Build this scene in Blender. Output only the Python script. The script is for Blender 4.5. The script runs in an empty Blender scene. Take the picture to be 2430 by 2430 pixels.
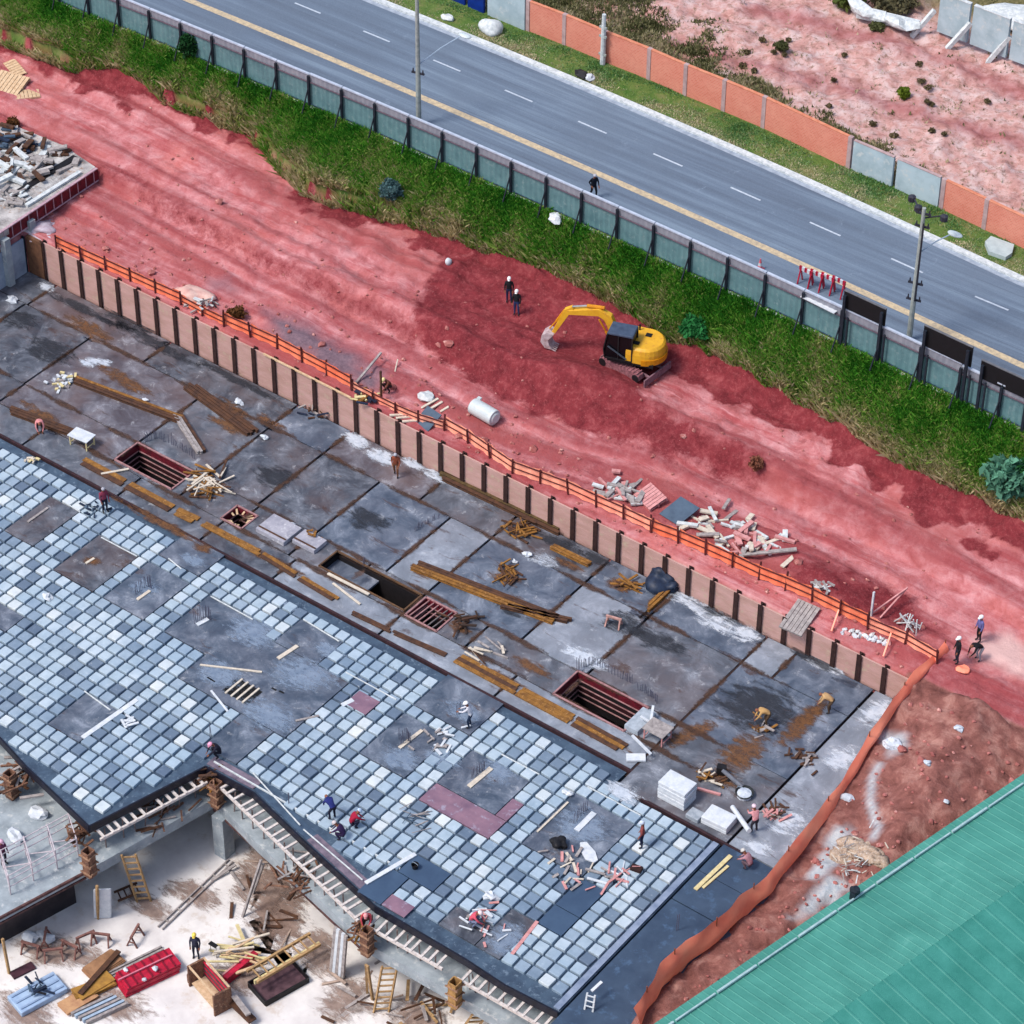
import bpy, bmesh, math, random
import numpy as np
from mathutils import Vector, Matrix, Euler
from mathutils import noise as mn
random.seed(7); RNG = np.random.default_rng(7)
# ------------------------------------------------------------------ camera, sky, sun, exposure
SC = bpy.context.scene
CP = [110.98089232609547, -95.62675403370321, 116.0100514119583, -0.6419349987311225, 0.7037161741464141, 0.00892289954590349, 7042.496]
cy, sy, cp_, sp = math.cos(CP[3]), math.sin(CP[3]), math.cos(CP[4]), math.sin(CP[4])
FW = Vector((sy*cp_, cy*cp_, -sp)); R0 = Vector((cy, -sy, 0)); U0 = R0.cross(FW)
cr, sr = math.cos(CP[5]), math.sin(CP[5])
RT = cr*R0 + sr*U0; UP = -sr*R0 + cr*U0; CL = Vector(CP[:3])
cam = bpy.data.cameras.new('camera'); camo = bpy.data.objects.new('camera', cam); SC.collection.objects.link(camo)
cam.sensor_width = 36; cam.lens = CP[6]/2430*36; cam.clip_start = 5; cam.clip_end = 3000
camo.matrix_world = Matrix(((RT.x, UP.x, -FW.x, CL.x), (RT.y, UP.y, -FW.y, CL.y), (RT.z, UP.z, -FW.z, CL.z), (0, 0, 0, 1)))
SC.camera = camo
SUN_EL, SUN_AZ = math.radians(56), math.radians(208)   # azimuth from +Y towards +X
W = bpy.data.worlds.new('World'); SC.world = W; W.use_nodes = True
nt = W.node_tree; sky = nt.nodes.new('ShaderNodeTexSky'); sky.sky_type = 'NISHITA'; sky.sun_disc = False
sky.sun_elevation = SUN_EL; sky.sun_rotation = SUN_AZ; sky.air_density = 1.0; sky.dust_density = 2.5; sky.ozone_density = 1.0
nt.links.new(sky.outputs[0], nt.nodes['Background'].inputs[0]); nt.nodes['Background'].inputs[1].default_value = 0.125
sl = bpy.data.lights.new('sun', 'SUN'); sl.energy = 1.75; sl.angle = math.radians(15); sl.color = (1.0, 0.95, 0.9)
slo = bpy.data.objects.new('sun', sl); SC.collection.objects.link(slo)
sd = Vector((math.sin(SUN_AZ)*math.cos(SUN_EL), math.cos(SUN_AZ)*math.cos(SUN_EL), math.sin(SUN_EL)))
slo.rotation_euler = sd.to_track_quat('Z', 'Y').to_euler()
SC.view_settings.view_transform = 'Standard'; SC.view_settings.look = 'None'; SC.view_settings.exposure = 0.75; SC.view_settings.gamma = 1
# ------------------------------------------------------------------ pixel -> world, projection
def at(px, py, z=0.0):
    d = FW + RT*((px-1215)/CP[6]) - UP*((py-1215)/CP[6])
    t = (z-CL.z)/d.z
    return CL + d*t
def proj(p):
    d = Vector(p)-CL; w = d.dot(FW)
    return 1215+CP[6]*d.dot(RT)/w, 1215-CP[6]*d.dot(UP)/w
def S(r, g, b): return tuple(((c/255)/12.92 if c <= 10 else ((c/255+0.055)/1.055)**2.4) for c in (r, g, b))
# ------------------------------------------------------------------ value noise (vectorised)
def _h(ix, iy, s):
    n = (ix.astype(np.int64)*374761393 + iy.astype(np.int64)*668265263 + s*1442695041) & 0xffffffff
    n = ((n ^ (n >> 13))*1274126177) & 0xffffffff
    return ((n ^ (n >> 16)) & 0xffff)/65535.0
def vn(x, y, s=0):
    ix, iy = np.floor(x), np.floor(y); fx, fy = x-ix, y-iy
    fx = fx*fx*(3-2*fx); fy = fy*fy*(3-2*fy)
    a = _h(ix, iy, s); b = _h(ix+1, iy, s); c = _h(ix, iy+1, s); d = _h(ix+1, iy+1, s)
    return (a*(1-fx)+b*fx)*(1-fy)+(c*(1-fx)+d*fx)*fy
def fbm(x, y, s=0, o=4):
    v = 0; a = .5; f = 1
    for i in range(o): v = v+a*vn(x*f, y*f, s+i*17); a *= .5; f *= 2.03
    return v/(1-.5**o)*1.0
# ------------------------------------------------------------------ terrain lines
ZR = 8.0
def wz(x): return np.interp(x, [-14, 56], [2.95, 1.75])
def line(pts, zf):
    out = []
    for px, py in pts:
        z = zf(0.0)
        for i in range(6): p = at(px, py, float(z)); z = zf(p.x)
        out.append((p.x, p.y))
    out.sort(); a = np.array(out); return a[:, 0], a[:, 1]
zlow = lambda x: np.interp(x, [-20, 10, 25, 60], [3.2, 2.9, 2.5, 2.1])
zup = lambda x: np.interp(x, [-20, 5, 18, 38, 60], [4.1, 3.8, 4.2, 3.8, 2.7])
ztop = lambda x: np.interp(x, [-16, 5, 30, 55], [6.3, 5.6, 5.4, 4.9])
ztoe = lambda x: ztop(x)-np.interp(x, [-16, 20, 55], [1.3, 1.15, 1.4])
L_low = line([(234, 432), (347, 494), (449, 550), (620, 645), (806, 735), (960, 806), (1200, 945), (1296, 985), (1409, 1028), (1540, 1060), (1665, 1105), (1900, 1200), (2150, 1330), (2400, 1470)], zlow)
L_up = line([(234, 395), (347, 450), (449, 505), (640, 590), (820, 670), (980, 730), (1150, 820), (1312, 885), (1489, 930), (1553, 958), (1617, 985), (1713, 1032), (1900, 1150), (2150, 1280), (2400, 1440)], zup)
L_toe = line([(0, 95), (90, 120), (180, 170), (290, 222), (430, 255), (600, 335), (664, 400), (738, 465), (902, 520), (1049, 570), (1219, 640), (1392, 720), (1482, 770), (1601, 845), (1681, 890), (1819, 965), (1938, 1035), (2067, 1105), (2173, 1170), (2291, 1230), (2420, 1290)], ztoe)
L_top = line([(0, 64), (74, 90), (173, 128), (279, 150), (363, 193), (481, 244), (600, 289), (664, 366), (738, 427), (902, 481), (1049, 526), (1219, 590), (1392, 667), (1482, 719), (1601, 789), (1681, 818), (1819, 895), (1938, 953), (2067, 1036), (2173, 1100), (2291, 1152), (2420, 1213)], ztop)
zc = lambda x: ZR
L_fen = line([(180, 32), (390, 105), (609, 192), (738, 253), (885, 321), (1046, 388), (1219, 465), (1383, 539), (1556, 610), (1730, 697), (1830, 740), (1990, 820), (2173, 898), (2310, 965), (2400, 1010)], zc)
L_ker = line([(889, 0), (985, 38), (1220, 135), (1325, 175), (1525, 266), (1815, 385), (2074, 505), (2240, 578), (2420, 665)], zc)
L_bri = line([(1254, 75), (1340, 108), (1435, 148), (1540, 190), (1626, 228), (1717, 265), (1811, 305), (2010, 400), (2230, 495), (2335, 545), (2430, 590)], zc)
L_yel = line([(440, 0), (600, 61), (991, 228), (1200, 318), (1505, 449), (1819, 594), (2169, 748), (2429, 870)], zc)
L_das = line([(699, 8), (1190, 210), (1720, 441), (2314, 704)], zc)
def smooth(L):
    xs = np.linspace(-60, 110, 171); c = np.polyfit(L[0], L[1], 2); xx = np.clip(xs, L[0][0], L[0][-1]); y = np.polyval(c, xx)
    return xs, y
L_fen, L_ker, L_bri, L_yel, L_das = [smooth(L) for L in (L_fen, L_ker, L_bri, L_yel, L_das)]
def Y(L, x): return np.interp(x, L[0], L[1])
NETX = ([-16, -12, -7.5, -2.8, 1, 9.2, 18.3], [57.9, 57.9, 58.3, 58.4, 58.0, 57.2, 56.4])
WALLY = 14.35
HUMPS = [(*at(q[0], q[1], q[2])[:2], q[3], q[4]) for q in ((1430, 945, 3.4, 2.6, .9), (1150, 730, 4.1, 3.2, -.6), (1330, 905, 3.6, 2.2, .5), (1560, 1020, 3.4, 2.4, .7), (560, 590, 3.6, 3.0, .5), (720, 660, 3.6, 2.6, .5), (1960, 1385, 2.2, 3.0, .7))]
def height(x, y, fine=True):
    x = np.asarray(x, float); y = np.asarray(y, float)
    yw = np.full_like(x, WALLY)
    rag = (vn(x*.9, x*0+3.3, 5)-.5)*.5
    ys = [yw, Y(L_low, x), Y(L_up, x), Y(L_toe, x)-.05, Y(L_top, x)+rag, Y(L_fen, x)-.25]
    zs = [wz(x), zlow(x), zup(x), ztoe(x), ztop(x), np.full_like(x, ZR)]
    z = np.where(y < yw, wz(x), ZR)
    for i in range(5):
        a, b = ys[i], np.maximum(ys[i+1], ys[i]+.3)
        t = np.clip((y-a)/(b-a), 0, 1)
        if i in (1,): t = t*t*(3-2*t)
        m = (y >= a) & (y < b); z = np.where(m, zs[i]+(zs[i+1]-zs[i])*t, z)
    dirt = (y > yw) & (y < ys[4])
    n = fbm(x*.55, y*.55, 3, 4)-.5; n2 = fbm(x*1.9, y*1.9, 9, 3)-.5
    sv = y-Y(L_low, x); rut = (vn(x*.05, sv*1.6, 61)-.5)*.22+(vn(x*.09, sv*4.1, 62)-.5)*.12
    amp = np.where(dirt, 1.0, 0.0)*np.clip((y-yw)/1.5, 0, 1)
    rg = np.clip((fbm(x*.11, y*.16, 83, 3)-.42)*5, .25, 1); ns = fbm(x*.2, sv*.75, 47, 4)-.5
    z = z+amp*(ns*.55+(n*.5+n2*.3)*rg+rut)
    for (mx_, my_, r_, a_) in HUMPS: z = z+np.where(dirt, a_*np.exp(-(((x-mx_)/r_)**2+((y-my_)/(r_*.6))**2)), 0)
    slope = (y >= ys[4]) & (y < ys[5]-.3)
    z = z+np.where(slope, n*.5+n2*.15, 0)
    # red cut face: buttressed
    face = (y > ys[3]-.3) & (y < ys[4]); z = z+np.where(face, (fbm(x*1.3, y*.9, 21, 4)-.5)*.8, 0)
    # side of the site beyond the netting: loose mound of earth
    nx = np.interp(y, NETX[0], NETX[1])
    side = (x >= nx-.25) & (y <= WALLY)
    k = np.clip((y-3)/11, 0, 1)
    zs_ = .1+1.55*k+np.clip(1-np.abs((x-nx-4.5)/3.6), 0, 1)*np.clip((y+2)/5, 0, 1)*1.1+n*.9+n2*.45
    z = np.where(side, np.minimum(zs_, 4), z)
    pit = (y < WALLY-.05) & (x < nx-.25) & (x > -11.6)
    z = np.where(pit, -6.25, z)
    left = (x <= -11.6) & (y <= WALLY); z = np.where(left, 2.9, z)
    # lot beyond the brick wall
    far = y > Y(L_bri, x)+.3
    z = np.where(far, ZR+np.clip((y-Y(L_bri, x))*.012, 0, 1)+np.clip((y-Y(L_bri, x))/4, 0, 1)*(n*.9+n2*.35), z)
    ver = (y > Y(L_ker, x)) & ~far; z = np.where(ver, ZR+.10+n2*.05, z)
    return z
def hz(x, y): return float(height(np.array([x]), np.array([y]))[0])
def gnd(px, py):
    d = FW + RT*((px-1215)/CP[6]) - UP*((py-1215)/CP[6])
    ts = np.linspace((11-CL.z)/d.z, (-.5-CL.z)/d.z, 240)
    P = np.array(CL)[None]+np.array(d)[None]*ts[:, None]
    h = height(P[:, 0], P[:, 1]); k = np.argmax(P[:, 2] <= h)
    return Vector((P[k, 0], P[k, 1], h[k]))
# ------------------------------------------------------------------ materials
def mk(name):
    m = bpy.data.materials.new(name); m.use_nodes = True; return m, m.node_tree, m.node_tree.nodes['Principled BSDF']
def nd(t, k, **kw):
    n = t.nodes.new(k)
    for a, b in kw.items(): setattr(n, a, b)
    return n
def ramp(t, fac, stops):
    r = nd(t, 'ShaderNodeValToRGB'); e = r.color_ramp.elements
    while len(e) < len(stops): e.new(.5)
    for i, (p, c) in enumerate(stops): e[i].position = p; e[i].color = (*c, 1)
    if fac is not None: t.links.new(fac, r.inputs[0])
    return r.outputs[0]
def noise(t, scale, detail=6, rough=.6, dist=0, vec=None, sc=None):
    n = nd(t, 'ShaderNodeTexNoise'); n.inputs['Scale'].default_value = scale; n.inputs['Detail'].default_value = detail
    n.inputs['Roughness'].default_value = rough; n.inputs['Distortion'].default_value = dist
    if vec is None: vec = nd(t, 'ShaderNodeNewGeometry').outputs['Position']
    if sc:
        mp = nd(t, 'ShaderNodeMapping'); mp.inputs['Scale'].default_value = sc; t.links.new(vec, mp.inputs[0]); vec = mp.outputs[0]
    t.links.new(vec, n.inputs['Vector']); return n.outputs['Fac']
def mix(t, fac, a, b, mode='MIX'):
    n = nd(t, 'ShaderNodeMix', data_type='RGBA', blend_type=mode)
    for s, v in ((n.inputs[0], fac), (n.inputs[6], a), (n.inputs[7], b)):
        if hasattr(v, 'is_linked') or hasattr(v, 'links'): t.links.new(v, s)
        elif isinstance(v, (int, float)): s.default_value = v
        else: s.default_value = (*v, 1)
    return n.outputs[2]
def bump(t, b, h, strength=.3, dist=.05):
    n = nd(t, 'ShaderNodeBump'); n.inputs['Strength'].default_value = strength; n.inputs['Distance'].default_value = dist
    t.links.new(h, n.inputs['Height']); t.links.new(n.outputs[0], b.inputs['Normal'])
def attr(t, n):
    a = nd(t, 'ShaderNodeAttribute'); a.attribute_name = n; return a.outputs['Fac']
def step(t, fac, lo, hi): return ramp(t, fac, [(lo, (0, 0, 0)), (hi, (1, 1, 1))])
MATS = {}
def M(name, c1, c2=None, scale=3, rough=.8, metal=0, c3=None, b=.15, spec=.3, sc=None):
    """weathered surface: base colour broken up by two noises"""
    if name in MATS: return MATS[name]
    m, t, p = mk(name); MATS[name] = m
    c2 = c2 or tuple(x*.7 for x in c1)
    f = noise(t, scale, 5, .65, sc=sc); col = ramp(t, f, [(.32, c2), (.62, c1)])
    if c3:
        f2 = noise(t, scale*2.7, 4, .7); col = mix(t, step(t, f2, .56, .68), col, c3)
    t.links.new(col, p.inputs['Base Color']); p.inputs['Roughness'].default_value = rough; p.inputs['Metallic'].default_value = metal
    p.inputs['Specular IOR Level'].default_value = spec
    if b: bump(t, p, noise(t, scale*6, 4, .7), b, .02)
    return m
# ------------------------------------------------------------------ mesh builder
COL = SC.collection
class MB:
    def __init__(s): s.v = []; s.f = []; s.m = []
    def add(s, vs, fs, mi=0):
        o = len(s.v); s.v += [tuple(v) for v in vs]; s.f += [tuple(i+o for i in f) for f in fs]; s.m += [mi]*len(fs); return s
    def obox(s, c, ax, ay, az, mi=0):
        c = Vector(c); ax, ay, az = Vector(ax), Vector(ay), Vector(az)
        vs = [c+ax*i+ay*j+az*k for k in (-1, 1) for j in (-1, 1) for i in (-1, 1)]
        return s.add(vs, [(0, 2, 3, 1), (4, 5, 7, 6), (0, 1, 5, 4), (2, 6, 7, 3), (0, 4, 6, 2), (1, 3, 7, 5)], mi)
    def box(s, c, sz, rz=0, mi=0):
        a = Vector((math.cos(rz), math.sin(rz), 0)); b = Vector((-math.sin(rz), math.cos(rz), 0))
        return s.obox(c, a*sz[0]/2, b*sz[1]/2, Vector((0, 0, sz[2]/2)), mi)
    def bx(s, x0, x1, y0, y1, z0, z1, mi=0): return s.box(((x0+x1)/2, (y0+y1)/2, (z0+z1)/2), (x1-x0, y1-y0, z1-z0), 0, mi)
    def bar(s, p, q, w, h, mi=0, up=(0, 0, 1)):
        p, q = Vector(p), Vector(q); d = (q-p); L = d.length; d = d/L; u = Vector(up)
        if abs(d.dot(u)) > .98: u = Vector((1, 0, 0))
        a = d.cross(u).normalized(); n = a.cross(d)
        return s.obox((p+q)/2, d*L/2, a*w/2, n*h/2, mi)
    def tube(s, p, q, r, n=8, r2=None, mi=0):
        p, q = Vector(p), Vector(q); r2 = r if r2 is None else r2; d = (q-p).normalized()
        a = d.orthogonal().normalized(); b = d.cross(a)
        vs = [p+(a*math.cos(i*2*math.pi/n)+b*math.sin(i*2*math.pi/n))*r for i in range(n)]
        vs += [q+(a*math.cos(i*2*math.pi/n)+b*math.sin(i*2*math.pi/n))*r2 for i in range(n)]
        fs = [(i, (i+1) % n, (i+1) % n+n, i+n) for i in range(n)]+[tuple(range(n))[::-1], tuple(range(n, 2*n))]
        return s.add(vs, fs, mi)
    def prism(s, poly, z0, z1, mi=0):
        n = len(poly); ar = sum(poly[i][0]*poly[(i+1) % n][1]-poly[(i+1) % n][0]*poly[i][1] for i in range(n))
        if ar < 0: poly = poly[::-1]
        vs = [(p[0], p[1], z0) for p in poly]+[(p[0], p[1], z1) for p in poly]
        return s.add(vs, [tuple(range(n))[::-1], tuple(range(n, 2*n))]+[(i, (i+1) % n, (i+1) % n+n, i+n) for i in range(n)], mi)
    def blob(s, c, r, seed=0, amp=.25, sub=2, mi=0, fr=1.2):
        bm = bmesh.new(); bmesh.ops.create_icosphere(bm, subdivisions=sub, radius=1)
        vs = []
        for v in bm.verts:
            k = 1+amp*2*mn.noise(v.co*fr+Vector((seed*3.1, seed*1.7, seed)))
            vs.append((c[0]+v.co.x*r[0]*k, c[1]+v.co.y*r[1]*k, c[2]+v.co.z*r[2]*k))
        fs = [tuple(v.index for v in f.verts) for f in bm.faces]; bm.free(); return s.add(vs, fs, mi)
    def lathe(s, c, prof, n=12, mi=0):
        vs = []
        for r, z in prof: vs += [(c[0]+r*math.cos(i*2*math.pi/n), c[1]+r*math.sin(i*2*math.pi/n), c[2]+z) for i in range(n)]
        fs = [(k*n+i, k*n+(i+1) % n, (k+1)*n+(i+1) % n, (k+1)*n+i) for k in range(len(prof)-1) for i in range(n)]
        fs += [tuple(range(n))[::-1], tuple(range((len(prof)-1)*n, len(prof)*n))]; return s.add(vs, fs, mi)
    def build(s, name, mats, parent=None, smooth=False, bevel=0, attr=None):
        me = bpy.data.meshes.new(name); off = Vector((0, 0, 0))
        if parent is not None:
            p = parent
            while p is not None: off += Vector(p.location); p = p.parent
        vs = [(v[0]-off.x, v[1]-off.y, v[2]-off.z) for v in s.v] if off.length > 0 else s.v
        me.from_pydata(vs, [], s.f)
        if not isinstance(mats, (list, tuple)): mats = [mats]
        for m in mats: me.materials.append(m)
        if len(mats) > 1: me.polygons.foreach_set('material_index', s.m)
        if smooth: me.polygons.foreach_set('use_smooth', [True]*len(me.polygons))
        me.update()
        o = bpy.data.objects.new(name, me); COL.objects.link(o)
        if parent is not None: o.parent = parent
        if bevel:
            md = o.modifiers.new('bevel', 'BEVEL'); md.width = bevel; md.segments = 2; md.limit_method = 'ANGLE'
        return o
def tag(o, label=None, cat=None, group=None, kind=None):
    if label: o['label'] = label
    if cat: o['category'] = cat
    if group: o['group'] = group
    if kind: o['kind'] = kind
    return o
def thing(name, label, cat, loc=(0, 0, 0), group=None, kind=None):
    o = bpy.data.objects.new(name, None); COL.objects.link(o); o.location = loc; o.empty_display_size = .3
    return tag(o, label, cat, group, kind)
def copy_tree(o, loc=None, rz=None, label=None, parent=None, name=None):
    c = o.copy(); COL.objects.link(c); c.parent = parent
    if loc is not None: c.location = loc
    if rz is not None: c.rotation_euler = (0, 0, rz)
    if label: c['label'] = label
    for ch in list(o.children): copy_tree(ch, parent=c)
    return c
def npmesh(name, V, F, mat, attrs=None, smooth=False, parent=None):
    """V (n,3), F (m,k) arrays"""
    me = bpy.data.meshes.new(name); k = F.shape[1]
    me.vertices.add(len(V)); me.vertices.foreach_set('co', V.astype(np.float32).ravel())
    me.loops.add(F.size); me.loops.foreach_set('vertex_index', F.astype(np.int32).ravel())
    me.polygons.add(len(F)); me.polygons.foreach_set('loop_start', np.arange(0, F.size, k, dtype=np.int32))
    me.update(calc_edges=True); me.validate()
    for n, a in (attrs or {}).items():
        at_ = me.attributes.new(n, 'FLOAT', 'POINT'); at_.data.foreach_set('value', a.astype(np.float32))
    if smooth: me.polygons.foreach_set('use_smooth', [True]*len(me.polygons))
    me.materials.append(mat); o = bpy.data.objects.new(name, me); COL.objects.link(o)
    if parent: o.parent = parent
    return o
# ================================================================== SETTING
def seg_dist(X, Yv, poly, closed=True):
    d = np.full(X.shape, 1e9); n = len(poly); inside = np.zeros(X.shape, bool)
    for i in range(n if closed else n-1):
        ax, ay = poly[i][:2]; bx_, by_ = poly[(i+1) % n][:2]
        t = np.clip(((X-ax)*(bx_-ax)+(Yv-ay)*(by_-ay))/max((bx_-ax)**2+(by_-ay)**2, 1e-9), 0, 1)
        d = np.minimum(d, np.hypot(X-ax-t*(bx_-ax), Yv-ay-t*(by_-ay)))
        if closed:
            c = (ay > Yv) != (by_ > Yv); xi = ax+(Yv-ay)*(bx_-ax)/((by_-ay) if abs(by_-ay) > 1e-9 else 1e-9)
            inside ^= c & (X < xi)
    return np.where(inside, -d, d) if closed else d
def pmask(X, Yv, px, soft=.5, z=None):
    poly = [gnd(*q) if z is None else at(q[0], q[1], z) for q in px]
    return np.clip(.5-seg_dist(X, Yv, poly)/(2*soft)+(fbm(X*.8, Yv*.8, 31, 4)-.5)*1.4/soft*.5, 0, 1)
def lmask(X, Yv, px, w, z=None):
    poly = [gnd(*q) if z is None else at(q[0], q[1], z) for q in px]
    return np.clip(1-seg_dist(X, Yv, poly, False)/w, 0, 1)
gx = np.concatenate([np.linspace(-400, -45, 16), np.arange(-36, 78, .23), np.linspace(86, 420, 16)])
gy = np.concatenate([np.linspace(-400, -22, 14), np.arange(-18, 76, .23), np.linspace(84, 420, 16)])
GX, GY = np.meshgrid(gx, gy); GZ = height(GX, GY)
V = np.stack([GX.ravel(), GY.ravel(), GZ.ravel()], 1); nx_, ny_ = len(gx), len(gy)
idx = np.arange(nx_*ny_).reshape(ny_, nx_)
F = np.stack([idx[:-1, :-1].ravel(), idx[:-1, 1:].ravel(), idx[1:, 1:].ravel(), idx[1:, :-1].ravel()], 1)
X, Yy = GX.ravel(), GY.ravel()
fresh = pmask(X, Yy, [(1070, 610), (1010, 730), (985, 790), (1070, 850), (1130, 900), (1200, 940), (1300, 985), (1409, 1022), (1500, 1045), (1560, 1000), (1500, 930), (1560, 890), (1640, 850), (1600, 800), (1480, 740), (1390, 690), (1250, 640), (1150, 600)], .9)
fresh = np.maximum(fresh, pmask(X, Yy, [(1560, 960), (1500, 1010), (1600, 1080), (1700, 1120), (1790, 1150), (1800, 1110), (1700, 1040)], 1.2)*.7)
fresh = np.maximum(fresh, pmask(X, Yy, [(170, 130), (280, 140), (285, 215), (160, 200)], .8)*.9)
toe, top = Y(L_toe, X), Y(L_top, X)
fresh = np.maximum(fresh, np.clip((Yy-toe+1.3+(fbm(X*.7, Yy*.7, 8)-.5)*4)/1.2, 0, 1)*(Yy < top+.6)*(Yy > 14)*np.interp(X, [-10, 5], [1.0, 1.05]))
sv_ = Yy-Y(L_low, X); trk = np.clip((fbm(X*.045, sv_*1.5, 61, 4)-.44)*5, 0, 1)*(Yy > 14.4)*(Yy < toe)
wet = np.clip((fbm(X*.12, sv_*.35, 71, 4)-.5)*6, 0, 1)*(Yy > 14.4)*(Yy < top)
fresh = np.maximum(fresh, lmask(X, Yy, [(234, 400), (330, 425), (360, 470), (449, 520), (560, 590), (806, 712), (890, 745), (960, 785)], 1.1)*.32)
fresh = np.maximum(fresh, pmask(X, Yy, [(1880, 1330), (1990, 1350), (2150, 1410), (2230, 1500), (2150, 1500), (2000, 1440), (1880, 1400)], .9)*.6)
ash = pmask(X, Yy, [(640, 745), (700, 750), (780, 800), (900, 880), (890, 925), (820, 900), (700, 830), (640, 790)], .7)
ash = np.maximum(ash, pmask(X, Yy, [(480, 655), (545, 660), (560, 690), (500, 690)], .5)*.5)
bri = Y(L_bri, X); fen = Y(L_fen, X); ker = Y(L_ker, X)
green = ((Yy > top-.1) & (Yy < fen+.6)).astype(float)*1.0
green = np.maximum(green, ((Yy > ker) & (Yy < bri+.3)).astype(float))
lot = (Yy > bri+.3).astype(float)
weed = lot*np.clip(1-(Yy-bri)/np.interp(X, [0, 12, 30, 50], [9, 6, 2.5, 1.5])+(fbm(X*.5, Yy*.5, 77)-.5)*1.6, 0, 1)
weed = np.maximum(weed, lot*np.clip((Yy-66-(X-20)*.02)/3, 0, 1))
nX = np.interp(Yy, NETX[0], NETX[1]); side = ((X > nX-.3) & (Yy <= WALLY+.5)).astype(float)
lotk = np.zeros_like(X)
for q_ in ([(1800, 5), (1920, 30), (2060, 75), (2160, 95)], [(1600, 90), (1810, 140), (1990, 185), (2150, 240), (2300, 290), (2440, 330)], [(2160, 100), (2300, 150), (2440, 205)]):
    lp = [at(q[0], q[1], 8.7) for q in q_]; lotk = np.maximum(lotk, np.clip(1-seg_dist(X, Yy, lp, False)/1.6+(fbm(X*.6, Yy*.6, 12)-.5)*.8, 0, 1)*.75)
pale = pmask(X, Yy, [(2330, 1520), (2400, 1500), (2440, 1560), (2430, 1600), (2330, 1560)], .6)
pale = np.maximum(pale, pmask(X, Yy, [(1600, 1360), (1760, 1420), (1900, 1500), (1800, 1450), (1650, 1350)], .6)*.4)
conc = np.maximum.reduce([pmask(X, Yy, q, .3) for q in ([(1975, 1960), (2010, 1960), (2010, 1985), (1990, 2010), (1965, 2080), (1930, 2095), (1900, 2080), (1940, 2040)], [(2095, 1745), (2150, 1740), (2150, 1765), (2110, 1790)])]+[pmask(X, Yy, [(1960, 2075), (2015, 2085), (2020, 2115), (1940, 2150), (1880, 2180), (1910, 2130)], .3)])
conc = np.maximum(conc, lmask(X, Yy, [(2086, 1815), (2070, 1845), (2065, 1900), (2085, 1960), (2072, 1990)], .35))
m, t, p = mk('site earth')
pos = nd(t, 'ShaderNodeNewGeometry').outputs['Position']
n1 = noise(t, .9, 8, .68, .4); n2 = noise(t, 5, 6, .7); n3 = noise(t, .22, 4, .6)
track = noise(t, 1, 4, .6, 0, None, (.12, 1.9, .3))
def KS(r, g, b, k=.8): return tuple(c*k for c in S(r, g, b))
base = ramp(t, n1, [(.3, KS(172, 92, 92)), (.47, KS(200, 122, 124)), (.66, KS(222, 160, 162))])
base = mix(t, step(t, track, .52, .66), base, mix(t, .62, base, KS(172, 70, 74)))
base = mix(t, step(t, noise(t, 1, 6, .75, 0, None, (.35, 5, .3)), .56, .66), base, mix(t, .45, base, KS(236, 176, 180)))
base = mix(t, step(t, noise(t, 3.5, 6, .8), .58, .68), base, mix(t, .5, base, KS(150, 64, 68)))
base = mix(t, step(t, n3, .5, .7), base, mix(t, .5, base, KS(214, 120, 112)))
fr = ramp(t, n1, [(.3, KS(100, 36, 42)), (.55, KS(136, 54, 60)), (.75, KS(174, 92, 94))])
def am(a, k, nz): 
    q_ = nd(t, 'ShaderNodeMath', operation='MULTIPLY'); t.links.new(attr(t, a), q_.inputs[0]); t.links.new(nz, q_.inputs[1]); q2_ = nd(t, 'ShaderNodeMath', operation='MULTIPLY'); t.links.new(q_.outputs[0], q2_.inputs[0]); q2_.inputs[1].default_value = k; return q2_.outputs[0]
base = mix(t, am('trk', 1.5, noise(t, 1.6, 8, .8)), base, KS(154, 72, 76)); base = mix(t, am('wet', .9, noise(t, .8, 8, .8)), base, KS(172, 92, 90))
fa = nd(t, 'ShaderNodeMath', operation='MULTIPLY_ADD'); t.links.new(noise(t, 1.3, 8, .8), fa.inputs[0]); fa.inputs[1].default_value = 1.1; t.links.new(attr(t, 'fresh'), fa.inputs[2]); col = mix(t, step(t, fa.outputs[0], .68, 1.28), base, mix(t, step(t, noise(t, 4, 8, .85), .5, .62), fr, mix(t, .5, fr, KS(178, 96, 98))))
sd_ = ramp(t, n1, [(.3, KS(108, 66, 60)), (.5, KS(152, 100, 92)), (.68, KS(190, 142, 130))]); col = mix(t, attr(t, 'side'), col, sd_)
lt = ramp(t, n1, [(.28, KS(168, 116, 106)), (.46, KS(210, 162, 154)), (.64, KS(226, 200, 196))])
lt = mix(t, step(t, noise(t, 2.2, 5, .8), .52, .64), lt, KS(150, 120, 104)); lt = mix(t, attr(t, 'lotk'), lt, ramp(t, n1, [(.3, KS(140, 72, 72)), (.7, KS(190, 116, 118))])); col = mix(t, attr(t, 'lot'), col, lt)
wd = ramp(t, n2, [(.35, KS(84, 84, 50)), (.65, KS(138, 128, 92))]); col = mix(t, attr(t, 'weed'), col, wd)
gr = ramp(t, n1, [(.3, KS(70, 110, 46)), (.52, KS(104, 124, 64)), (.7, KS(140, 132, 92))]); col = mix(t, attr(t, 'green'), col, gr)
col = mix(t, attr(t, 'ash'), col, ramp(t, n2, [(.3, KS(112, 92, 104)), (.7, KS(150, 124, 134))]))
col = mix(t, attr(t, 'pale'), col, KS(232, 190, 184))
col = mix(t, attr(t, 'conc'), col, ramp(t, n2, [(.3, KS(172, 184, 196)), (.7, KS(214, 214, 214))]))
col = mix(t, step(t, noise(t, 9, 3, .8), .70, .76), col, KS(236, 196, 192))
t.links.new(col, p.inputs['Base Color']); p.inputs['Roughness'].default_value = .95; p.inputs['Specular IOR Level'].default_value = .1
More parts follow.
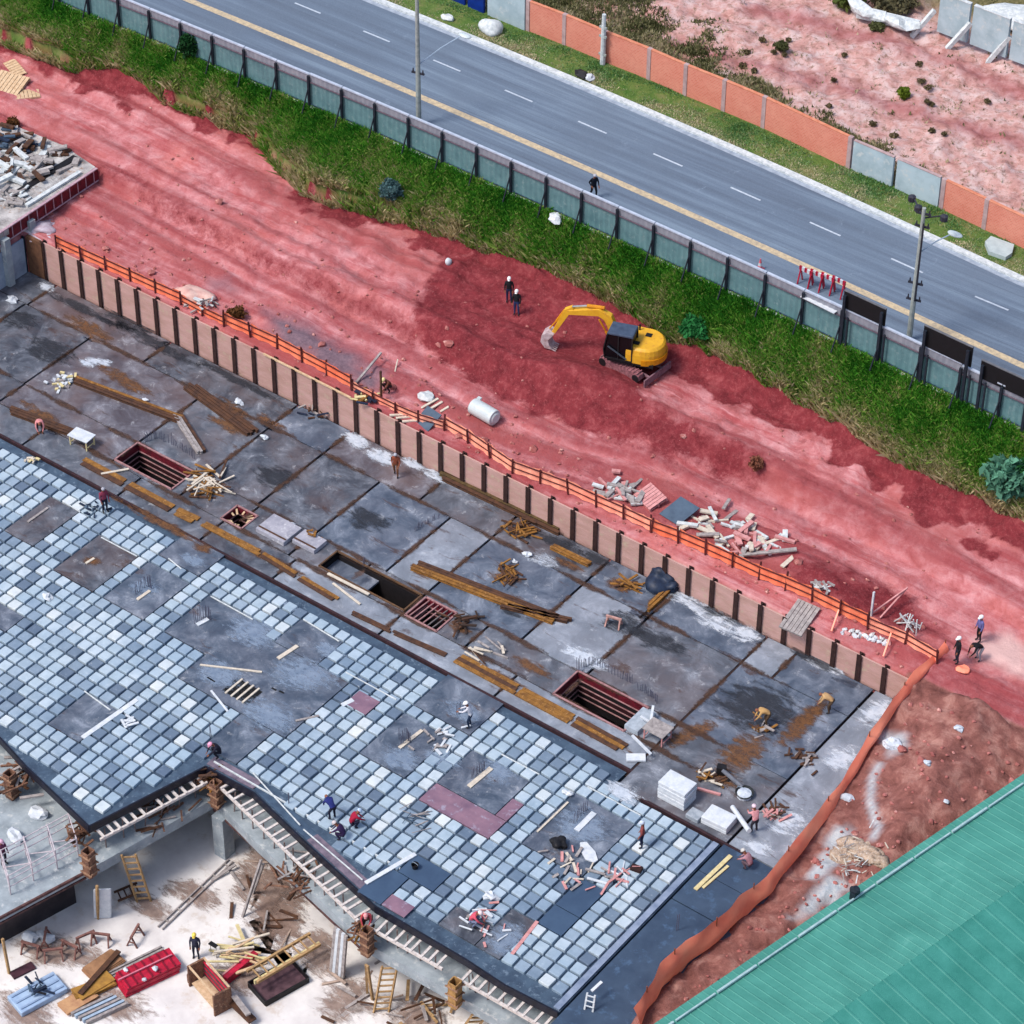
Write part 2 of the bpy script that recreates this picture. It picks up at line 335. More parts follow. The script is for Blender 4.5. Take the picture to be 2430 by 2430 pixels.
bump(t, p, noise(t, 2.6, 10, .75), .8, .16)
ground = npmesh('ground', V, F, m, dict(fresh=fresh, ash=ash, green=green, lot=lot, weed=weed, side=side, pale=pale, conc=conc, trk=trk, wet=wet, lotk=lotk), True)
tag(ground, 'red earth of the building site and the lots around it', kind='structure')
# road
def ribbon(L1, o1, L2, o2, z0, xs): return [(x, float(Y(L1, x))+o1, z0) for x in xs], [(x, float(Y(L2, x))+o2, z0) for x in xs]
def ribmesh(name, L1, o1, L2, o2, z, mat, xs=None, th=0):
    xs = np.arange(-60, 110.1, 1.5) if xs is None else xs
    b = MB(); A, B = ribbon(L1, o1, L2, o2, z, xs); n = len(xs)
    b.add(A+B, [(i, i+1, n+i+1, n+i) for i in range(n-1)])
    if th:
        o = [(x, y, zz-th) for x, y, zz in A+B]
        b.add(A+B+o, [(2*n+i, 2*n+i+1, i+1, i) for i in range(n-1)]+[(n+i, n+i+1, 3*n+i+1, 3*n+i) for i in range(n-1)])
    return b.build(name, mat)
m, t, p = mk('asphalt')
a1 = noise(t, 1, 5, .6, 0, None, (.05, 1.3, 1)); a2 = noise(t, 14, 4, .8); a3 = noise(t, .15, 4, .6)
col = ramp(t, a1, [(.3, KS(78, 92, 110)), (.5, KS(100, 118, 138)), (.68, KS(126, 146, 164))])
col = mix(t, step(t, noise(t, 1, 7, .75, 0, None, (.025, 2.6, 1)), .57, .63), col, mix(t, .6, col, KS(60, 68, 84)))
col = mix(t, step(t, noise(t, .5, 9, .8, 1.5), .60, .66), col, mix(t, .5, col, KS(140, 158, 176))); col = mix(t, step(t, a3, .45, .65), col, mix(t, .6, col, KS(96, 112, 130))); col = mix(t, .22, col, ramp(t, a2, [(.3, KS(70, 78, 92)), (.7, KS(150, 160, 175))]))
t.links.new(col, p.inputs['Base Color']); p.inputs['Roughness'].default_value = .85
tag(ribmesh('road', L_fen, .2, L_ker, 0, ZR+.03, m), 'grey asphalt road behind the site fence', kind='structure')
WP = M('road paint white', KS(205, 215, 225), KS(170, 182, 196), 6, .7)
YP = M('road paint yellow', KS(218, 196, 158), KS(172, 158, 138), 3, .7, 0, KS(150, 146, 140))
b = MB()
for x in np.arange(-59, 110, 1.5):
    y0, y1 = float(Y(L_yel, x)), float(Y(L_yel, x+1.5))
    for o in (0,): b.add([(x, y0+o-.26, ZR+.04), (x+1.5, y1+o-.26, ZR+.04), (x+1.5, y1+o+.26, ZR+.04), (x, y0+o+.26, ZR+.04)], [(0, 1, 2, 3)])
tag(b.build('yellow_road_line', YP), kind='structure')
b = MB(); q = at(699.5, 8, ZR).x; q2 = at(2314, 704, ZR).x; st = (q2-q)/9
for k in range(-6, 18):
    x = q+k*st; x1 = x+st*.38; b.add([(x, float(Y(L_das, x))-.07, ZR+.04), (x1, float(Y(L_das, x1))-.07, ZR+.04), (x1, float(Y(L_das, x1))+.07, ZR+.04), (x, float(Y(L_das, x))+.07, ZR+.04)], [(0, 1, 2, 3)])
tag(b.build('white_lane_line', WP), kind='structure')
KC = M('kerb concrete', KS(226, 230, 230), KS(180, 188, 190), 4, .8)
tag(ribmesh('kerb', L_ker, -.22, L_ker, .25, ZR+.17, KC, None, .2), kind='structure')
tag(ribmesh('gutter', L_ker, -.6, L_ker, -.22, ZR+.038, M('gutter', KS(176, 186, 198), KS(140, 150, 165), 2)), kind='structure')
# ------------------------------------------------------------------ grass
def blades(name, n, xr, yf, hf, dens, mat, seed, w=.05, parent=None):
    r = np.random.default_rng(seed); x = r.uniform(*xr, n); u = r.uniform(0, 1, n)
    lo, hi = yf(x); y = lo+(hi-lo)*u; wsel = r.uniform(0, 1, n) < (hi-lo)/np.max(hi-lo)
    keep = (r.uniform(0, 1, n) < dens(x, y, u)) & wsel; x, y, u = x[keep], y[keep], u[keep]; n = len(x)
    z = height(x, y)-.03; h = hf(x, y, u)*r.uniform(.6, 1.3, n); a = r.uniform(0, math.tau, n)
    le = r.normal(0, .3, (n, 2))*h[:, None]; ww = w*r.uniform(.7, 1.6, n)
    dx, dy = np.cos(a)*ww, np.sin(a)*ww
    V = np.empty((n, 4, 3)); V[:, 0] = np.stack([x-dx, y-dy, z], 1); V[:, 1] = np.stack([x+dx, y+dy, z], 1)
    V[:, 2] = np.stack([x+dx*.5+le[:, 0]*.6, y+dy*.5+le[:, 1]*.6, z+h*.65], 1); V[:, 3] = np.stack([x+le[:, 0]*1.3, y+le[:, 1]*1.3, z+h], 1)
    i = np.arange(n)*4; F = np.concatenate([np.stack([i, i+1, i+2], 1), np.stack([i, i+2, i+3], 1)])
    tone = np.clip(r.normal(0, .17, n)+(fbm(x*.7, y*.7, 55)-.5)*1.0+.3+(1-u)**1.6*.5, 0, 1)
    return npmesh(name, V.reshape(-1, 3), F, mat, dict(tone=np.repeat(tone, 4)), parent=parent)
def grassmat(name, stops):
    m, t, p = mk(name); c = ramp(t, attr(t, 'tone'), stops); t.links.new(c, p.inputs['Base Color']); p.inputs['Roughness'].default_value = .7
    p.inputs['Specular IOR Level'].default_value = .15
    tr = nd(t, 'ShaderNodeBsdfTranslucent'); t.links.new(c, tr.inputs[0]); mx = nd(t, 'ShaderNodeMixShader'); mx.inputs[0].default_value = .3
    t.links.new(p.outputs[0], mx.inputs[1]); t.links.new(tr.outputs[0], mx.inputs[2]); t.links.new(mx.outputs[0], t.nodes['Material Output'].inputs[0]); return m
GM = grassmat('bank grass', [(.1, KS(40, 104, 26, .95)), (.36, KS(84, 150, 42, .95)), (.56, KS(132, 158, 72, .95)), (.76, KS(158, 150, 104, .95)), (1, KS(206, 190, 150, .95))])
g = blades('grass', 700000, (-36, 64), lambda x: (Y(L_top, x)-.3, Y(L_fen, x)-.15), lambda x, y, u: .3+.4*(1-u)**2+.35*np.clip(fbm(x*.7, y*.7, 91)-.45, 0, 1), lambda x, y, u: .2+fbm(x*.8, y*.8, 14)*.75, GM, 3)
tag(g, 'long green and straw-coloured grass covering the bank below the fence', 'grass', kind='stuff')
GM2 = grassmat('verge grass', [(.2, KS(92, 138, 76)), (.45, KS(134, 172, 112)), (.65, KS(184, 186, 140)), (1, KS(222, 208, 172))])
g = blades('verge_grass', 80000, (-14, 66), lambda x: (Y(L_ker, x)+.28, Y(L_bri, x)-.15), lambda x, y, u: .08+.14*np.clip(fbm(x*.6, y*.6, 19)*2-.8, 0, 1), lambda x, y, u: np.clip(fbm(x*.35, y*.9, 41)*2.6-.75, 0.05, 1), GM2, 4, .045)
tag(g, 'patchy short grass on the verge along the far kerb', 'grass', kind='stuff')
GM3 = grassmat('weeds', [(.2, KS(84, 86, 52)), (.5, KS(136, 136, 92)), (.75, KS(184, 172, 136)), (1, KS(206, 190, 160))])
def dlot(x, y, u):
    return np.clip(1.0-(y-Y(L_bri, x))/np.interp(x, [0, 12, 30, 50], [9, 6, 2.5, 1.5])+(fbm(x*.5, y*.5, 77)-.5)*2.2, 0, 1)*.7+np.clip(fbm(x*1.3, y*1.3, 23)-.62, 0, 1)*2.0
g = blades('weeds', 130000, (-4, 62), lambda x: (Y(L_bri, x)+.4, Y(L_bri, x)+34), lambda x, y, u: .12+.2*fbm(x, y, 66), dlot, GM3, 5, .06)
tag(g, 'dry grey green weeds scattered over the pale earth lot', 'weeds', kind='stuff')
g = blades('wall_weeds', 110000, (-4, 36), lambda x: (Y(L_bri, x)+.4, Y(L_bri, x)+10), lambda x, y, u: .15+.25*fbm(x, y, 67), lambda x, y, u: np.clip(1.3-u*np.interp(x, [0, 12, 30], [.9, 1.5, 4])+(fbm(x*.6, y*.6, 88)-.5)*2.4, 0, 1), GM3, 15, .055)
tag(g, 'thicker green and brown weeds behind the brick wall', 'weeds', kind='stuff')
# ------------------------------------------------------------------ site fence along the road
DK = M('dark steel', KS(34, 44, 56), KS(24, 30, 40), 5, .55, 0, b=.05)
TEAL = M('fence sheet teal', KS(104, 142, 146), KS(84, 122, 128), 1.2, .5, 0, KS(122, 150, 152), .05, .4)
TEA2 = M('fence sheet grey', KS(150, 152, 162), KS(132, 136, 148), 1.5, .5, 0, b=.05)
CAP = M('galvanised cap', KS(196, 206, 222), KS(170, 182, 200), 3, .5)
WCON = M('pale concrete', KS(206, 214, 210), KS(160, 172, 168), 3, .9)
sf = thing('site_fence', 'long teal sheet metal fence with dark steel posts along the top of the grass bank', 'fence', (0, 31, ZR))
x0 = at(738, 253, ZR).x; stp = (at(1133, 424, ZR).x-x0)/5
def fy(x): return float(Y(L_fen, x))
k = 0
for k in range(-10, 22):
    xa, xb = x0+k*stp, x0+(k+1)*stp
    if xa > 66: break
    hh = [2.55, 2.55, 2.62, 2.5][(k//6) % 4]
    a = Vector((xa, fy(xa), ZR)); c = Vector((xb, fy(xb), ZR)); up = Vector((0, 0, 1)); nrm = Vector((0, .05, 0))
    pb = MB(); N = 14
    for j in range(N):   # folded sheet
        p0 = a+(c-a)*(j/N)+nrm*(1 if j % 2 else 1.7); p1 = a+(c-a)*((j+1)/N)+nrm*(1.7 if j % 2 else 1)
        pb.add([p0+up*.22, p1+up*.22, p1+up*hh*.76, p0+up*hh*.76], [(0, 1, 2, 3)])
        pb.add([p0+up*hh*.76, p1+up*hh*.76, p1+up*hh, p0+up*hh], [(0, 1, 2, 3)], 1)
        q = Vector((0, .03, 0)); pb.add([p0+q+up*.22, p1+q+up*.22, p1+q+up*hh, p0+q+up*hh], [(3, 2, 1, 0)], 1)
    pb.build('panel', [TEAL, TEA2], sf)
    MB().bar(a+up*hh*.78+Vector((0, -.02, 0)), c+up*hh*.78+Vector((0, -.02, 0)), .06, .07).build('rail', M('brown rail', KS(112, 96, 108), KS(88, 78, 92), 3), sf)
    MB().bar(a+up*(hh+.03)+Vector((.03, .08, 0)), c+up*(hh+.03)+Vector((-.03, .08, 0)), .16, .1).build('cap', CAP, sf)
    po = MB().bar(a+Vector((0, -.09, -.2)), a+Vector((0, -.09, hh*.97)), .16, .14, up=(0, 1, 0)).bar(a+Vector((-.02, -.12, hh*.6)), a+Vector((-.12, -.75, -.25)), .07, .07)
    po.build('post', DK, sf)
    MB().bar(a+Vector((.1, -.12, .02)), c+Vector((-.1, -.12, -.02)), .2, .24).build('footing', WCON, sf)
# boards on the fence, seen from behind
BLK = M('board back', KS(16, 16, 22), KS(10, 10, 14), 4, .7)
def board(pxa, pxb, hb, ht, lab, posts=2):
    xa = at(*pxa, ZR).x; xb = at(*pxb, ZR).x
    t_ = thing('hoarding_board', lab, 'billboard', ((xa+xb)/2, fy((xa+xb)/2)-.25, ZR), 'black billboards seen from behind above the fence')
    A = Vector((xa, fy(xa)+.02, ZR)); B = Vector((xb, fy(xb)+.02, ZR)); u = Vector((0, 0, 1))
    MB().bar(A+u*(hb+ht)/2, B+u*(hb+ht)/2, .08, ht-hb).build('board', BLK, t_)
    MB().bar(A+u*ht, B+u*ht, .14, .05).build('edge_trim', M('trim', KS(110, 112, 118)), t_)
    for j in range(posts):
        f = .06+.88*j/(posts-1); P_ = A+(B-A)*f+Vector((0, -.22, 0))
        MB().bar(P_+u*-.3, P_+u*(ht-.2), .17, .15, up=(0, 1, 0)).bar(P_+Vector((.35, 0, -.3)), P_+Vector((.35, 0, 2.3)), .1, .1, up=(0, 1, 0)).build('post', DK, t_)
board((1985, 822), (2085, 866), 2.75, 4.0, 'black board nearest to the red and white barriers')
board((2177, 905), (2290, 960), 2.7, 4.15, 'black board between the other two, just right of the street light pole')
board((2318, 965), (2440, 1022), 2.3, 3.6, 'black board cut by the right edge of the photo')
# ------------------------------------------------------------------ brick and concrete walls
def brickmat():
    m, t, p = mk('hollow brick'); br = nd(t, 'ShaderNodeTexBrick'); pos = nd(t, 'ShaderNodeNewGeometry').outputs['Position']
    mp = nd(t, 'ShaderNodeMapping'); mp.inputs['Rotation'].default_value = (math.pi/2, 0, 0); t.links.new(pos, mp.inputs[0]); t.links.new(mp.outputs[0], br.inputs['Vector'])
    br.inputs['Scale'].default_value = 2.2; br.inputs['Color1'].default_value = (*KS(232, 140, 116), 1); br.inputs['Color2'].default_value = (*KS(214, 116, 92), 1); br.inputs['Mortar'].default_value = (*KS(222, 168, 150), 1)
    br.inputs['Mortar Size'].default_value = .03; c = mix(t, .35, br.outputs[0], ramp(t, noise(t, .5, 5, .7), [(.3, KS(206, 92, 70)), (.7, KS(236, 160, 134))]))
    t.links.new(c, p.inputs['Base Color']); p.inputs['Roughness'].default_value = .9; return m
BR = brickmat(); PIL = M('pillar concrete', KS(196, 168, 166), KS(168, 140, 140), 2); CW = M('wall concrete', KS(182, 200, 208), KS(156, 176, 184), .8, .9, 0, KS(200, 206, 206)); COP = M('brick coping', KS(226, 150, 118), KS(206, 120, 90), 3)
def wallrun(name, lab, cat, pxs, mat, h, z=ZR, th=.18, pm=None, pillars=True, copm=None, part='panel'):
    ps = [at(px, py, z) for px, py in pxs]; t_ = thing(name, lab, cat, ps[0]); u = Vector((0, 0, 1))
    for i in range(len(ps)-1):
        a, c = ps[i], ps[i+1]; d = (c-a).normalized()*.14
        MB().bar(a+d+u*(h/2-.15), c-d+u*(h/2-.15), th, h+.3).build(part, mat, t_)
        MB().bar(a+d+u*(h+.025), c-d+u*(h+.025), th+.05, .05).build('coping', copm or COP, t_)
    if pillars:
        for a in ps: MB().bar(a+u*-.3, a+u*(h+.06), .28, .3, up=(1, 0, 0)).build('pillar', pm or PIL, t_)
    return t_
bp = [(1254, 75), (1340, 108), (1435, 148), (1540, 190), (1626, 228), (1717, 265), (1811, 305), (2013, 401)]
wallrun('brick_wall', 'long red brick wall with concrete pillars behind the far verge, left of the grey wall section', 'wall', bp, BR, 2.45)
wallrun('concrete_wall', 'grey concrete wall section between two stretches of red brick wall', 'wall', [(2017, 403), (2120, 447), (2230, 495)], CW, 2.35, pillars=False, copm=PIL)
wallrun('brick_wall', 'short red brick wall right of the grey concrete section', 'wall', [(2234, 497), (2335, 545), (2440, 596), (2520, 634)], BR, 2.3)
wallrun('concrete_wall', 'plain grey wall section between the blue gate and the brick wall', 'wall', [(1155, 36), (1250, 76)], CW, 2.7, pillars=False, copm=PIL)
wallrun('blue_gate', 'deep blue sheet metal gate at the top edge of the photo', 'gate', [(1060, -4), (1108, 16), (1153, 35)], M('blue sheet', KS(10, 50, 140), KS(8, 40, 118), 2, .5), 2.6, pillars=False, copm=M('blue sheet', (0, 0, 0)), part='gate_leaf')
# far retaining wall with raking struts
zf = 8.9
fw = wallrun('retaining_wall', 'grey concrete wall with white raking struts in the far top right corner', 'wall', [(2222, 62), (2300, 92), (2393, 128), (2500, 168)], CW, 2.7, zf, .25, DK, False, KC)
for (a, c) in (((2215, 50), (2163, 87)), ((2300, 80), (2245, 118)), ((2393, 112), (2340, 152))):
    q = at(*c, hz(at(*c, zf).x, at(*c, zf).y)); w_ = at(a[0], a[1]+12, zf); MB().bar(q, Vector((w_.x, w_.y-.1, zf+1.3)), .32, .28).build('strut', KC, fw)
fl = thing('rubble_wall', 'low broken white wall beside the far struts', 'wall', at(2110, 45, 8.8))
MB().bar(at(2035, 28, 8.9), at(2180, 62, 8.9), .5, .7).blob(at(2060, 30, 9), (1.3, .6, .5), 2, .4).blob(at(2130, 52, 9), (1.4, .6, .4), 5, .4).build('rubble', KC, fl)
o = MB().blob(at(2415, 42, 9.1), (2.2, 1.4, .5), 4, .3, 3).build('sand_heap', KC, smooth=True); tag(o, 'white heap of sand behind the far strutted wall', 'heap')
# ================================================================== THE BUILDING UNDER CONSTRUCTION
K = 4/3
FZ = -6.0                                                       # ground floor
tag(MB().bx(-30, 60, -45, 15, FZ-.4, FZ).build('lower_floor', M('pale floor', KS(226, 222, 218, .95), KS(198, 192, 190, .95), .35, .9, 0, KS(214, 202, 192), .2)), 'pale dusty concrete ground floor', kind='structure')
# --- retaining wall with soldier piles
PINK = M('lagging boards', KS(206, 164, 156), KS(186, 146, 134), .6, .85, 0, KS(196, 172, 150), .2, sc=(1, 1, 3)); RUST = M('pile steel', KS(62, 38, 34), KS(40, 24, 24), 4, .8)
rw = thing('pile_wall', 'soldier pile retaining wall with pinkish boards and dark rusty steel piles between dirt and deck', 'retaining wall', (20, 14.2, 0))
xs0, sp = at(151, 683, 0).x, 1.668
ks = range(-1, 41)
for k in ks:
    x = xs0+k*sp; h = float(wz(x))+.02
    if x > 56.9: break
    MB().bx(x-.15, x+.15, 14.05, 14.11, -.3, h+.06).bx(x-.03, x+.03, 14.11, 14.36, -.3, h+.06).bx(x-.15, x+.15, 14.36, 14.4, -.3, h+.06).build('pile', RUST, rw)
    x2 = min(x+sp, 57.2); h2 = float(wz((x+x2)/2)); b = MB()
    n = 9
    for j in range(n): b.bx(x+.03, x2-.03, 14.17+.006*(j % 2), 14.27, -.2+(h2+.2)*j/n, -.2+(h2+.2)*(j+1)/n-.012)
    b.build('lagging', PINK, rw)
PLK = M('sawn timber', KS(226, 196, 160), KS(196, 160, 122), 5, .8, 0, b=.2)
MB().bar((9.3, 14.12, 2.62), (16.4, 14.12, 2.5), .12, .1).build('cap_timber', PLK, rw)
# left end of the pit
lw = thing('pit_end_wall', 'pale blue-grey panel wall closing the left end of the pit', 'wall', (-11.4, 10, 0))
BW = M('blue white sheet', KS(176, 188, 204), KS(140, 150, 170), .8)
for j in range(6): MB().bx(-11.5, -11.38, 13.9-1.7*(j+1), 13.86-1.7*j, -.2, 2.7).build('panel', BW, lw)
for j in range(7): MB().bx(-11.55, -11.34, 13.86-1.7*j, 13.96-1.7*j, -.2, 2.85).build('post', DK, lw)
MB().bx(-11.3, -9.9, 14.0, 14.25, -.2, 2.9).build('corner_board', M('brown corner', KS(122, 84, 60), KS(84, 56, 42), 3), lw)
# --- deck of plywood sheets with joints and openings
holes = [(5.05*K, 8.6*K, 2.15*K, 3.75*K), (30.4*K, 34.1*K, 1.95*K, 3.75*K), (17.3*K, 22.15*K, 2.2*K, 3.5*K), (22.35*K, 24.1*K, 2.0*K, 3.5*K), (11.7*K, 12.95*K, 2.0*K, 3.15*K)]
def cells(x0, x1, y0, y1):
    xs = sorted({x0, x1}|{v for h in holes for v in h[:2] if x0 < v < x1}); ys = sorted({y0, y1}|{v for h in holes for v in h[2:] if y0 < v < y1})
    for i in range(len(xs)-1):
        for j in range(len(ys)-1):
            cx, cy_ = (xs[i]+xs[i+1])/2, (ys[j]+ys[j+1])/2
            if not any(h[0] < cx < h[1] and h[2] < cy_ < h[3] for h in holes): yield xs[i], xs[i+1], ys[j], ys[j+1]
def deckmat(name, tint, br=.55):
    m, t, p = mk(name)
    f = noise(t, .55, 9, .74, .5); g_ = noise(t, .22, 5, .65, .2); w_ = noise(t, 1.1, 9, .78, .4); s_ = noise(t, .8, 7, .75, .5, None, (.35, 1.2, 1)); k_ = noise(t, 5, 6, .8)
    c = ramp(t, f, [(.3, KS(34, 38, 46)), (.44, KS(72, 78, 88)), (.56, KS(114, 120, 130)), (.72, KS(180, 186, 196))])
    c = mix(t, step(t, g_, .46, .6), c, mix(t, br, c, KS(108, 86, 80)))
    c = mix(t, .4, c, tint); c = mix(t, 1, c, (1.16, 1.16, 1.18), 'MULTIPLY'); c = mix(t, step(t, w_, .57, .7), c, mix(t, .7, c, KS(198, 200, 204))); c = mix(t, step(t, s_, .58, .66), c, mix(t, .8, c, KS(74, 48, 36)))
    c = mix(t, step(t, k_, .6, .7), c, mix(t, .4, c, KS(30, 34, 44))); t.links.new(c, p.inputs['Base Color'])
    r = ramp(t, f, [(.3, (.35,)*3), (.7, (.75,)*3)]); t.links.new(r, p.inputs['Roughness']); bump(t, p, noise(t, 6, 6, .7), .15, .02); return m
DM = [deckmat('film faced plywood '+n, c, .15 if n in ('blue', 'light', 'steel') else .5) for n, c in (('grey', KS(92, 94, 100)), ('blue', KS(78, 94, 114)), ('brown', KS(98, 78, 76)), ('light', KS(160, 168, 178)), ('dark', KS(56, 56, 62)), ('steel', KS(62, 82, 104)))]
dk = thing('formwork_deck', 'stained dark grey plywood deck with square openings between pile wall and waffle forms', 'formwork deck', (20, 7, 0))
bands = [(.5, 2.6, [-14.6, 1.2, 9.2, 15.9, 21.6, 29.6, 38, 47.5]), (2.66, 4.98, [-14.6, -3, 6.7, 12.2, 16.7, 21.0, 25.4, 29.6, 34.2, 41.1, 47.5]),
         (5.04, 11.2, [-14.6, -9, -3.05, 6.73, 12.2, 16.5, 21.0, 26.5, 29.6, 36.4, 41.1, 47.5, 54.75]), (11.27, 13.95, [-14.6, -8.8, 1.4, 12.15, 16.5, 24, 29.6, 36.4, 41.1, 47.5, 49.6, 54.75]),
         (-.9, 4.98, [47.5, 54.75]), (-.9, 13.95, [54.75, 58.2])]
tones = {(2, 9): 3, (3, 9): 3, (3, 10): 1, (2, 8): 1, (2, 7): 3, (5, 0): 3, (3, 0): 4, (3, 1): 2, (3, 2): 4, (0, 4): 3, (0, 5): 3, (0, 6): 3, (1, 9): 3, (4, 0): 0, (2, 10): 0, (2, 11): 1, (2, 2): 2, (1, 1): 2}
for bi, (y0, y1, xs) in enumerate(bands):
    for j in range(len(xs)-1):
        b = MB(); x0, x1 = xs[j]+.085, xs[j+1]-.085
        dz = random.uniform(-.012, .012)
        for c in cells(x0, x1, y0, y1): b.bx(c[0], c[1], c[2], c[3], -.12+dz, dz)
        b.build('deck_sheet', DM[tones.get((bi, j), random.choice([0, 0, 1, 2, 4]))], dk)
b = MB()
for c in cells(-14.6, 58.3, .1, 14.05): b.bx(*c, -.5, -.3)
b.bx(47.5, 58.3, -1.0, .1, -.5, -.3); b.build('joist_layer', M('joist underside', KS(60, 40, 32), KS(28, 22, 22), 3), dk)
b = MB()
for x0, x1, y in ((-14, 47.8, .42), (47.4, 56.5, -.98)): b.bx(x0, x1, y-.08, y+.06, -.3, -.02)
b.build('edge_board', M('edge plywood', KS(66, 40, 44), KS(38, 28, 36), 4), dk)
STEEL_BEAM = M('dark joint steel', KS(44, 34, 36), KS(70, 46, 36), 2)
b = MB()
for x in (41.1,): pass
b.bx(47.38, 47.62, .5, 13.9, -.28, -.06).bx(49.5, 49.7, 11.3, 14, -.28, -.06).build('beam_channel', STEEL_BEAM, dk)
# openings: shutters around
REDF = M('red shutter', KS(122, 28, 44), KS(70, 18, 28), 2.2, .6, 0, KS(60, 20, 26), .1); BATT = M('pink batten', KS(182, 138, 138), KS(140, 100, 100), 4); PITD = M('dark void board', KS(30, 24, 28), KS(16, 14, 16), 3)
def shaft(name, lab, h, red=True, rows=4, group=None):
    x0, x1, y0, y1 = h; t_ = thing(name, lab, 'opening', ((x0+x1)/2, (y0+y1)/2, 0), group)
    for (a, c, ins) in (((x0, y1), (x1, y1), (0, -1)), ((x0, y0), (x0, y1), (1, 0)), ((x0, y0), (x1, y0), (0, 1)), ((x1, y0), (x1, y1), (-1, 0))):
        a = Vector((*a, 0)); c = Vector((*c, 0)); i = Vector((*ins, 0))
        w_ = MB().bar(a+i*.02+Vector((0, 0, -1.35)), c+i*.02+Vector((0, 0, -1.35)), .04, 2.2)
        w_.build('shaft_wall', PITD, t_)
        if red:
            MB().bar(a+i*.06+Vector((0, 0, -.24)), c+i*.06+Vector((0, 0, -.24)), .05, .5).build('upper_shutter', REDF, t_)
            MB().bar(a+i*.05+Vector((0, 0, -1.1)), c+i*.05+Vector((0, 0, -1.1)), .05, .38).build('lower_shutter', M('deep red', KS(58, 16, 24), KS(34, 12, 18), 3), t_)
            for k in range(rows): MB().bar(a+i*.11+Vector((0, 0, -.52-.42*k)), c+i*.11+Vector((0, 0, -.52-.42*k)), .06, .05).build('batten', BATT, t_)
        MB().bar(a+i*.02+Vector((0, 0, .03)), c+i*.02+Vector((0, 0, .03)), .1, .1).build('rim', BATT if red else M('rim brown', KS(116, 84, 56), KS(80, 60, 46), 3), t_)
    return t_
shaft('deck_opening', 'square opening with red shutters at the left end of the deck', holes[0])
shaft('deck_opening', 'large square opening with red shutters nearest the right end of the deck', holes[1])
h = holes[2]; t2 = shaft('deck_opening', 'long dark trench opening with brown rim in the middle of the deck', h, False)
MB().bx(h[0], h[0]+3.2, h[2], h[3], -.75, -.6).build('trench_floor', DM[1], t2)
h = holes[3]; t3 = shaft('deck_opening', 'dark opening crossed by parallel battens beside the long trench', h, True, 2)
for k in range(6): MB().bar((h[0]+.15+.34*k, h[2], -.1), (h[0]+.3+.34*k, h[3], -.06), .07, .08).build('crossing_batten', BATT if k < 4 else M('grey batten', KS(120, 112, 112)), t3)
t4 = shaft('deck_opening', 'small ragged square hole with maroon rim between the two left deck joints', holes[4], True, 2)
h = holes[4]
for k in range(14):
    a = random.random()*math.tau; cx, cy_ = (h[0]+h[1])/2, (h[2]+h[3])/2
    MB().bar((cx+.95*math.cos(a), cy_+.85*math.sin(a), -.05), (cx+.5*math.cos(a+.1), cy_+.45*math.sin(a+.1), -.15), .12, .03).build('splinter', PLK, t4)
# --- waffle slab formwork
UE = [(-14, .25), (47.3, .25), (47.3, -1.15), (54.45, -1.15), (54.45, -15.75), (51.2, -15.95), (48.5, -15.8), (42.6, -15.8), (36.9, -14.55), (32.1, -13.4), (28.75, -13.5), (26.8, -20.7), (21, -19.5), (18.2, -18.75), (-14, -18.4)]
ws = thing('waffle_slab', 'blue-grey formwork slab carrying the rows of square waffle forms', 'slab', (30, -8, -.2))
WB = M('waffle base steel', KS(76, 96, 116), KS(52, 68, 88), 1.2, .6, 0, KS(110, 128, 146), .1)
MB().prism(UE, -.55, -.17).build('base_sheet', WB, ws)
EDG = M('black edge board', KS(26, 28, 46), KS(18, 18, 28), 3, .5); b = MB()
for i in range(4, len(UE)-1): b.bar((*UE[i], -.32), (*UE[i+1], -.32), .1, .5)
b.build('edge_board', EDG, ws)
b = MB().bx(54.05, 54.4, -15.6, -1.2, -.17, -.06).build('edge_strip', M('edge strip', KS(150, 164, 186), KS(112, 128, 154), 1), ws)
EB2 = M('slab edge pink', KS(132, 118, 132), KS(92, 84, 100), 2)
for i in range(7, 10): MB().bar((UE[i][0]-.1, UE[i][1]+.55, -.13), (UE[i+1][0]-.1, UE[i+1][1]+.55, -.13), .7, .06).build('margin_sheet', EB2 if i != 8 else M('margin blue', KS(74, 96, 118), KS(56, 74, 96), 2), ws)
MB().bx(28.9, 42, -13.0, -12.92, -.16, -.02).build('guide_rail', KC, ws)
R_ = {'P1': (4.24, 6.23, -4.3, -1.69, 2), 'P2': (8.19, 10.27, -4.87, -2.25, 2), 'P3': (11.2, 13.32, -4.82, -2.39, 3), 'P4': (11.1, 13.5, -1.5, .2, 0), 'R5a': (14.66, 18.6, -5.0, -2.34, 1), 'R5b': (16.9, 23.4, -7.2, -2.7, 1),
      'R5c': (19.05, 21.3, -2.6, -1.06, 1), 'P6': (14.6, 16.3, -12.1, -10.0, 1), 'P7': (6.2, 9.2, -9.6, -8.16, 1), 'P8': (26.2, 29.05, -2.1, .2, 1), 'P8b': (26.2, 28.7, -5.9, -2.9, 1), 'P9': (29.8, 32.6, -5.2, -2.5, 4), 'P9b': (29.7, 33.3, -6.3, -5.1, 5), 'P9c': (32.7, 33.3, -5.1, -3.9, 5),
      'P10': (34.6, 37.6, -6.0, -2.0, 4), 'P11': (37.5, 38.5, -7.6, -5.9, 6), 'P12': (37.5, 38.5, -8.7, -7.8, 6), 'P13': (31.8, 33.4, -9.9, -8.6, 6), 'P13b': (30.8, 32.4, -11.6, -10.1, 6), 'P14': (36.3, 37.7, -11.3, -8.7, 2), 'P15': (34.3, 36.2, -10.9, -9.9, 2), 'P16': (20.6, 22.6, -9.0, -7.2, 1)}
def snap(v): return (round((v*K-.4)/.8)*.8+.4)/K
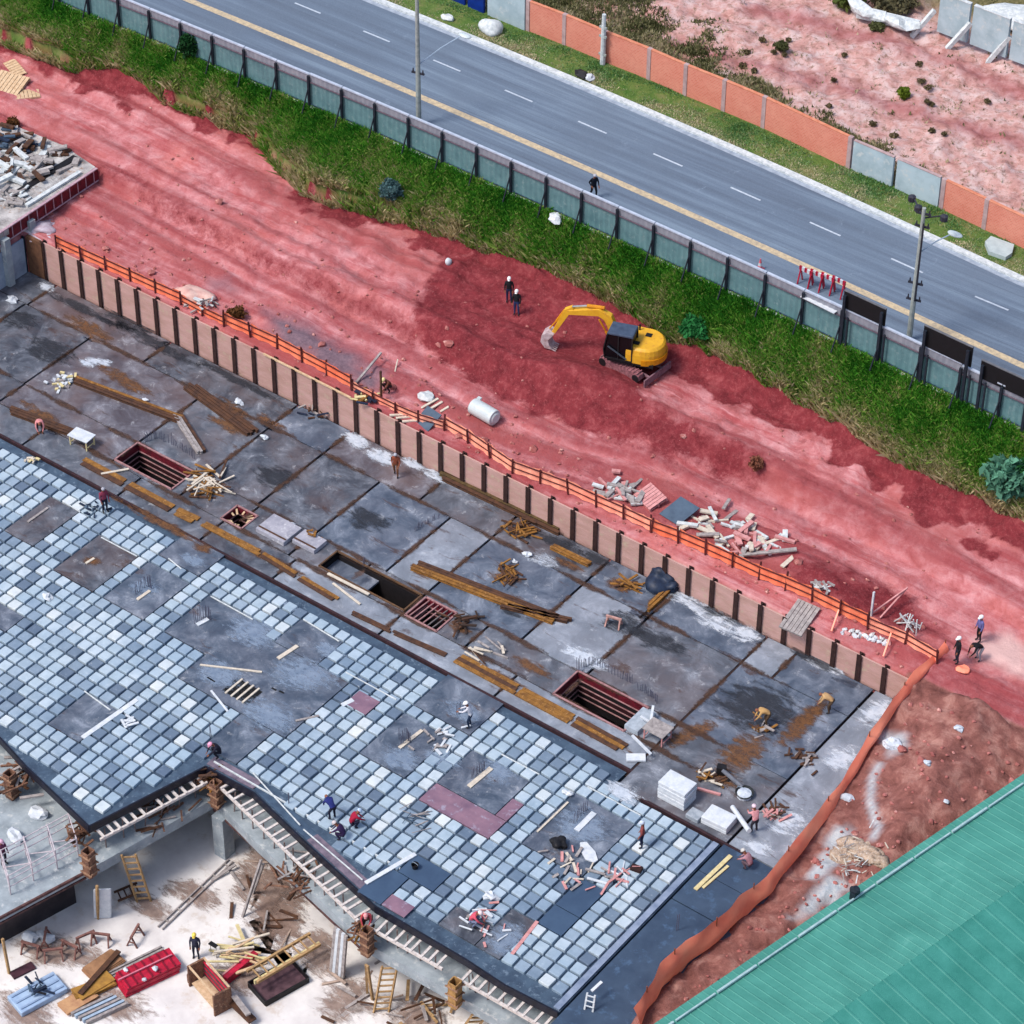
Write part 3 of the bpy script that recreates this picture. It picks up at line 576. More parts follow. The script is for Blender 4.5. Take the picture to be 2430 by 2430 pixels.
R_ = {k: (snap(a), max(snap(b_), snap(a)+.6), snap(c), max(snap(d_), snap(c)+.6), e) for k, (a, b_, c, d_, e) in R_.items()}
DM2 = [DM[5], DM[5], DM[4], DM[1], DM[5]]+[M('pink plywood', KS(150, 116, 132), KS(118, 92, 112), .8, .6, 0, KS(160, 150, 168)), M('new blue plywood', KS(70, 92, 118), KS(58, 78, 104), .6, .5)]
for nm, (x0, x1, y0, y1, ti) in R_.items(): MB().bx(x0*K+.03, x1*K-.03, y0*K+.03, y1*K-.03, -.17, -.05+.004*random.random()).build('cover_sheet', DM2[ti], ws)
# thin guide lines (aluminium strips) beside the cover sheets
for (a, c) in (((150, 1190), (190, 1215)), ((240, 1275), (325, 1320)), ((400, 1325), (430, 1350)), ((500, 1415), (600, 1470)), ((720, 1470), (805, 1522)), ((820, 1595), (940, 1660)), ((1190, 1790), (1280, 1838)), ((1395, 1867), (1520, 1935)), ((600, 1834), (712, 1958)), ((720, 1968), (860, 2088)), ((200, 1640), (262, 1685))):
    MB().bar(at(*a, -.0), at(*c, -.0), .07, .04).build('guide_strip', KC, ws)
# waffle forms
def inpoly(x, y, P):
    c = False
    for i in range(len(P)):
        a, b = P[i-1], P[i]
        if (a[1] > y) != (b[1] > y) and x < a[0]+(y-a[1])*(b[0]-a[0])/(b[1]-a[1]): c = not c
    return c
INS = [(-14, .2), (47.25, .2), (47.25, -1.2), (54.1, -1.2), (54.1, -15.2), (51.2, -15.3), (48.5, -15.2), (42.6, -15.2), (37.5, -13.95), (31.6, -12.8), (29.1, -12.6), (28.35, -13.5), (26.75, -20.45), (21, -19.35), (18.2, -18.65), (-14, -18.3)]
def boxform(s=.34, h=.2, lid=True):
    vs = []
    for r, z in ((s, -h), (s-.006, -.05), (s-.022, -.006), (s-.034, 0)):
        c = .035
        for sx, sy_ in ((1, 1), (-1, 1), (-1, -1), (1, -1)):
            pts = [(sx*r, sy_*(r-c)), (sx*(r-c), sy_*r)]
            if sx*sy_ < 0: pts = pts[::-1]
            vs += [(x, y, z) for x, y in pts]
    fs = []
    for k in range(3):
        for i in range(8): fs.append((k*8+i, k*8+(i+1) % 8, (k+1)*8+(i+1) % 8, (k+1)*8+i))
    fs.append(tuple(range(24, 32))); return vs, fs
def formmat(name, src):
    m, t, p = mk(name)
    f = attr(t, 'tone') if src == 'attr' else nd(t, 'ShaderNodeObjectInfo').outputs['Random']
    c = ramp(t, f, [(0, KS(98, 116, 138)), (.12, KS(128, 148, 168)), (.3, KS(156, 176, 194)), (.6, KS(176, 196, 210)), (.9, KS(194, 210, 222)), (1, KS(226, 232, 232))])
    n_ = noise(t, 1.6, 6, .7); c = mix(t, .55, c, mix(t, 1, c, ramp(t, n_, [(.3, (.62, .66, .68)), (.6, (1, 1, 1))]), 'MULTIPLY'))
    n2 = noise(t, .16, 4, .6); c = mix(t, .6, c, mix(t, 1, c, ramp(t, n2, [(.4, (.72, .78, .84)), (.6, (1.1, 1.05, 1.0))]), 'MULTIPLY'))
    ao = nd(t, 'ShaderNodeSeparateXYZ'); tc = nd(t, 'ShaderNodeNewGeometry'); t.links.new(tc.outputs['Position'], ao.inputs[0])
    c = mix(t, step(t, noise(t, 3.2, 8, .82), .6, .68), c, mix(t, .6, c, KS(230, 234, 234))); c = mix(t, step(t, noise(t, 2.1, 8, .85), .61, .67), c, mix(t, .55, c, KS(80, 94, 108)))
    t.links.new(c, p.inputs['Base Color']); p.inputs['Roughness'].default_value = .6; bump(t, p, noise(t, 7, 4, .6), .2, .02); return m
FM, FMA = formmat('waffle form plastic', 'obj'), formmat('waffle form plastic mass', 'attr')
vs, fs = boxform(); cand = []
for n in range(-12, 68):
    for r in range(0, 34):
        x, y = n*.8, -r*.8
        if not (inpoly(x-.36, y-.36, INS) and inpoly(x+.36, y+.36, INS) and inpoly(x+.36, y-.36, INS) and inpoly(x-.36, y+.36, INS)): continue
        px, py = proj((x, y, 0))
        if not (-60 < px < 2490 and -60 < py < 2490): continue
        if any(x0*K-.05 < x < x1*K+.05 and y0*K-.05 < y < y1*K+.05 for (x0, x1, y0, y1, _) in R_.values()): continue
        cand.append(((Vector((x, y, 0))-CL).length, x, y))
cand.sort()
proto = None
for i, (_, x, y) in enumerate(cand[:300]):
    if proto is None: proto = MB().add(vs, fs).build('waffle_form', FM); o = proto
    else: o = proto.copy(); COL.objects.link(o)
    o.location = (x+random.gauss(0, .012), y+random.gauss(0, .012), random.gauss(0, .01)); o.rotation_euler = (random.gauss(0, .018), random.gauss(0, .018), random.gauss(0, .03))
    tag(o, 'pale blue square waffle form on the formwork slab', 'waffle form', 'waffle forms set out in rows on the slab')
b = MB(); tone = []
for _, x, y in cand[300:]:
    a = random.gauss(0, .02); ca, sa = math.cos(a), math.sin(a); jx, jy, jz = random.gauss(0, .012), random.gauss(0, .012), random.gauss(0, .006)
    b.add([(x+jx+v[0]*ca-v[1]*sa, y+jy+v[0]*sa+v[1]*ca, v[2]+jz) for v in vs], fs); tone += [random.random()]*len(vs)
o = b.build('waffle_forms', FMA); at_ = o.data.attributes.new('tone', 'FLOAT', 'POINT'); at_.data.foreach_set('value', tone)
tag(o, 'the many further rows of pale blue square waffle forms', 'waffle forms', 'waffle forms set out in rows on the slab', 'stuff')
# --- dark blue plywood apron right of the waffle field
ap = thing('plywood_apron', 'smooth dark blue plywood sheets between the waffle forms and the orange netting', 'formwork deck', (56, -8, -.1))
NB = M('apron blue', KS(68, 86, 108), KS(52, 68, 90), .5, .5, 0, KS(76, 100, 128), .05)
def nx(y): return float(np.interp(y, NETX[0], NETX[1]))
for (y0, y1) in ((-3.4, -.95), (-5.9, -3.45), (-17.5, -5.98)): MB().prism([(54.62, y0), (nx(y0)+.25, y0), (nx(y1)+.25, y1), (54.62, y1)], -.3, -.06).build('sheet', NB, ap)
MB().prism([(54.5, -17.6), (58.6, -17.6), (58.6, -.9), (54.5, -.9)], -.6, -.4).build('underlay', EDG, ap)
# --- floor below: slab band, beams, columns
CB = M('beam concrete', KS(172, 182, 188), KS(138, 148, 154), .9, .9, 0, KS(196, 200, 200), .2)
mb_ = thing('lower_slab', 'grey concrete slab band and beams of the storey below the waffle slab', 'slab', (30, -18, -2.5))
ob = [at(0, 2200, -2.95), at(205, 2090, -2.95), at(508, 1918, -2.95), at(613, 2024, -2.95), at(700, 2103, -2.95), at(870, 2261, -2.95), at(1094, 2390, -2.95), at(1300, 2510, -2.95)]
ob = [(p.x, p.y) for p in ob]
inn = [(16, -16), (24, -17), (28.0, -12.2), (32, -12), (36, -13), (42, -14), (50, -14.5), (56, -14.5)]
MB().prism([ob[0], ob[1], (24.3, -19.2), (22, -16.8), (14, -15.5), (8, -18), (ob[0][0]-9, ob[0][1]-.3)], -2.6, -2.3).build('slab_plate', CB, mb_)
for i in range(1, 7):
    a, c = Vector((*ob[i], 0)), Vector((*ob[i+1], 0)); d = (c-a).normalized(); n_ = Vector((-d.y, d.x, 0))
    MB().prism([tuple(a[:2]), tuple(c[:2]), tuple((c+n_*2.2-d*(.0 if i != 1 else 1.0))[:2]), tuple((a+n_*2.2+d*(.9 if i == 2 else 0))[:2])], -2.95, -2.25+.01*i).build('edge_beam', CB, mb_)
MB().bar(Vector((*ob[0], -2.3)), Vector((*ob[1], -2.3)), .12, .16).bar(Vector((*ob[0], -2.7)), Vector((*ob[1], -2.7)), .1, .12).build('edge_rail', M('rusty edge', KS(110, 76, 72), KS(60, 40, 42), 3), mb_)
MB().bar(Vector((*ob[2], -2.98))-Vector((0, .04, 0)), Vector((*ob[5], -2.98))-Vector((0, .04, 0)), .1, .14).build('lower_rail', M('rusty edge', (0, 0, 0)), mb_)
mid = [(ob[1][0]+.3, ob[1][1]+1.0), (28.75, -12.4), (41.3, -15.2)]
def column(x, y, s=.8, z1=-2.9): MB().bx(x-s/2, x+s/2, y-s/2, y+s/2, FZ, z1).build('column', CB, mb_)
q = at(525, 2032, FZ); column(q.x, q.y+.3)
for x, y in ((33.5, -10.5), (38, -10), (44, -11), (24, -12), (17, -13.5), (49, -11.5), (12, -15)): column(x, y, .7, -.5)
# dark back walls of the lower storey so that the space under the slab closes
DV = M('dark backing wall', KS(70, 62, 64), KS(44, 40, 44), .8)
bwt = thing('backing_wall', 'dark walls under the formwork slab, the nearer ones added to darken the void', 'wall', (30, -6, FZ))
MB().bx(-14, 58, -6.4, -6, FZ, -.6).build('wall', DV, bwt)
tag(MB().bx(57, 57.4, -18, -6, FZ, -.6).build('backing_wall', DV), 'dark wall closing the right end under the slab', 'wall')
# brown rubble strip along the beams
RB = M('brown rubble', KS(176, 146, 130), KS(124, 96, 84), 2.5, .95, 0, KS(204, 186, 176), .6)
def heap(name, lab, cat, pts, z, mat, r=.5, hgt=.25, n=14, seed=0):
    rr = random.Random(seed); b = MB(); ps = [at(px, py, z) if z is not None else gnd(px, py) for px, py in pts]
    for i in range(n):
        k = rr.random()*(len(ps)-1) if len(ps) > 1 else 0; j = int(k); p0 = ps[j] if len(ps) == 1 else ps[j].lerp(ps[min(j+1, len(ps)-1)], k-j)
        s = r*rr.uniform(.5, 1.2); b.blob((p0.x+rr.gauss(0, r*.45), p0.y+rr.gauss(0, r*.45), p0.z), (s, s*rr.uniform(.6, 1), hgt*rr.uniform(.5, 1.1)), seed*31+i, .35, 2)
    return tag(b.build(name, mat, smooth=True), lab, cat)
for i, off in ((0, 1.6), (1, 4.6), (2, 2.6), (3, 2.6), (4, 2.6), (5, 2.6)):
    a, c = Vector((*ob[i], 0)), Vector((*ob[i+1], 0)); d = (c-a).normalized(); n_ = Vector((-d.y, d.x, 0))
    e0w = 5 if i == 0 else (1.6 if i == 1 else 0); MB().bar(a+n_*off-d*(8 if i == 0 else 0)+d*(3.4 if i == 2 else 0)+Vector((0, 0, -4.35)), c+n_*off-d*(4.4 if i == 1 else 0)+Vector((0, 0, -4.35)), .2, 3.3).build('wall', DV, bwt)  # dark walls added behind the slab edge so the void reads dark
# --- joist platforms (look like ladders) round the slab edge
LT = M('weathered joist timber', KS(230, 222, 216), KS(190, 178, 172), 5, .85); LY = M('yellow joist timber', KS(196, 160, 112), KS(150, 118, 84), 5)
def joists(lab, o1, o2, n, z=-.75, w=1.0, sgn=1, mat=LT, skip=(), grp='ladder-like joist platforms hung along the slab edge'):
    a, c = at(*o1, z), at(*o2, z); d = (c-a).normalized(); nn = Vector((-d.y, d.x, 0))*w*sgn
    t_ = thing('joist_platform', lab, 'joist platform', a, grp)
    MB().bar(a, c, .13, .16).build('rail', mat, t_); MB().bar(a+nn, c+nn, .13, .16).build('rail', mat, t_)
    for i in range(n):
        if i in skip: continue
        f = (i+.5+random.uniform(-.15, .15))/n; p = a+(c-a)*f; MB().bar(p-nn*.06+Vector((0, 0, .08)), p+nn*1.05+Vector((0, 0, .1)), .14, .1).build('joist', mat, t_)
    return t_
joists('ladder-like joist platform left of the inner slab corner', (238, 1993), (492, 1857), 13, w=1.15, skip=(6,))
joists('long ladder-like joist platform running down from the inner slab corner', (520, 1866), (850, 2186), 22, w=1.15, skip=(11,))
joists('ladder-like joist platform in the middle of the lower slab edge', (866, 2196), (1050, 2300), 9, w=1.1)
joists('ladder-like joist platform at the bottom edge of the photo', (1084, 2322), (1300, 2445), 10, w=1.1)
RT_ = M('rusty formwork timber', KS(138, 98, 76), KS(88, 62, 54), 4, .9, 0, KS(176, 150, 124))
def fpost(px, py, lab, z0=-2.3, z1=-.45, s=.5, mat=RT_):
    p = at(px, py, z0); t_ = thing('column_formwork', lab, 'column formwork', p, 'brown timber column boxes under the slab edge')
    for dx, dy in ((-1, 0), (1, 0), (0, -1), (0, 1)): MB().box((p.x+dx*s/2, p.y+dy*s/2, (z0+z1)/2), (.06 if dx else s, .06 if dy else s-.08, z1-z0)).build('shutter_panel', mat, t_)
    for k in range(3):
        z = z0+.3+(z1-z0-.6)*k/2
        b = MB()
        for dx, dy in ((-1, 0), (1, 0), (0, -1), (0, 1)): b.box((p.x+dx*(s/2+.06), p.y+dy*(s/2+.06), z), (.06 if dx else s+.3, .06 if dy else s+.12, .08))
        b.build('clamp', M('clamp timber', KS(176, 138, 110), KS(120, 88, 70), 4), t_)
fpost(215, 2075, 'rusty brown column box at the left end of the joist platform'); fpost(516, 1912, 'rusty brown column box at the inner slab corner')
fpost(872, 2262, 'orange-brown column box between the middle platforms'); fpost(1080, 2385, 'yellowish column box right of the middle platform', mat=M('ochre formwork', KS(190, 146, 88), KS(130, 96, 60), 4))
fpost(30, 1890, 'dark brown column box at the left edge of the photo')
# --- orange netting down the right side
def netmat(name, c1, c2):
    m, t, p = mk(name); c = ramp(t, noise(t, .5, 5, .6), [(.3, c2), (.65, c1)]); t.links.new(c, p.inputs['Base Color']); p.inputs['Roughness'].default_value = .6
    tr = nd(t, 'ShaderNodeBsdfTranslucent'); t.links.new(c, tr.inputs[0]); mx = nd(t, 'ShaderNodeMixShader'); mx.inputs[0].default_value = .12
    t.links.new(p.outputs[0], mx.inputs[1]); t.links.new(tr.outputs[0], mx.inputs[2]); t.links.new(mx.outputs[0], t.nodes['Material Output'].inputs[0]); return m
ON = netmat('orange netting', KS(255, 156, 122, 1.05), KS(240, 116, 92, 1.05)); ON2 = netmat('salmon netting', KS(224, 110, 100), KS(176, 72, 66))
pl = [(2233, 1545), (2160, 1630), (2108, 1700), (2050, 1790), (1985, 1880), (1925, 1965), (1860, 2050), (1810, 2115), (1745, 2170), (1690, 2225), (1620, 2275), (1560, 2335), (1525, 2385), (1495, 2440)]
hw = [.6, .75, .85, .85, .85, 1.1, 1.25, 1.2, 1.5, 1.4, 1.5, 1.6, 1.3, 1.3]
b = MB(); rows = 7; N = 0; pts = [at(*q, zb) for q, zb in zip(pl, (1.55, 1.1, .75, .35, .15, .1, .1, .1, .1, .1, .1, .1, .1, .1))]
for p in pts: p.z = max(p.z, min(hz(p.x+.45, p.y), hz(p.x+.9, p.y)+.1)) if p.y > 1 else p.z; cols = []
for i in range(len(pts)-1):
    for s in range(8): cols.append((pts[i].lerp(pts[i+1], s/8), hw[i]+(hw[i+1]-hw[i])*s/8))
for j, (p, h_) in enumerate(cols):
    for r in range(rows):
        f = r/(rows-1); k = math.sin(f*math.pi)*.35+(mn.noise(Vector((j*.2, f*2.2, 3)))*.25)
        b.v.append((p.x+.15+k*.7+(1-f)*.15, p.y-k*.1, p.z-.2+h_*1.15*f+mn.noise(Vector((j*.12, 1, 1)))*.12*f))
b.f = [(j*rows+r, (j+1)*rows+r, (j+1)*rows+r+1, j*rows+r+1) for j in range(len(cols)-1) for r in range(rows-1)]; b.m = [0]*len(b.f)
nt_ = thing('orange_netting', 'sagging orange safety netting down the right side of the slab', 'safety netting', tuple(pts[6]))
b.build('net', ON, nt_, smooth=True)
for j in range(0, len(cols), 12): p, h_ = cols[j]; MB().tube((p.x+.2, p.y, p.z-.4), (p.x+.2, p.y, p.z+h_*1.25-.05), .035, 6).build('stake', M('stake', KS(150, 84, 60)), nt_)
# --- mesh fence on the dirt behind the pile wall
def meshfence(lab, pxs, h, mat, zf=None, sp_=1.95, grp=None):
    ps = [gnd(*q) for q in pxs]; t_ = thing('mesh_fence', lab, 'mesh fence', ps[0], grp); L = [0]
    for i in range(len(ps)-1): L.append(L[-1]+(ps[i+1]-ps[i]).length)
    n = max(1, round(L[-1]/sp_)); P = []
    for k in range(n+1):
        s = L[-1]*k/n; i = max(j for j in range(len(L)) if L[j] <= s+1e-6); i = min(i, len(ps)-2); p = ps[i].lerp(ps[i+1], (s-L[i])/(L[i+1]-L[i])); P.append(Vector((p.x, p.y, hz(p.x, p.y))))
    for k, p in enumerate(P):
        u = Vector((random.gauss(0, .05), random.gauss(0, .05), 1)); hh = h*random.uniform(.95, 1.12)
        MB().bar(p-Vector((0, .05, .2)), p-Vector((0, .05, 0))+u*hh, .09, .09).build('stake', M('dark stake', KS(104, 42, 40), KS(70, 30, 32), 4), t_)
        if k < n:
            q = P[k+1]; b = MB()
            for j in range(6):
                for r in range(3):
                    def pt(jj, rr): return p.lerp(q, jj/6)+Vector((0, .02+.06*math.sin(jj*1.9+k), .05+h*.86*rr/3-.08*math.sin(jj/6*math.pi)*(rr > 0)))
                    b.add([pt(j, r), pt(j+1, r), pt(j+1, r+1), pt(j, r+1)], [(0, 1, 2, 3)])
            b.build('netting', mat, t_)
            MB().bar(p+Vector((0, -.05, h*.8)), q+Vector((0, -.05, h*.8)), .05, .08).build('rail', M('dark stake', (0, 0, 0)), t_)
            MB().bar(p+Vector((0, -.05, h*.4)), q+Vector((0, -.05, h*.4)), .04, .06).build('rail', M('dark stake', (0, 0, 0)), t_)
ORM = netmat('orange mesh', KS(255, 146, 108, 1), KS(250, 122, 84, 1)); PKM = netmat('pink mesh', KS(255, 176, 146, 1.1), KS(255, 150, 122, 1.1))
meshfence('low orange mesh fence on stakes at the left end of the pile wall', [(135, 590), (250, 640), (430, 722)], 1.1, ORM)
meshfence('orange mesh fence on stakes above the middle piles, left of the broken post', [(532, 772), (640, 818), (740, 870), (835, 925)], 1.15, ORM)
meshfence('low sagging pink mesh fence between the broken post and the slate sheet', [(835, 927), (900, 960), (980, 998), (1055, 1022)], .8, PKM)
meshfence('short orange mesh fence length with scraps draped over it', [(430, 723), (480, 750), (532, 774)], .9, ORM)
meshfence('pink mesh fence on stakes beside the white tank', [(1055, 1020), (1110, 1050), (1160, 1085), (1220, 1125), (1330, 1165), (1430, 1210), (1545, 1262)], 1.15, PKM)
meshfence('long orange mesh fence on stakes above the right piles', [(1545, 1264), (1640, 1300), (1760, 1355), (1880, 1408), (1990, 1458), (2060, 1490)], 1.2, ORM)
meshfence('pink faded mesh fence ending at the orange netting corner', [(2060, 1492), (2130, 1520), (2190, 1552), (2225, 1575)], 1.05, PKM)
# --- green roof
GRM, tt, pp = mk('green roof sheet'); f1 = noise(tt, .35, 6, .65, .4); f2 = noise(tt, 1, 5, .7, 0, None, (.3, 3, 1))
cc = ramp(tt, f1, [(.3, KS(54, 128, 114)), (.6, KS(74, 152, 136)), (.75, KS(100, 170, 154))]); cc = mix(tt, .1, cc, ramp(tt, f2, [(.35, KS(50, 118, 104)), (.65, KS(98, 164, 150))]))
tt.links.new(cc, pp.inputs['Base Color']); pp.inputs['Roughness'].default_value = .55; bump(tt, pp, f2, .12, .03)
GR2, tt, pp = mk('green roof sheet shaded'); f1 = noise(tt, .4, 6, .65, .4); cc = ramp(tt, f1, [(.3, KS(38, 120, 104)), (.6, KS(54, 138, 122)), (.8, KS(80, 158, 144))]); f2 = noise(tt, .8, 6, .7)  # darker copy of the roof sheet, the far slope's shade put into its colour
cc = mix(tt, .3, cc, ramp(tt, f2, [(.35, KS(40, 122, 112)), (.65, KS(84, 164, 152))])); tt.links.new(cc, pp.inputs['Base Color']); pp.inputs['Roughness'].default_value = .55
e0, e1 = at(1560, 2424, 4.6), at(2429, 1836, 4.6); d = (e1-e0).normalized(); nn = Vector((d.y, -d.x, 0)); A = e0-d*20; B = e1+d*25
r0 = at(1948, 2429, 5.6); dist = (r0-e0).dot(nn)
gb = thing('green_roofed_building', 'building under a large green ribbed roof in the bottom right corner', 'building', tuple(e0+nn*8))
u = Vector((0, 0, 1)); b = MB(); NN = 150
def roofpanel(p0, p1, w, z0, z1, name, mat, pitch=.5, dx=None):
    b = MB(); n = int((p1-p0).length/pitch)
    for i in range(n):
        for k, (f0, f1, h0, h1) in enumerate(((0, .8, 0, 0), (.8, .86, 0, .018), (.86, .94, .018, .018), (.94, 1, .018, 0))):
            a = p0+(p1-p0)*((i+f0)/n); c = p0+(p1-p0)*((i+f1)/n)
            b.add([a+u*(z0+h0), c+u*(z0+h1), c+nn*w+u*(z1+h1), a+nn*w+u*(z1+h0)], [(3, 2, 1, 0)])
    return b.build(name, mat, gb)
o0 = Vector((A.x, A.y, 0)); o1 = Vector((B.x, B.y, 0))
roofpanel(o0, o1, dist, 4.6, 5.6, 'roof_slope', GRM); roofpanel(o0+nn*dist, o1+nn*dist, 12, 5.6, 4.4, 'roof_slope', GR2, .9)
MB().bar(o0+u*2.2+nn*.3, o1+u*2.2+nn*.3, .2, 4.6).build('wall', M('green wall', KS(70, 140, 130)), gb)
ga, gc = at(1600, 2424, 4.85), at(2429, 1858, 4.85); dd = (gc-ga)
for k in range(-6, 14):
    MB().tube(ga+dd*(k/9+.004), ga+dd*((k+1)/9-.002), .06+.02*(k % 2), 6).build('cable_duct', M('pale duct', KS(180, 206, 208), KS(150, 180, 184), 3), gb)
q = at(2028, 2122, 4.9); MB().box(tuple(q), (.3, .5, .5)).blob((q.x, q.y, q.z+.3), (.25, .2, .25), 3, .3).build('junction_box', DK, gb)
# ================================================================== POLES, MACHINE, PEOPLE
CPOLE = M('pole concrete', KS(170, 176, 170), KS(140, 148, 146), 3, .85); GALV = M('galvanised steel', KS(176, 196, 214), KS(150, 170, 190), 4, .5); CER = M('insulator', KS(60, 60, 70), KS(40, 40, 50), 5, .4)
def pole(lab, px, py, H, arm_dir, arm_z, arm_l, boxes):
    z = ZR+.05; q = at(px, py, z); t_ = thing('street_light_pole', lab, 'street light pole', q); u = Vector((0, 0, 1))
    MB().tube(q-u*.3, q+u*H, .19, 10, .12).build('pole', CPOLE, t_)
    for bz, dx in boxes:
        MB().bar(q+Vector((-.45, -.1, bz)), q+Vector((.45, .1, bz)), .1, .12).build('crossarm', CER, t_)
        b = MB()
        for s in (-.35, .0, .35): b.tube(q+Vector((s, s*.2, bz+.05)), q+Vector((s, s*.2, bz+.3)), .06, 6, .04)
        b.build('insulators', CER, t_)
    d = Vector((*arm_dir, 0)).normalized(); a = q+u*arm_z
    if arm_l:
        e = a+d*arm_l+u*arm_l*.55
        MB().tube(a, a.lerp(e, .55)+u*.12, .045, 6).tube(a.lerp(e, .55)+u*.12, e, .045, 6).build('lamp_arm', GALV, t_)
        lm = MB().blob(e+d*.35, (.5, .28, .12), 2, .05, 2).build('lamp_head', M('lamp head', KS(214, 224, 226), KS(190, 204, 208), 5, .4), t_, smooth=True)
    return t_, q
pole('tall street light pole rising past the top edge behind the fence', 994, 296, 9.6, (.55, .83), 4.6, 2.9, [(4.0, 0)])
t_, q = pole('street light pole with dark crossarms between two black boards', 2157, 806, 9.6, (.62, .78), 6.4, 1.8, [(9.2, 0), (8.3, 0), (4.2, 0), (3.0, 0)])
MB().tube(q+Vector((.14, -.1, 3)), q+Vector((.14, -.1, 8.6)), .06, 6).build('cable', CER, t_)
q2 = q+Vector((0, 0, 8.9)); MB().tube(q2, q2+Vector((-1.6, 1.4, .2)), .05, 6).tube(q2, q2+Vector((.9, .8, .1)), .05, 6).build('upper_arm', CER, t_)
for dx in (-1.0, -.45, .7): MB().lathe(q2+Vector((dx*1.5, -dx*1.2 if dx < 0 else .6, -.1)), [(.1, 0), (.24, .05), (.24, .35), (.1, .42)], 8).build('transformer_can', CER, t_)
q = at(1437, 150, ZR); t_ = thing('utility_post', 'slim concrete post standing against the brick wall, taller than the wall', 'post', q-Vector((0, .3, 0)))
MB().tube(q-Vector((0, .35, .2)), q+Vector((0, -.35, 4.0)), .2, 8, .14).build('post', KC, t_)
for z in (.9, 2.3, 3.0): MB().bar(q+Vector((-.3, -.4, z)), q+Vector((.3, -.4, z)), .12, .16).build('bracket', CPOLE, t_)
# ------------------------------------------------------------------ excavator
YEL = M('excavator yellow', KS(240, 184, 48), KS(224, 162, 38), 1.5, .45, 0, KS(206, 142, 62), .03, .4); YDK = M('excavator amber', KS(226, 150, 20), KS(196, 124, 16), 2, .4, 0, b=.03)
GLS = M('cab glass', KS(12, 14, 20), KS(8, 10, 14), 2, .25, 0, b=0, spec=.25); CROOF = M('cab roof blue grey', KS(74, 88, 110), KS(58, 70, 90), 3, .5); TRK = M('muddy track', KS(170, 110, 116), KS(96, 60, 66), 5, .9, b=.3); BLKM = M('black metal', KS(30, 28, 32), KS(16, 16, 20), 4, .6); CHR = M('cylinder rod', KS(190, 196, 200), KS(160, 166, 170), 4, .3, .6); BUC = M('bucket worn steel', KS(206, 190, 192), KS(160, 130, 130), 5, .6)
e0_ = gnd(1498, 868); ex = thing('excavator', 'yellow tracked excavator with dark cab digging in the dark red soil', 'excavator', e0_)
def rotp(a, o=(0, 0)):
    ca, sa = math.cos(a), math.sin(a); return lambda x, y, z: Vector((e0_.x+.94*K*(x*ca-y*sa), e0_.y+.94*K*(x*sa+y*ca), e0_.z+.94*K*z))
T = rotp(math.radians(-3))
for s in (-1, 1):
    y = s*.82; prof = [(-1.25, .28), (-1.1, .06), (1.1, .06), (1.28, .28), (1.22, .52), (1.05, .6), (-1.05, .6), (-1.2, .52)]
    b = MB(); vs = [T(px_, y-.2, pz) for px_, pz in prof]+[T(px_, y+.2, pz) for px_, pz in prof]; n = len(prof)
    b.add(vs, [tuple(range(n)), tuple(range(n, 2*n))[::-1]]+[(i, i+n, (i+1) % n+n, (i+1) % n) for i in range(n)])
    tr = b.build('track', TRK, ex)
    g_ = MB()
    for k in range(12): g_.bar(T(-1.1+k*.2, y-.23, .62), T(-1.1+k*.2, y+.23, .62), .07, .05)
    g_.build('track_shoes', TRK, tr)
    for xx in (-1.02, 1.05): MB().tube(T(xx, y-.23, .32), T(xx, y+.23, .32), .2*K, 12).build('sprocket', BLKM, tr)
MB().bar(T(-.7, 0, .45), T(.7, 0, .45), 1.5*K, .3).build('undercarriage', BLKM, ex)
bl = MB(); bl.bar(T(1.62, -1.05, .28), T(1.62, 1.05, .28), .1, .5).bar(T(1.1, -.5, .35), T(1.6, -.5, .3), .12, .14).bar(T(1.1, .5, .35), T(1.6, .5, .3), .12, .14); bl.build('dozer_blade', M('muddy blade', KS(150, 112, 122), KS(100, 70, 80), 4), ex)
H = rotp(math.radians(199))
def hprism(name, prof, y0, y1, mat, par=ex, bevel=.0, tap=0):
    n = len(prof); b = MB(); vs = [H(x, y0+tap*(z > 1.3), z) for x, z in prof]+[H(x, y1-tap*(z > 1.3), z) for x, z in prof]
    ar = sum(prof[i][0]*prof[(i+1) % n][1]-prof[(i+1) % n][0]*prof[i][1] for i in range(n))
    f = [tuple(range(n)), tuple(range(n, 2*n))[::-1]]+[(i, i+n, (i+1) % n+n, (i+1) % n) for i in range(n)]
    if ar < 0: f = [q[::-1] for q in f]
    b.add(vs, f); return b.build(name, mat, par, bevel=bevel)
MB().tube(H(0, 0, .6), H(0, 0, .84), .62*K, 20).build('slew_ring', BLKM, ex)
hprism('platform', [(-1.35, .82), (1.0, .82), (1.0, 1.0), (-1.35, 1.0)], -.98, .98, BLKM)
# counterweight and hood with rounded rear
b = MB(); ring = []
for z, k in ((.98, 1), (1.45, 1), (1.72, .96), (1.84, .84)):
    for i in range(15):
        a = math.radians(90+180*i/14); ring.append(H(-.72+(1.0*math.cos(a))*k, 1.02*math.sin(a)*k, z))
    ring += [H(.05, -1.02*k, z), H(.05, 1.02*k, z)]
m_ = 17
b.add(ring, [(k*m_+i, k*m_+(i+1) % m_, (k+1)*m_+(i+1) % m_, (k+1)*m_+i) for k in range(3) for i in range(m_)]+[tuple(range(3*m_, 4*m_))])
b.build('engine_hood', YEL, ex, bevel=.03)
b = MB()
for i in range(14):
    a, c = math.radians(92+176*i/14), math.radians(92+176*(i+1)/14); b.bar(H(-.72+1.04*math.cos(a), 1.05*math.sin(a), 1.1), H(-.72+1.04*math.cos(c), 1.05*math.sin(c), 1.1), .06, .4)
b.build('counterweight', YDK, ex)
hprism('side_cover', [(.05, 1.0), (.95, 1.0), (.95, 1.3), (.05, 1.5)], -1.0, -.35, YDK, bevel=.03)
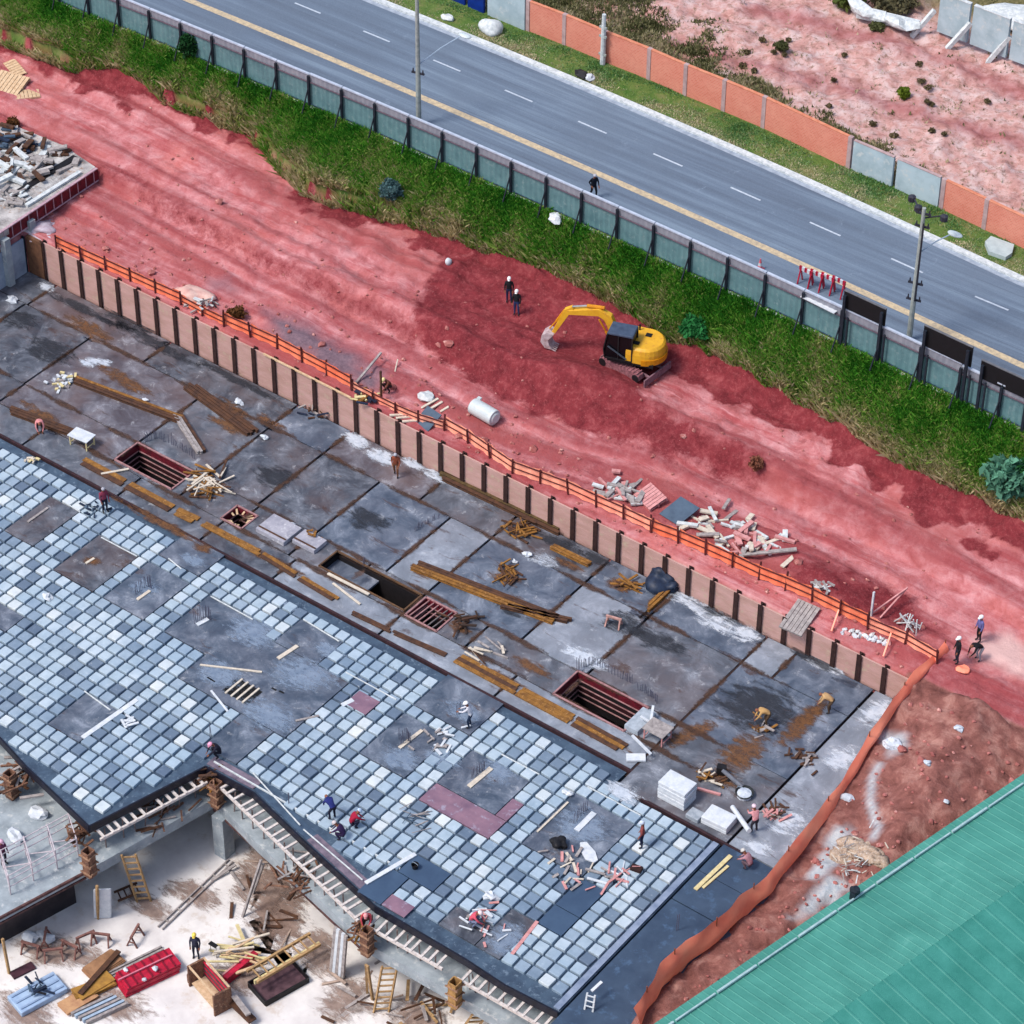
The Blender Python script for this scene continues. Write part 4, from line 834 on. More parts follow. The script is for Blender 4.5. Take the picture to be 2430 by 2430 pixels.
MB().bar(H(-.5, .5, 1.86), H(-.2, .5, 1.86), .3, .05).build('hood_grille', BLKM, ex)
MB().bar(H(-.9, -.3, 1.86), H(-.6, -.3, 1.86), .35, .04).build('hood_hatch', BLKM, ex)
MB().tube(H(-.2, -.6, 1.8), H(-.2, -.6, 2.15), .06, 8).build('exhaust_pipe', BLKM, ex)
# cab
hprism('cab', [(-.25, 1.0), (1.08, 1.0), (1.15, 1.5), (.98, 2.42), (-.25, 2.42)], .06, 1.0, GLS, tap=.04)
hprism('cab_roof', [(-.32, 2.42), (1.04, 2.42), (1.0, 2.52), (-.28, 2.54)], .02, 1.02, CROOF, bevel=.03)
fr_ = MB()
for (x, z), (x1, z1) in (((1.1, 1.0), (1.17, 1.5)), ((1.17, 1.5), (1.0, 2.42)), ((-.27, 1.0), (-.27, 2.42)), ((.42, 1.0), (.42, 2.42))):
    for y in (.05, 1.01): fr_.bar(H(x, y, z), H(x1, y, z1), .07, .07)
fr_.bar(H(-.25, 1.02, 1.02), H(1.1, 1.02, 1.02), .06, .1); fr_.build('cab_frame', BLKM, ex)
MB().bar(H(.0, 1.05, 1.15), H(.95, 1.06, 1.75), .05, .09).build('handrail', M('grey rail', KS(70, 80, 92)), ex)
# boom / stick
def limb(name, pts, w, mat, par=ex, y=-.18):
    b = MB(); n = len(pts); vs = []
    for i, (x, z, h) in enumerate(pts):
        if i == 0: dx, dz = pts[1][0]-x, pts[1][1]-z
        elif i == n-1: dx, dz = x-pts[i-1][0], z-pts[i-1][1]
        else: dx, dz = pts[i+1][0]-pts[i-1][0], pts[i+1][1]-pts[i-1][1]
        L = math.hypot(dx, dz); nx0, nz0 = -dz/L*h/2, dx/L*h/2
        vs += [H(x+nx0, y-w/2, z+nz0), H(x+nx0, y+w/2, z+nz0), H(x-nx0, y+w/2, z-nz0), H(x-nx0, y-w/2, z-nz0)]
    fs = [(i*4+k, i*4+(k+1) % 4, (i+1)*4+(k+1) % 4, (i+1)*4+k) for i in range(n-1) for k in range(4)]+[(3, 2, 1, 0), tuple(range(4*n-4, 4*n))]
    b.add(vs, fs); return b.build(name, mat, par, bevel=.02)
limb('boom', [(.85, 1.15, .34), (1.05, 2.0, .42), (1.3, 2.55, .46), (1.75, 2.78, .42), (2.5, 2.62, .34), (3.35, 2.42, .24)], .3, YEL)
st_ = limb('stick', [(3.12, 2.72, .16), (3.4, 2.45, .34), (3.75, 1.7, .26), (4.1, .95, .18)], .24, YEL)
MB().tube(H(1.5, -.18, 3.05), H(2.4, -.18, 2.98), .09*K, 8).build('stick_cylinder', YDK, ex); MB().tube(H(2.4, -.18, 2.98), H(3.15, -.18, 2.75), .045*K, 8).build('cylinder_rod', CHR, ex)
for y in (-.38, .02): MB().tube(H(.95, y, 1.1), H(1.35, y, 1.8), .07*K, 8).tube(H(1.35, y, 1.8), H(1.72, y, 2.45), .04*K, 8).build('boom_cylinder', YDK, ex)
MB().tube(H(3.55, -.18, 2.45), H(3.95, -.18, 1.7), .06*K, 8).tube(H(3.95, -.18, 1.7), H(4.3, -.18, 1.15), .035*K, 8).build('bucket_cylinder', YDK, ex)
hprism('bucket', [(4.0, 1.0), (4.35, 1.1), (4.62, .85), (4.68, .45), (4.45, .12), (4.05, .08), (4.2, .3), (4.28, .6)], -.5, .14, BUC, bevel=.02)
b = MB()
for k in range(5): b.bar(H(4.08, -.47+.145*k, .1), H(3.88, -.47+.145*k, .04), .06, .05)
b.build('bucket_teeth', BUC, ex)
MB().box(tuple(H(2.2, -.34, 2.7)), (.7, .02, .12), math.radians(199)-.0).build('boom_plate', M('plate pale', KS(190, 180, 120)), ex)
# ------------------------------------------------------------------ people
SKIN = M('skin', KS(150, 96, 72), KS(130, 80, 60), 6, .6, b=0); BOOT = M('boots', KS(34, 28, 28), KS(22, 20, 20), 6, .7)
def cloth(n, c): return M('cloth '+n, KS(*c), tuple(v*.72 for v in KS(*c)), 8, .9, b=.1)
POSES = {
 'stand': dict(pel=(0, 0, .93), wai=(0, 0, 1.1), che=(.01, 0, 1.32), nek=(.0, 0, 1.47), hd=(.03, 0, 1.62), sh=(0, .18, 1.4), el=(.02, .25, 1.13), wr=(.12, .23, .9), hp=(0, .1, .88), kn=(.04, .11, .5), an=(-.02, .12, .09), to=(.15, .14, .04)),
 'bend': dict(pel=(-.18, 0, .88), wai=(0, 0, 1.0), che=(.24, 0, 1.08), nek=(.38, 0, 1.12), hd=(.5, 0, 1.12), sh=(.28, .18, 1.1), el=(.4, .22, .84), wr=(.52, .14, .6), hp=(-.15, .1, .86), kn=(.02, .14, .48), an=(-.06, .14, .09), to=(.1, .16, .04)),
 'crouch': dict(pel=(-.16, 0, .36), wai=(-.06, 0, .52), che=(.12, 0, .72), nek=(.22, 0, .85), hd=(.32, 0, .95), sh=(.13, .18, .8), el=(.34, .24, .62), wr=(.5, .14, .42), hp=(-.12, .11, .34), kn=(.28, .2, .52), an=(.04, .16, .09), to=(.2, .18, .04)),
 'walk': dict(pel=(0, 0, .92), wai=(.02, 0, 1.09), che=(.06, 0, 1.3), nek=(.08, 0, 1.45), hd=(.12, 0, 1.6), sh=(.05, .18, 1.38), el=(.1, .25, 1.12), wr=(.26, .2, .96), hp=(0, .1, .88), kn=(.16, .11, .5), an=(.1, .11, .09), to=(.27, .12, .05)),
 'reach': dict(pel=(-.05, 0, .9), wai=(0, 0, 1.07), che=(.1, 0, 1.26), nek=(.14, 0, 1.4), hd=(.2, 0, 1.54), sh=(.1, .18, 1.33), el=(.32, .2, 1.12), wr=(.55, .13, 1.02), hp=(-.04, .1, .86), kn=(.1, .13, .48), an=(.02, .14, .09), to=(.18, .16, .04))}
def person(lab, foot, pose, rz, shirt, pants, helmet=None, vest=None, sleeves=True, sc=1.1, group=None, hair=(30, 22, 20)):
    P = POSES[pose]; vs, es, rad, cls = [], [], [], []
    def v(p, r, c, par=None):
        vs.append(Vector(p)); rad.append(r); cls.append(c); i = len(vs)-1
        if par is not None: es.append((par, i))
        return i
    def L(k, s):
        x, y, z = P[k]
        if pose == 'walk' and s < 0 and k in ('kn', 'an', 'to'): x = {'kn': -.02, 'an': -.28, 'to': -.14}[k]; z += .04 if k != 'to' else .0
        if pose == 'walk' and s < 0 and k in ('el', 'wr'): x -= .2
        return (x, y*s, z)
    pe = v(P['pel'], .15, 1); wa = v(P['wai'], .135, 0, pe); ch = v(P['che'], .165, 0, wa); ne = v(P['nek'], .06, 2, ch)
    hd = Vector(P['hd']); nk = Vector(P['nek']); hv = v(nk.lerp(hd, .55), .075, 2, ne); h2 = v(hd, .098, 2, hv); v(hd+(hd-nk).normalized()*.09, .085, 2, h2)
    for s in (1, -1):
        a = v(L('sh', s), .075, 0, ch); e = v(L('el', s), .052, 0, a); w = v(L('wr', s), .034, 0 if sleeves else 2, e)
        d = (Vector(L('wr', s))-Vector(L('el', s))).normalized(); hp_ = v(Vector(L('wr', s))+d*.06, .036, 3, w); side_ = d.orthogonal().normalized() if abs(d.z) < .3 else Vector((1, 0, 0)); wd_ = d.cross(side_).normalized()
        for k, ln in enumerate((.07, .085, .08, .06)):
            o = Vector(vs[hp_])+wd_*(k-1.5)*.019+d*.03; f1 = v(o, .011, 3, hp_); f2 = v(o+d*ln*.5, .0095, 3, f1); v(o+d*ln*.85+side_*.03, .008, 3, f2)
        th = v(Vector(vs[hp_])+wd_*.045*s+side_*.02, .012, 3, hp_); v(Vector(vs[th])+d*.04+side_*.015, .01, 3, th)
        h_ = v(L('hp', s), .1, 1, pe); kk = v(L('kn', s), .068, 1, h_); an = v(L('an', s), .048, 1, kk); v(L('to', s), .045, 4, an)
    me = bpy.data.meshes.new('person'); me.from_pydata([tuple(x) for x in vs], es, []); o = bpy.data.objects.new('tmp', me); COL.objects.link(o)
    sk = o.modifiers.new('skin', 'SKIN'); 
    for i, r in enumerate(rad): me.skin_vertices[0].data[i].radius = (r, r)
    me.skin_vertices[0].data[0].use_root = True
    ss = o.modifiers.new('sub', 'SUBSURF'); ss.levels = 1
    dg = bpy.context.evaluated_depsgraph_get(); m2 = bpy.data.meshes.new_from_object(o.evaluated_get(dg)); bpy.data.objects.remove(o); m2.name = 'body'
    mats = [cloth(str(shirt), shirt), cloth(str(pants), pants), SKIN, SKIN, BOOT]
    m2.materials.clear()
    for m in mats: m2.materials.append(m)
    A = np.array([list(x) for x in vs]); 
    for f in m2.polygons:
        c = np.array(f.center); best = None
        for a, b_ in es:
            ab = A[b_]-A[a]; t_ = np.clip(((c-A[a])@ab)/(ab@ab), 0, 1); dd = np.linalg.norm(c-A[a]-t_*ab)-(rad[a]*(1-t_)+rad[b_]*t_)
            if best is None or dd < best[0]: best = (dd, cls[b_] if t_ > .25 else cls[a] if cls[a] != 0 or cls[b_] != 1 else 1)
        f.material_index = best[1]; f.use_smooth = True
    t_ = thing('person', lab, 'person', foot, group); t_.rotation_euler = (0, 0, rz); t_.scale = (sc,)*3
    bo = bpy.data.objects.new('body', m2); COL.objects.link(bo); bo.parent = t_
    def loc(mb, nm, mt, sm=True):
        me_ = bpy.data.meshes.new(nm); me_.from_pydata(mb.v, [], mb.f); me_.materials.append(mt)
        if sm: me_.polygons.foreach_set('use_smooth', [True]*len(me_.polygons))
        ob = bpy.data.objects.new(nm, me_); COL.objects.link(ob); ob.parent = t_; return ob
    upv = (hd-nk).normalized(); fwd = Vector((1, 0, 0)); fwd = (fwd-upv*fwd.dot(upv)).normalized(); lf = upv.cross(fwd)
    fc = MB().blob(hd+fwd*.1+upv*-.005, (.018, .016, .028), 1, .05, 1); loc(fc, 'nose', SKIN)
    ey = MB().blob(hd+fwd*.088+lf*.035+upv*.02, (.014,)*3, 1, 0, 1).blob(hd+fwd*.088-lf*.035+upv*.02, (.014,)*3, 1, 0, 1); loc(ey, 'eyes', BOOT)
    loc(MB().obox(hd+fwd*.093-upv*.045, lf*.025, upv*.006, fwd*.006), 'mouth', M('lips', KS(120, 60, 56)), False)
    if helmet:
        hm = MB(); vs2 = []; n = 12; c0 = hd+upv*.055
        for r, z in ((.128, 0), (.126, .045), (.105, .095), (.06, .125), (.0, .135)):
            vs2 += [c0+fwd*(math.cos(i*math.tau/n)*(r+.01))+lf*(math.sin(i*math.tau/n)*r*.9)+upv*z for i in range(n)]
        hm.add(vs2, [(k*n+i, k*n+(i+1) % n, (k+1)*n+(i+1) % n, (k+1)*n+i) for k in range(4) for i in range(n)])
        hm.add([c0+fwd*.1+lf*.08, c0+fwd*.1-lf*.08, c0+fwd*.19-lf*.05, c0+fwd*.19+lf*.05, c0+fwd*.1+lf*.08-upv*.012, c0+fwd*.1-lf*.08-upv*.012, c0+fwd*.19-lf*.05-upv*.012, c0+fwd*.19+lf*.05-upv*.012], [(0, 1, 2, 3), (7, 6, 5, 4), (0, 3, 7, 4), (1, 5, 6, 2), (2, 6, 7, 3)])
        loc(hm, 'helmet', M('helmet'+str(helmet), tuple(min(1, c*1.15) for c in KS(*helmet)), KS(*helmet), 9, .35, b=0))
    else: loc(MB().blob(hd+upv*.04-fwd*.015, (.108, .1, .1), 3, .08, 2), 'hair', cloth('hair', hair))
    if vest:
        c = Vector(P['che']); w_ = Vector(P['wai']); ax = (c-w_).normalized(); f_ = Vector((1, 0, 0)); f_ = (f_-ax*f_.dot(ax)).normalized(); l_ = ax.cross(f_); b = MB(); n = 14; vv = []
        for k, (t0, rx, ry) in enumerate(((-.9, .17, .185), (-.3, .168, .185), (.35, .185, .2), (1.0, .19, .205), (1.45, .15, .17))):
            o_ = w_.lerp(c, t0) if t0 <= 1 else c+ax*(t0-1)*.25
            vv += [o_+f_*math.cos(i*math.tau/n)*rx+l_*math.sin(i*math.tau/n)*ry for i in range(n)]
        b.add(vv, [(k*n+i, k*n+(i+1) % n, (k+1)*n+(i+1) % n, (k+1)*n+i) for k in range(4) for i in range(n)]); loc(b, 'vest', cloth('vest', vest))
    return t_
WHT, YLW = (240, 240, 240), (240, 210, 90); NV, BK, GY, WS = (36, 48, 86), (26, 26, 32), (90, 100, 116), (214, 214, 222)
R = math.radians
person('worker in white helmet and dark jacket, the upper one left of the excavator bucket', gnd(1208, 718), 'stand', R(-60), BK, NV, WHT)
person('worker in white helmet, black shirt and blue jeans closest to the excavator bucket', gnd(1226, 748), 'stand', R(-70), BK, (46, 62, 110), WHT)
person('person in white helmet and violet shirt, farthest of the three by the netting corner', gnd(2322, 1522), 'stand', R(-120), (110, 110, 168), BK, WHT)
person('person in white helmet and black jacket standing at the end of the netting', gnd(2270, 1572), 'stand', R(-130), BK, (40, 44, 60), WHT)
person('person in white helmet and black top with light trousers below the violet shirt', gnd(2320, 1566), 'bend', R(-120), BK, (170, 170, 180), WHT)
person('worker in dark trousers and dusky red top by the dark gap beside the left forms', at(250, 1215), 'stand', R(-20), (150, 60, 84), (30, 34, 54), None, hair=(190, 190, 200))
person('worker in orange top walking on the deck near the pile wall', at(940, 1130), 'walk', R(-60), (150, 78, 54), (130, 84, 60), None)
person('worker in pink shirt and pale helmet bending over planks at the left deck end', at(96, 1030), 'bend', R(-40), (230, 150, 150), (40, 34, 36), (220, 210, 120))
person('worker in white helmet and white shirt with dark trousers on the waffle forms', at(1116, 1725, -.05), 'reach', R(200), (224, 224, 232), (28, 48, 76), WHT)
person('worker in blue shirt bending over the waffle forms', at(788, 1942), 'bend', R(160), (40, 50, 120), (30, 32, 56), (150, 160, 214))
person('worker in red shirt crouching on the waffle forms beside the one in blue', at(838, 1962), 'crouch', R(60), (170, 26, 60), (40, 40, 66), (180, 200, 224))
person('worker in dark violet clothes kneeling nearest the slab edge on the forms', at(812, 1990), 'crouch', R(200), (60, 40, 84), (50, 36, 74), (200, 190, 190))
person('worker in blue and orange clothes standing on the forms near the dark gap', at(1523, 2010), 'stand', R(-150), (150, 76, 72), (20, 30, 66), (196, 206, 224))
person('worker in pink shirt holding a white hose at the corner of the deck', at(1790, 1975), 'reach', R(150), (240, 168, 172), (60, 56, 66), (230, 200, 210))
person('worker with pink helmet at the inner corner of the slab edge', at(518, 1795), 'crouch', R(-120), (34, 32, 50), (30, 30, 46), (240, 160, 190))
person('worker in yellow helmet and dark clothes on the pale ground floor', at(466, 2272, FZ), 'stand', R(-60), (60, 62, 82), (40, 46, 66), YLW)
person('worker in sand-coloured clothes crouching on the brown deck sheet', at(1816, 1722), 'bend', R(-140), (214, 170, 110), (90, 70, 50), (240, 214, 160))
person('worker in sand-coloured clothes crouching by the beam channel near the pile wall', at(1966, 1690), 'bend', R(200), (210, 170, 120), (84, 66, 50), (240, 214, 180))
person('worker in red at the top end of the middle joist platform', at(872, 2192, -1), 'crouch', R(-60), (190, 70, 80), (60, 50, 60), (220, 150, 150))
person('worker in maroon clothes at the scaffold by the left edge', at(10, 2052, -2.3), 'stand', R(0), (120, 60, 90), (50, 40, 60), (200, 160, 180))
person('worker in pink and white crouching on the dark blue apron by the netting', at(1776, 2060), 'crouch', R(180), (190, 140, 150), (110, 90, 100), (200, 196, 190))
person('worker in red and white crouching by tools on the lower forms', at(1122, 2196), 'crouch', R(20), (220, 90, 110), (120, 130, 160), (240, 220, 220))
person('person in dark clothes walking along the road behind the fence', at(1408, 470, ZR), 'walk', R(-25), (24, 30, 44), (24, 28, 40), None)
person('worker in brown clothes and yellow helmet beside the broken fence post', gnd(922, 928), 'crouch', R(-100), (120, 70, 56), (60, 40, 36), (230, 214, 150))
# ================================================================== LOOSE THINGS
WT = M('white foam', KS(224, 228, 232, .8), KS(196, 204, 212, .8), 3, .7, 0, b=.1); PLW = M('pale plank', KS(226, 214, 196), KS(196, 184, 168), 5); YPK = M('yellow plank', KS(228, 214, 162), KS(204, 184, 132), 5)
OCH = M('ochre beam timber', KS(156, 108, 46), KS(106, 70, 36), 2.5, .7, 0, KS(186, 140, 84)); BRN = M('brown beam timber', KS(98, 66, 46), KS(62, 44, 38), 3, .8); GRN = M('weathered grey timber', KS(178, 170, 166), KS(132, 124, 124), 4); DKB = M('dark blue tarp', KS(40, 54, 78), KS(22, 30, 48), 3, .5); SLT = M('slate sheet', KS(78, 98, 118), KS(62, 80, 100), 2, .6)
RED = M('red steel frame', KS(206, 34, 66), KS(150, 22, 48), 3, .5, 0, b=.05); PNK = M('pink block', KS(222, 160, 158), KS(190, 128, 126), 4)
def put(name, lab, cat, mb, mat, group=None, parent=None, **k):
    o = mb.build(name, mat, parent, **k); return tag(o, lab, cat, group)
def plank(lab, a, c, w=.25, h=.06, z=.0, mat=PLW, name='plank', cat='plank', group=None, zc=None):
    p, q = at(*a, z), at(*c, zc if zc is not None else z); p.z += h/2+.01; q.z += h/2+.01
    return put(name, lab, cat, MB().bar(p, q, w, h), mat, group, bevel=.008)
# planks lying on the cover sheets and forms
Zs = -.05
for lab, a, c, w, m_ in [
 ('thin pale plank on the brown cover sheet nearest the left edge', (66, 1240), (114, 1206), .16, GRN), ('short pale plank on the second brown cover sheet', (204, 1338), (224, 1326), .16, PLW),
 ('short pale plank beside the rebar bundle on the third cover sheet', (326, 1424), (356, 1403), .2, PLW), ('thick white plank at the left corner of the large cover sheet', (468, 1484), (494, 1470), .28, WT),
 ('white plank sloping on the large cover sheet, left of the pink block', (660, 1564), (706, 1534), .26, PLW), ('white plank beside the pink plywood in the middle of the forms', (812, 1675), (838, 1662), .3, WT),
 ('long thin plank lying flat across the large cover sheet', (475, 1579), (622, 1596), .12, PLW), ('thin plank left of the slotted opening', (501, 1640), (541, 1690), .12, WT),
 ('thin white plank with shadow below the large cover sheet', (702, 1712), (757, 1700), .14, GRN), ('long white plank by the forms beside the lower left cover sheet', (196, 1752), (325, 1662), .3, WT),
 ('long white plank lying near the slab edge beyond the workers', (868, 2097), (986, 2028), .26, WT), ('white plank across the middle cover sheet', (948, 1776), (1002, 1734), .22, PLW),
 ('white plank on the cover sheet with the pink margin', (1113, 1868), (1166, 1824), .3, PLW), ('white plank on the right cover sheet by the rebar', (1368, 1972), (1410, 1930), .34, WT),
 ('thin pale plank crossing the forms above the right cover sheet', (1275, 1975), (1348, 1905), .12, PLW), ('pale plank on the lower right cover sheet', (1215, 2266), (1275, 2188), .2, PNK)]: plank(lab, a, c, w, .07, Zs, m_)
plank('yellow plank on the dark blue apron, the upper of two', (1650, 2112), (1734, 2032), .24, .08, -.06, YPK); plank('yellow plank on the dark blue apron, the lower of two', (1668, 2108), (1728, 2056), .16, .07, -.06, YPK)
plank('white plank lying across the beam channel at the end of the ochre walkway', (1486, 1800), (1532, 1800), .55, .12, .02, WT)
plank('thin pale plank resting on the rim of the left square opening', (240, 1126), (306, 1114), .16, .07, .05, PLW); plank('pale pink plank by the white foam blocks', (1655, 1873), (1710, 1888), .14, .12, .02, PNK)
plank('pale plank lying along the long trench', (778, 1362), (876, 1412), .18, .08, .05, PLW); plank('pale plank lying below the long trench', (790, 1385), (855, 1435), .14, .06, .03, PLW)
for k, (a, c) in enumerate((((1640, 1760), (1700, 1690)), ((1600, 1680), (1640, 1650)))): pass
# ochre walkway strips
def strip(lab, pts, w, mat=OCH, z=.02, h=.07):
    t_ = thing('walkway_boards', lab, 'board walkway', at(*pts[0], z), 'ochre boards laid along the dark gap'); 
    for i in range(len(pts)-1):
        a, c = at(*pts[i], z), at(*pts[i+1], z); d = (c-a).normalized(); n_ = Vector((-d.y, d.x, 0)); k = max(2, int(w/.28))
        for j in range(k): o = n_*(w*((j+.5)/k-.5)); MB().bar(a+o+d*random.uniform(0, .3)+Vector((0, 0, h/2)), c+o-d*random.uniform(0, .3)+Vector((0, 0, h/2+random.uniform(0, .02))), w/k*.93, h).build('board', mat if random.random() < .75 else BRN, t_)
strip('ochre board walkway starting below the left square opening', [(192, 1092), (300, 1150), (415, 1212), (470, 1238)], .75)
strip('ochre board walkway passing the small ragged opening', [(478, 1241), (620, 1315), (705, 1368), (800, 1425)], .5)
strip('ochre board walkway below the large right opening', [(1085, 1562), (1230, 1640), (1360, 1710), (1482, 1778)], .85)
# timber beam bundles
def bundle(lab, a, c, n, mats, w=.2, h=.22, z=.0, layers=1, name='timber_beam', group=None):
    p, q = at(*a, z), at(*c, z); d = (q-p).normalized(); n_ = Vector((-d.y, d.x, 0))
    for L_ in range(layers):
        for i in range(n-L_):
            o = n_*((i-(n-1)/2+L_*.5)*w*1.12); e = random.uniform(-.4, .4)
            s = random.uniform(-.03, .03)
            b = MB(); A_ = p+o+d*e+Vector((0, 0, .012+h*L_)); B_ = q+o+d*(e*.5)+n_*s+Vector((0, 0, .012+h*L_)); u = Vector((0, 0, 1))
            b.bar(A_+u*h*.12, B_+u*h*.12, w*.9, h*.24).bar(A_+u*h*.5, B_+u*h*.5, w*.35, h*.52).bar(A_+u*h*.88, B_+u*h*.88, w*.9, h*.23)
            put(name, lab, 'timber beam', b, random.choice(mats), group or lab)
bundle('ochre timber formwork beam in the long bundle across the middle of the deck', (985, 1345), (1320, 1474), 4, [OCH, OCH, BRN])
bundle('brown timber beam in the pair lying at the lower end of the ochre bundle', (1190, 1440), (1348, 1476), 2, [BRN])
bundle('weathered brown beam in the bundle above the left square opening', (180, 905), (430, 1000), 3, [BRN, OCH, BRN])
bundle('dark brown beam fanned out right of the left square opening', (420, 985), (478, 1075), 3, [BRN, GRN])
bundle('brown beam lying by the worker at the left deck edge', (22, 975), (210, 1045), 3, [BRN, BRN, OCH])
bundle('brown beam in the stack between the deck joints on the left', (450, 920), (600, 1030), 4, [OCH, BRN, BRN])
bundle('dark brown beam lying along the foot of the pile wall', (1050, 1130), (1330, 1262), 3, [BRN, M('olive brown timber', KS(104, 84, 50), KS(70, 56, 38), 3)], .26, .26)
bundle('brown beam lying on the light sheets near the piles', (1320, 1305), (1405, 1345), 2, [OCH, BRN])
bundle('ochre beam lying in the joint by the dark blue bundle', (1535, 1450), (1598, 1390), 2, [OCH])
# scattered heaps of offcuts
def offcuts(lab, c, n, L_, mats, z=0., spread=.8, hgt=.35, w=.1, seed=1, name='offcut_pile', ang=None):
    rr = random.Random(seed); p = at(*c, z) if z is not None else gnd(*c); b = MB()
    for i in range(n):
        a = rr.uniform(0, math.pi) if ang is None else ang+rr.gauss(0, .3); l = L_*rr.uniform(.4, 1); o = p+Vector((rr.gauss(0, spread*.5), rr.gauss(0, spread*.5), .04+hgt*rr.random()**2)); d = Vector((math.cos(a), math.sin(a), rr.gauss(0, .1)))*l/2
        b.bar(o-d, o+d, w*rr.uniform(.6, 1.6), w*rr.uniform(.4, .8), mi=rr.randrange(len(mats)))
    return tag(b.build(name, list(mats)), lab, 'offcut pile')
WD = (BRN, OCH, GRN)
offcuts('pile of brown and pale timber offcuts between the two left openings', (492, 1152), 46, 1.9, (BRN, OCH, PLW), seed=2, spread=1.3)
offcuts('brown offcuts beside the ochre timber bundle', (1205, 1365), 26, 1.2, (BRN, OCH), seed=3, spread=.9); offcuts('brown offcuts in the shade of the pile wall foot', (1232, 1262), 30, 1.5, (BRN, OCH), seed=4, spread=.9)
offcuts('brown offcuts right of the batten-crossed opening', (1095, 1482), 26, 1.0, (BRN, M('dark', KS(60, 44, 36))), seed=5, spread=.8); offcuts('ochre offcuts on the pale box by the trench', (742, 1276), 12, .5, (OCH, OCH), z=.1, seed=6, spread=.35)
offcuts('brown offcuts beside the worker on the brown deck sheet', (1812, 1730), 14, .9, WD, seed=7); offcuts('dark offcuts near the netting end of the deck', (1905, 1802), 22, .8, (GRN, BRN), seed=8, spread=.6)
offcuts('offcuts and clips strewn at the lower left corner of the deck', (1830, 1930), 30, .9, (BRN, PNK, GRN), seed=9, spread=.7); offcuts('pale brown offcuts by the grinder on the brown sheet', (1690, 1850), 16, 1.0, (BRN, OCH, PLW), seed=10)
offcuts('long brown offcuts lying along the joint left of the right opening', (1145, 1550), 14, 1.4, (PLW, GRN, BRN), seed=11, spread=.9, ang=0); offcuts('ochre boards heaped beside the dark blue bundle', (1490, 1390), 14, 2.0, (OCH, BRN), seed=12, spread=.5, ang=.3)
offcuts('pale offcuts and dust heaped left of the beam bundle by the left opening', (155, 905), 40, .5, (YPK, WT, GRN), seed=13, spread=.7, w=.14); offcuts('dark rubbish at the foot of the left piles', (760, 975), 34, .8, (GRN, BRN, DKB), seed=14, spread=1.0)
# stains, spills and painted shade: thin sheets whose outline is broken up by noise
CEM = M('cement dust', KS(222, 228, 236), KS(180, 190, 204), 2.2, .9, 0, KS(150, 160, 176), .3)
def stainmat(name, c1, c2, sc=1.6, al=.9, detail=8):
    m, t, p = mk(name); t.links.new(ramp(t, noise(t, 2.4, 6, .75), [(.3, c2), (.65, c1)]), p.inputs['Base Color']); p.inputs['Roughness'].default_value = .9
    n = noise(t, sc, detail, .82, .4, None, (.6, 1.5, 1)); ad = nd(t, 'ShaderNodeMath', operation='MULTIPLY_ADD'); t.links.new(attr(t, 'fall'), ad.inputs[0]); ad.inputs[1].default_value = .55
    t.links.new(n, ad.inputs[2]); tr = nd(t, 'ShaderNodeBsdfTransparent'); mx = nd(t, 'ShaderNodeMixShader'); mr = nd(t, 'ShaderNodeMapRange'); mr.inputs[1].default_value = .84; mr.inputs[2].default_value = .98; mr.inputs[4].default_value = al
    t.links.new(ad.outputs[0], mr.inputs[0]); t.links.new(mr.outputs[0], mx.inputs[0]); t.links.new(tr.outputs[0], mx.inputs[1]); t.links.new(p.outputs[0], mx.inputs[2]); t.links.new(mx.outputs[0], t.nodes['Material Output'].inputs[0]); return m
def stains(name, lab, items, mat, cat='stain'):
    V, F, A = [], [], []
    for q, (px, py, rx, ry, rot, z) in enumerate(items):
        c = at(px, py, z); z = z+.002*(q % 7); n = 10; o = len(V); ca, sa = math.cos(rot), math.sin(rot)
        for j in range(n+1):
            for i in range(n+1):
                u, v = i/n*2-1, j/n*2-1; x, y = u*rx*1.5, v*ry*1.5; V.append((c.x+x*ca-y*sa, c.y+x*sa+y*ca, z)); A.append(max(0, 1-math.hypot(u, v)**1.6))
        F += [(o+j*(n+1)+i, o+j*(n+1)+i+1, o+(j+1)*(n+1)+i+1, o+(j+1)*(n+1)+i) for j in range(n) for i in range(n)]
    return tag(npmesh(name, np.array(V, float), np.array(F), mat, dict(fall=np.array(A))), lab, cat, kind='stuff')
D = .022
stains('cement_spills', 'white cement dust spilled on the deck at the foot of the piles and on the light sheets', [(845, 1045, 1.5, .8, -.1, D), (905, 1085, 1.6, .8, -.1, D), (980, 1100, 1.2, .6, -.2, D), (1035, 1130, 1.3, .6, 0, D), (1640, 1430, 1.8, .9, 0, D), (1710, 1480, 2.2, 1.0, 0, D), (1770, 1505, 1.4, .9, 0, D), (1290, 1330, 1.3, .7, .2, D), (1560, 1400, .9, .6, 0, D), (110, 640+40, .9, .5, 0, D), (1960, 1580, 1.6, .7, 0, D), (2000, 1800, 1.6, 1.2, 1.2, D), (1870, 1950, 1.5, 1.2, 1.2, D), (1795, 2010, 1.2, .6, .2, D), (1480, 1880, 1.4, .9, 0, D), (225, 860, 1.3, .6, .5, D), (150, 900, .9, .6, .5, D), (1390, 1560, 2.2, .8, 0, D), (2080, 1690, 1.0, 1.8, 0, D)], stainmat('cement stain', KS(224, 230, 238), KS(178, 190, 206), 1.4))
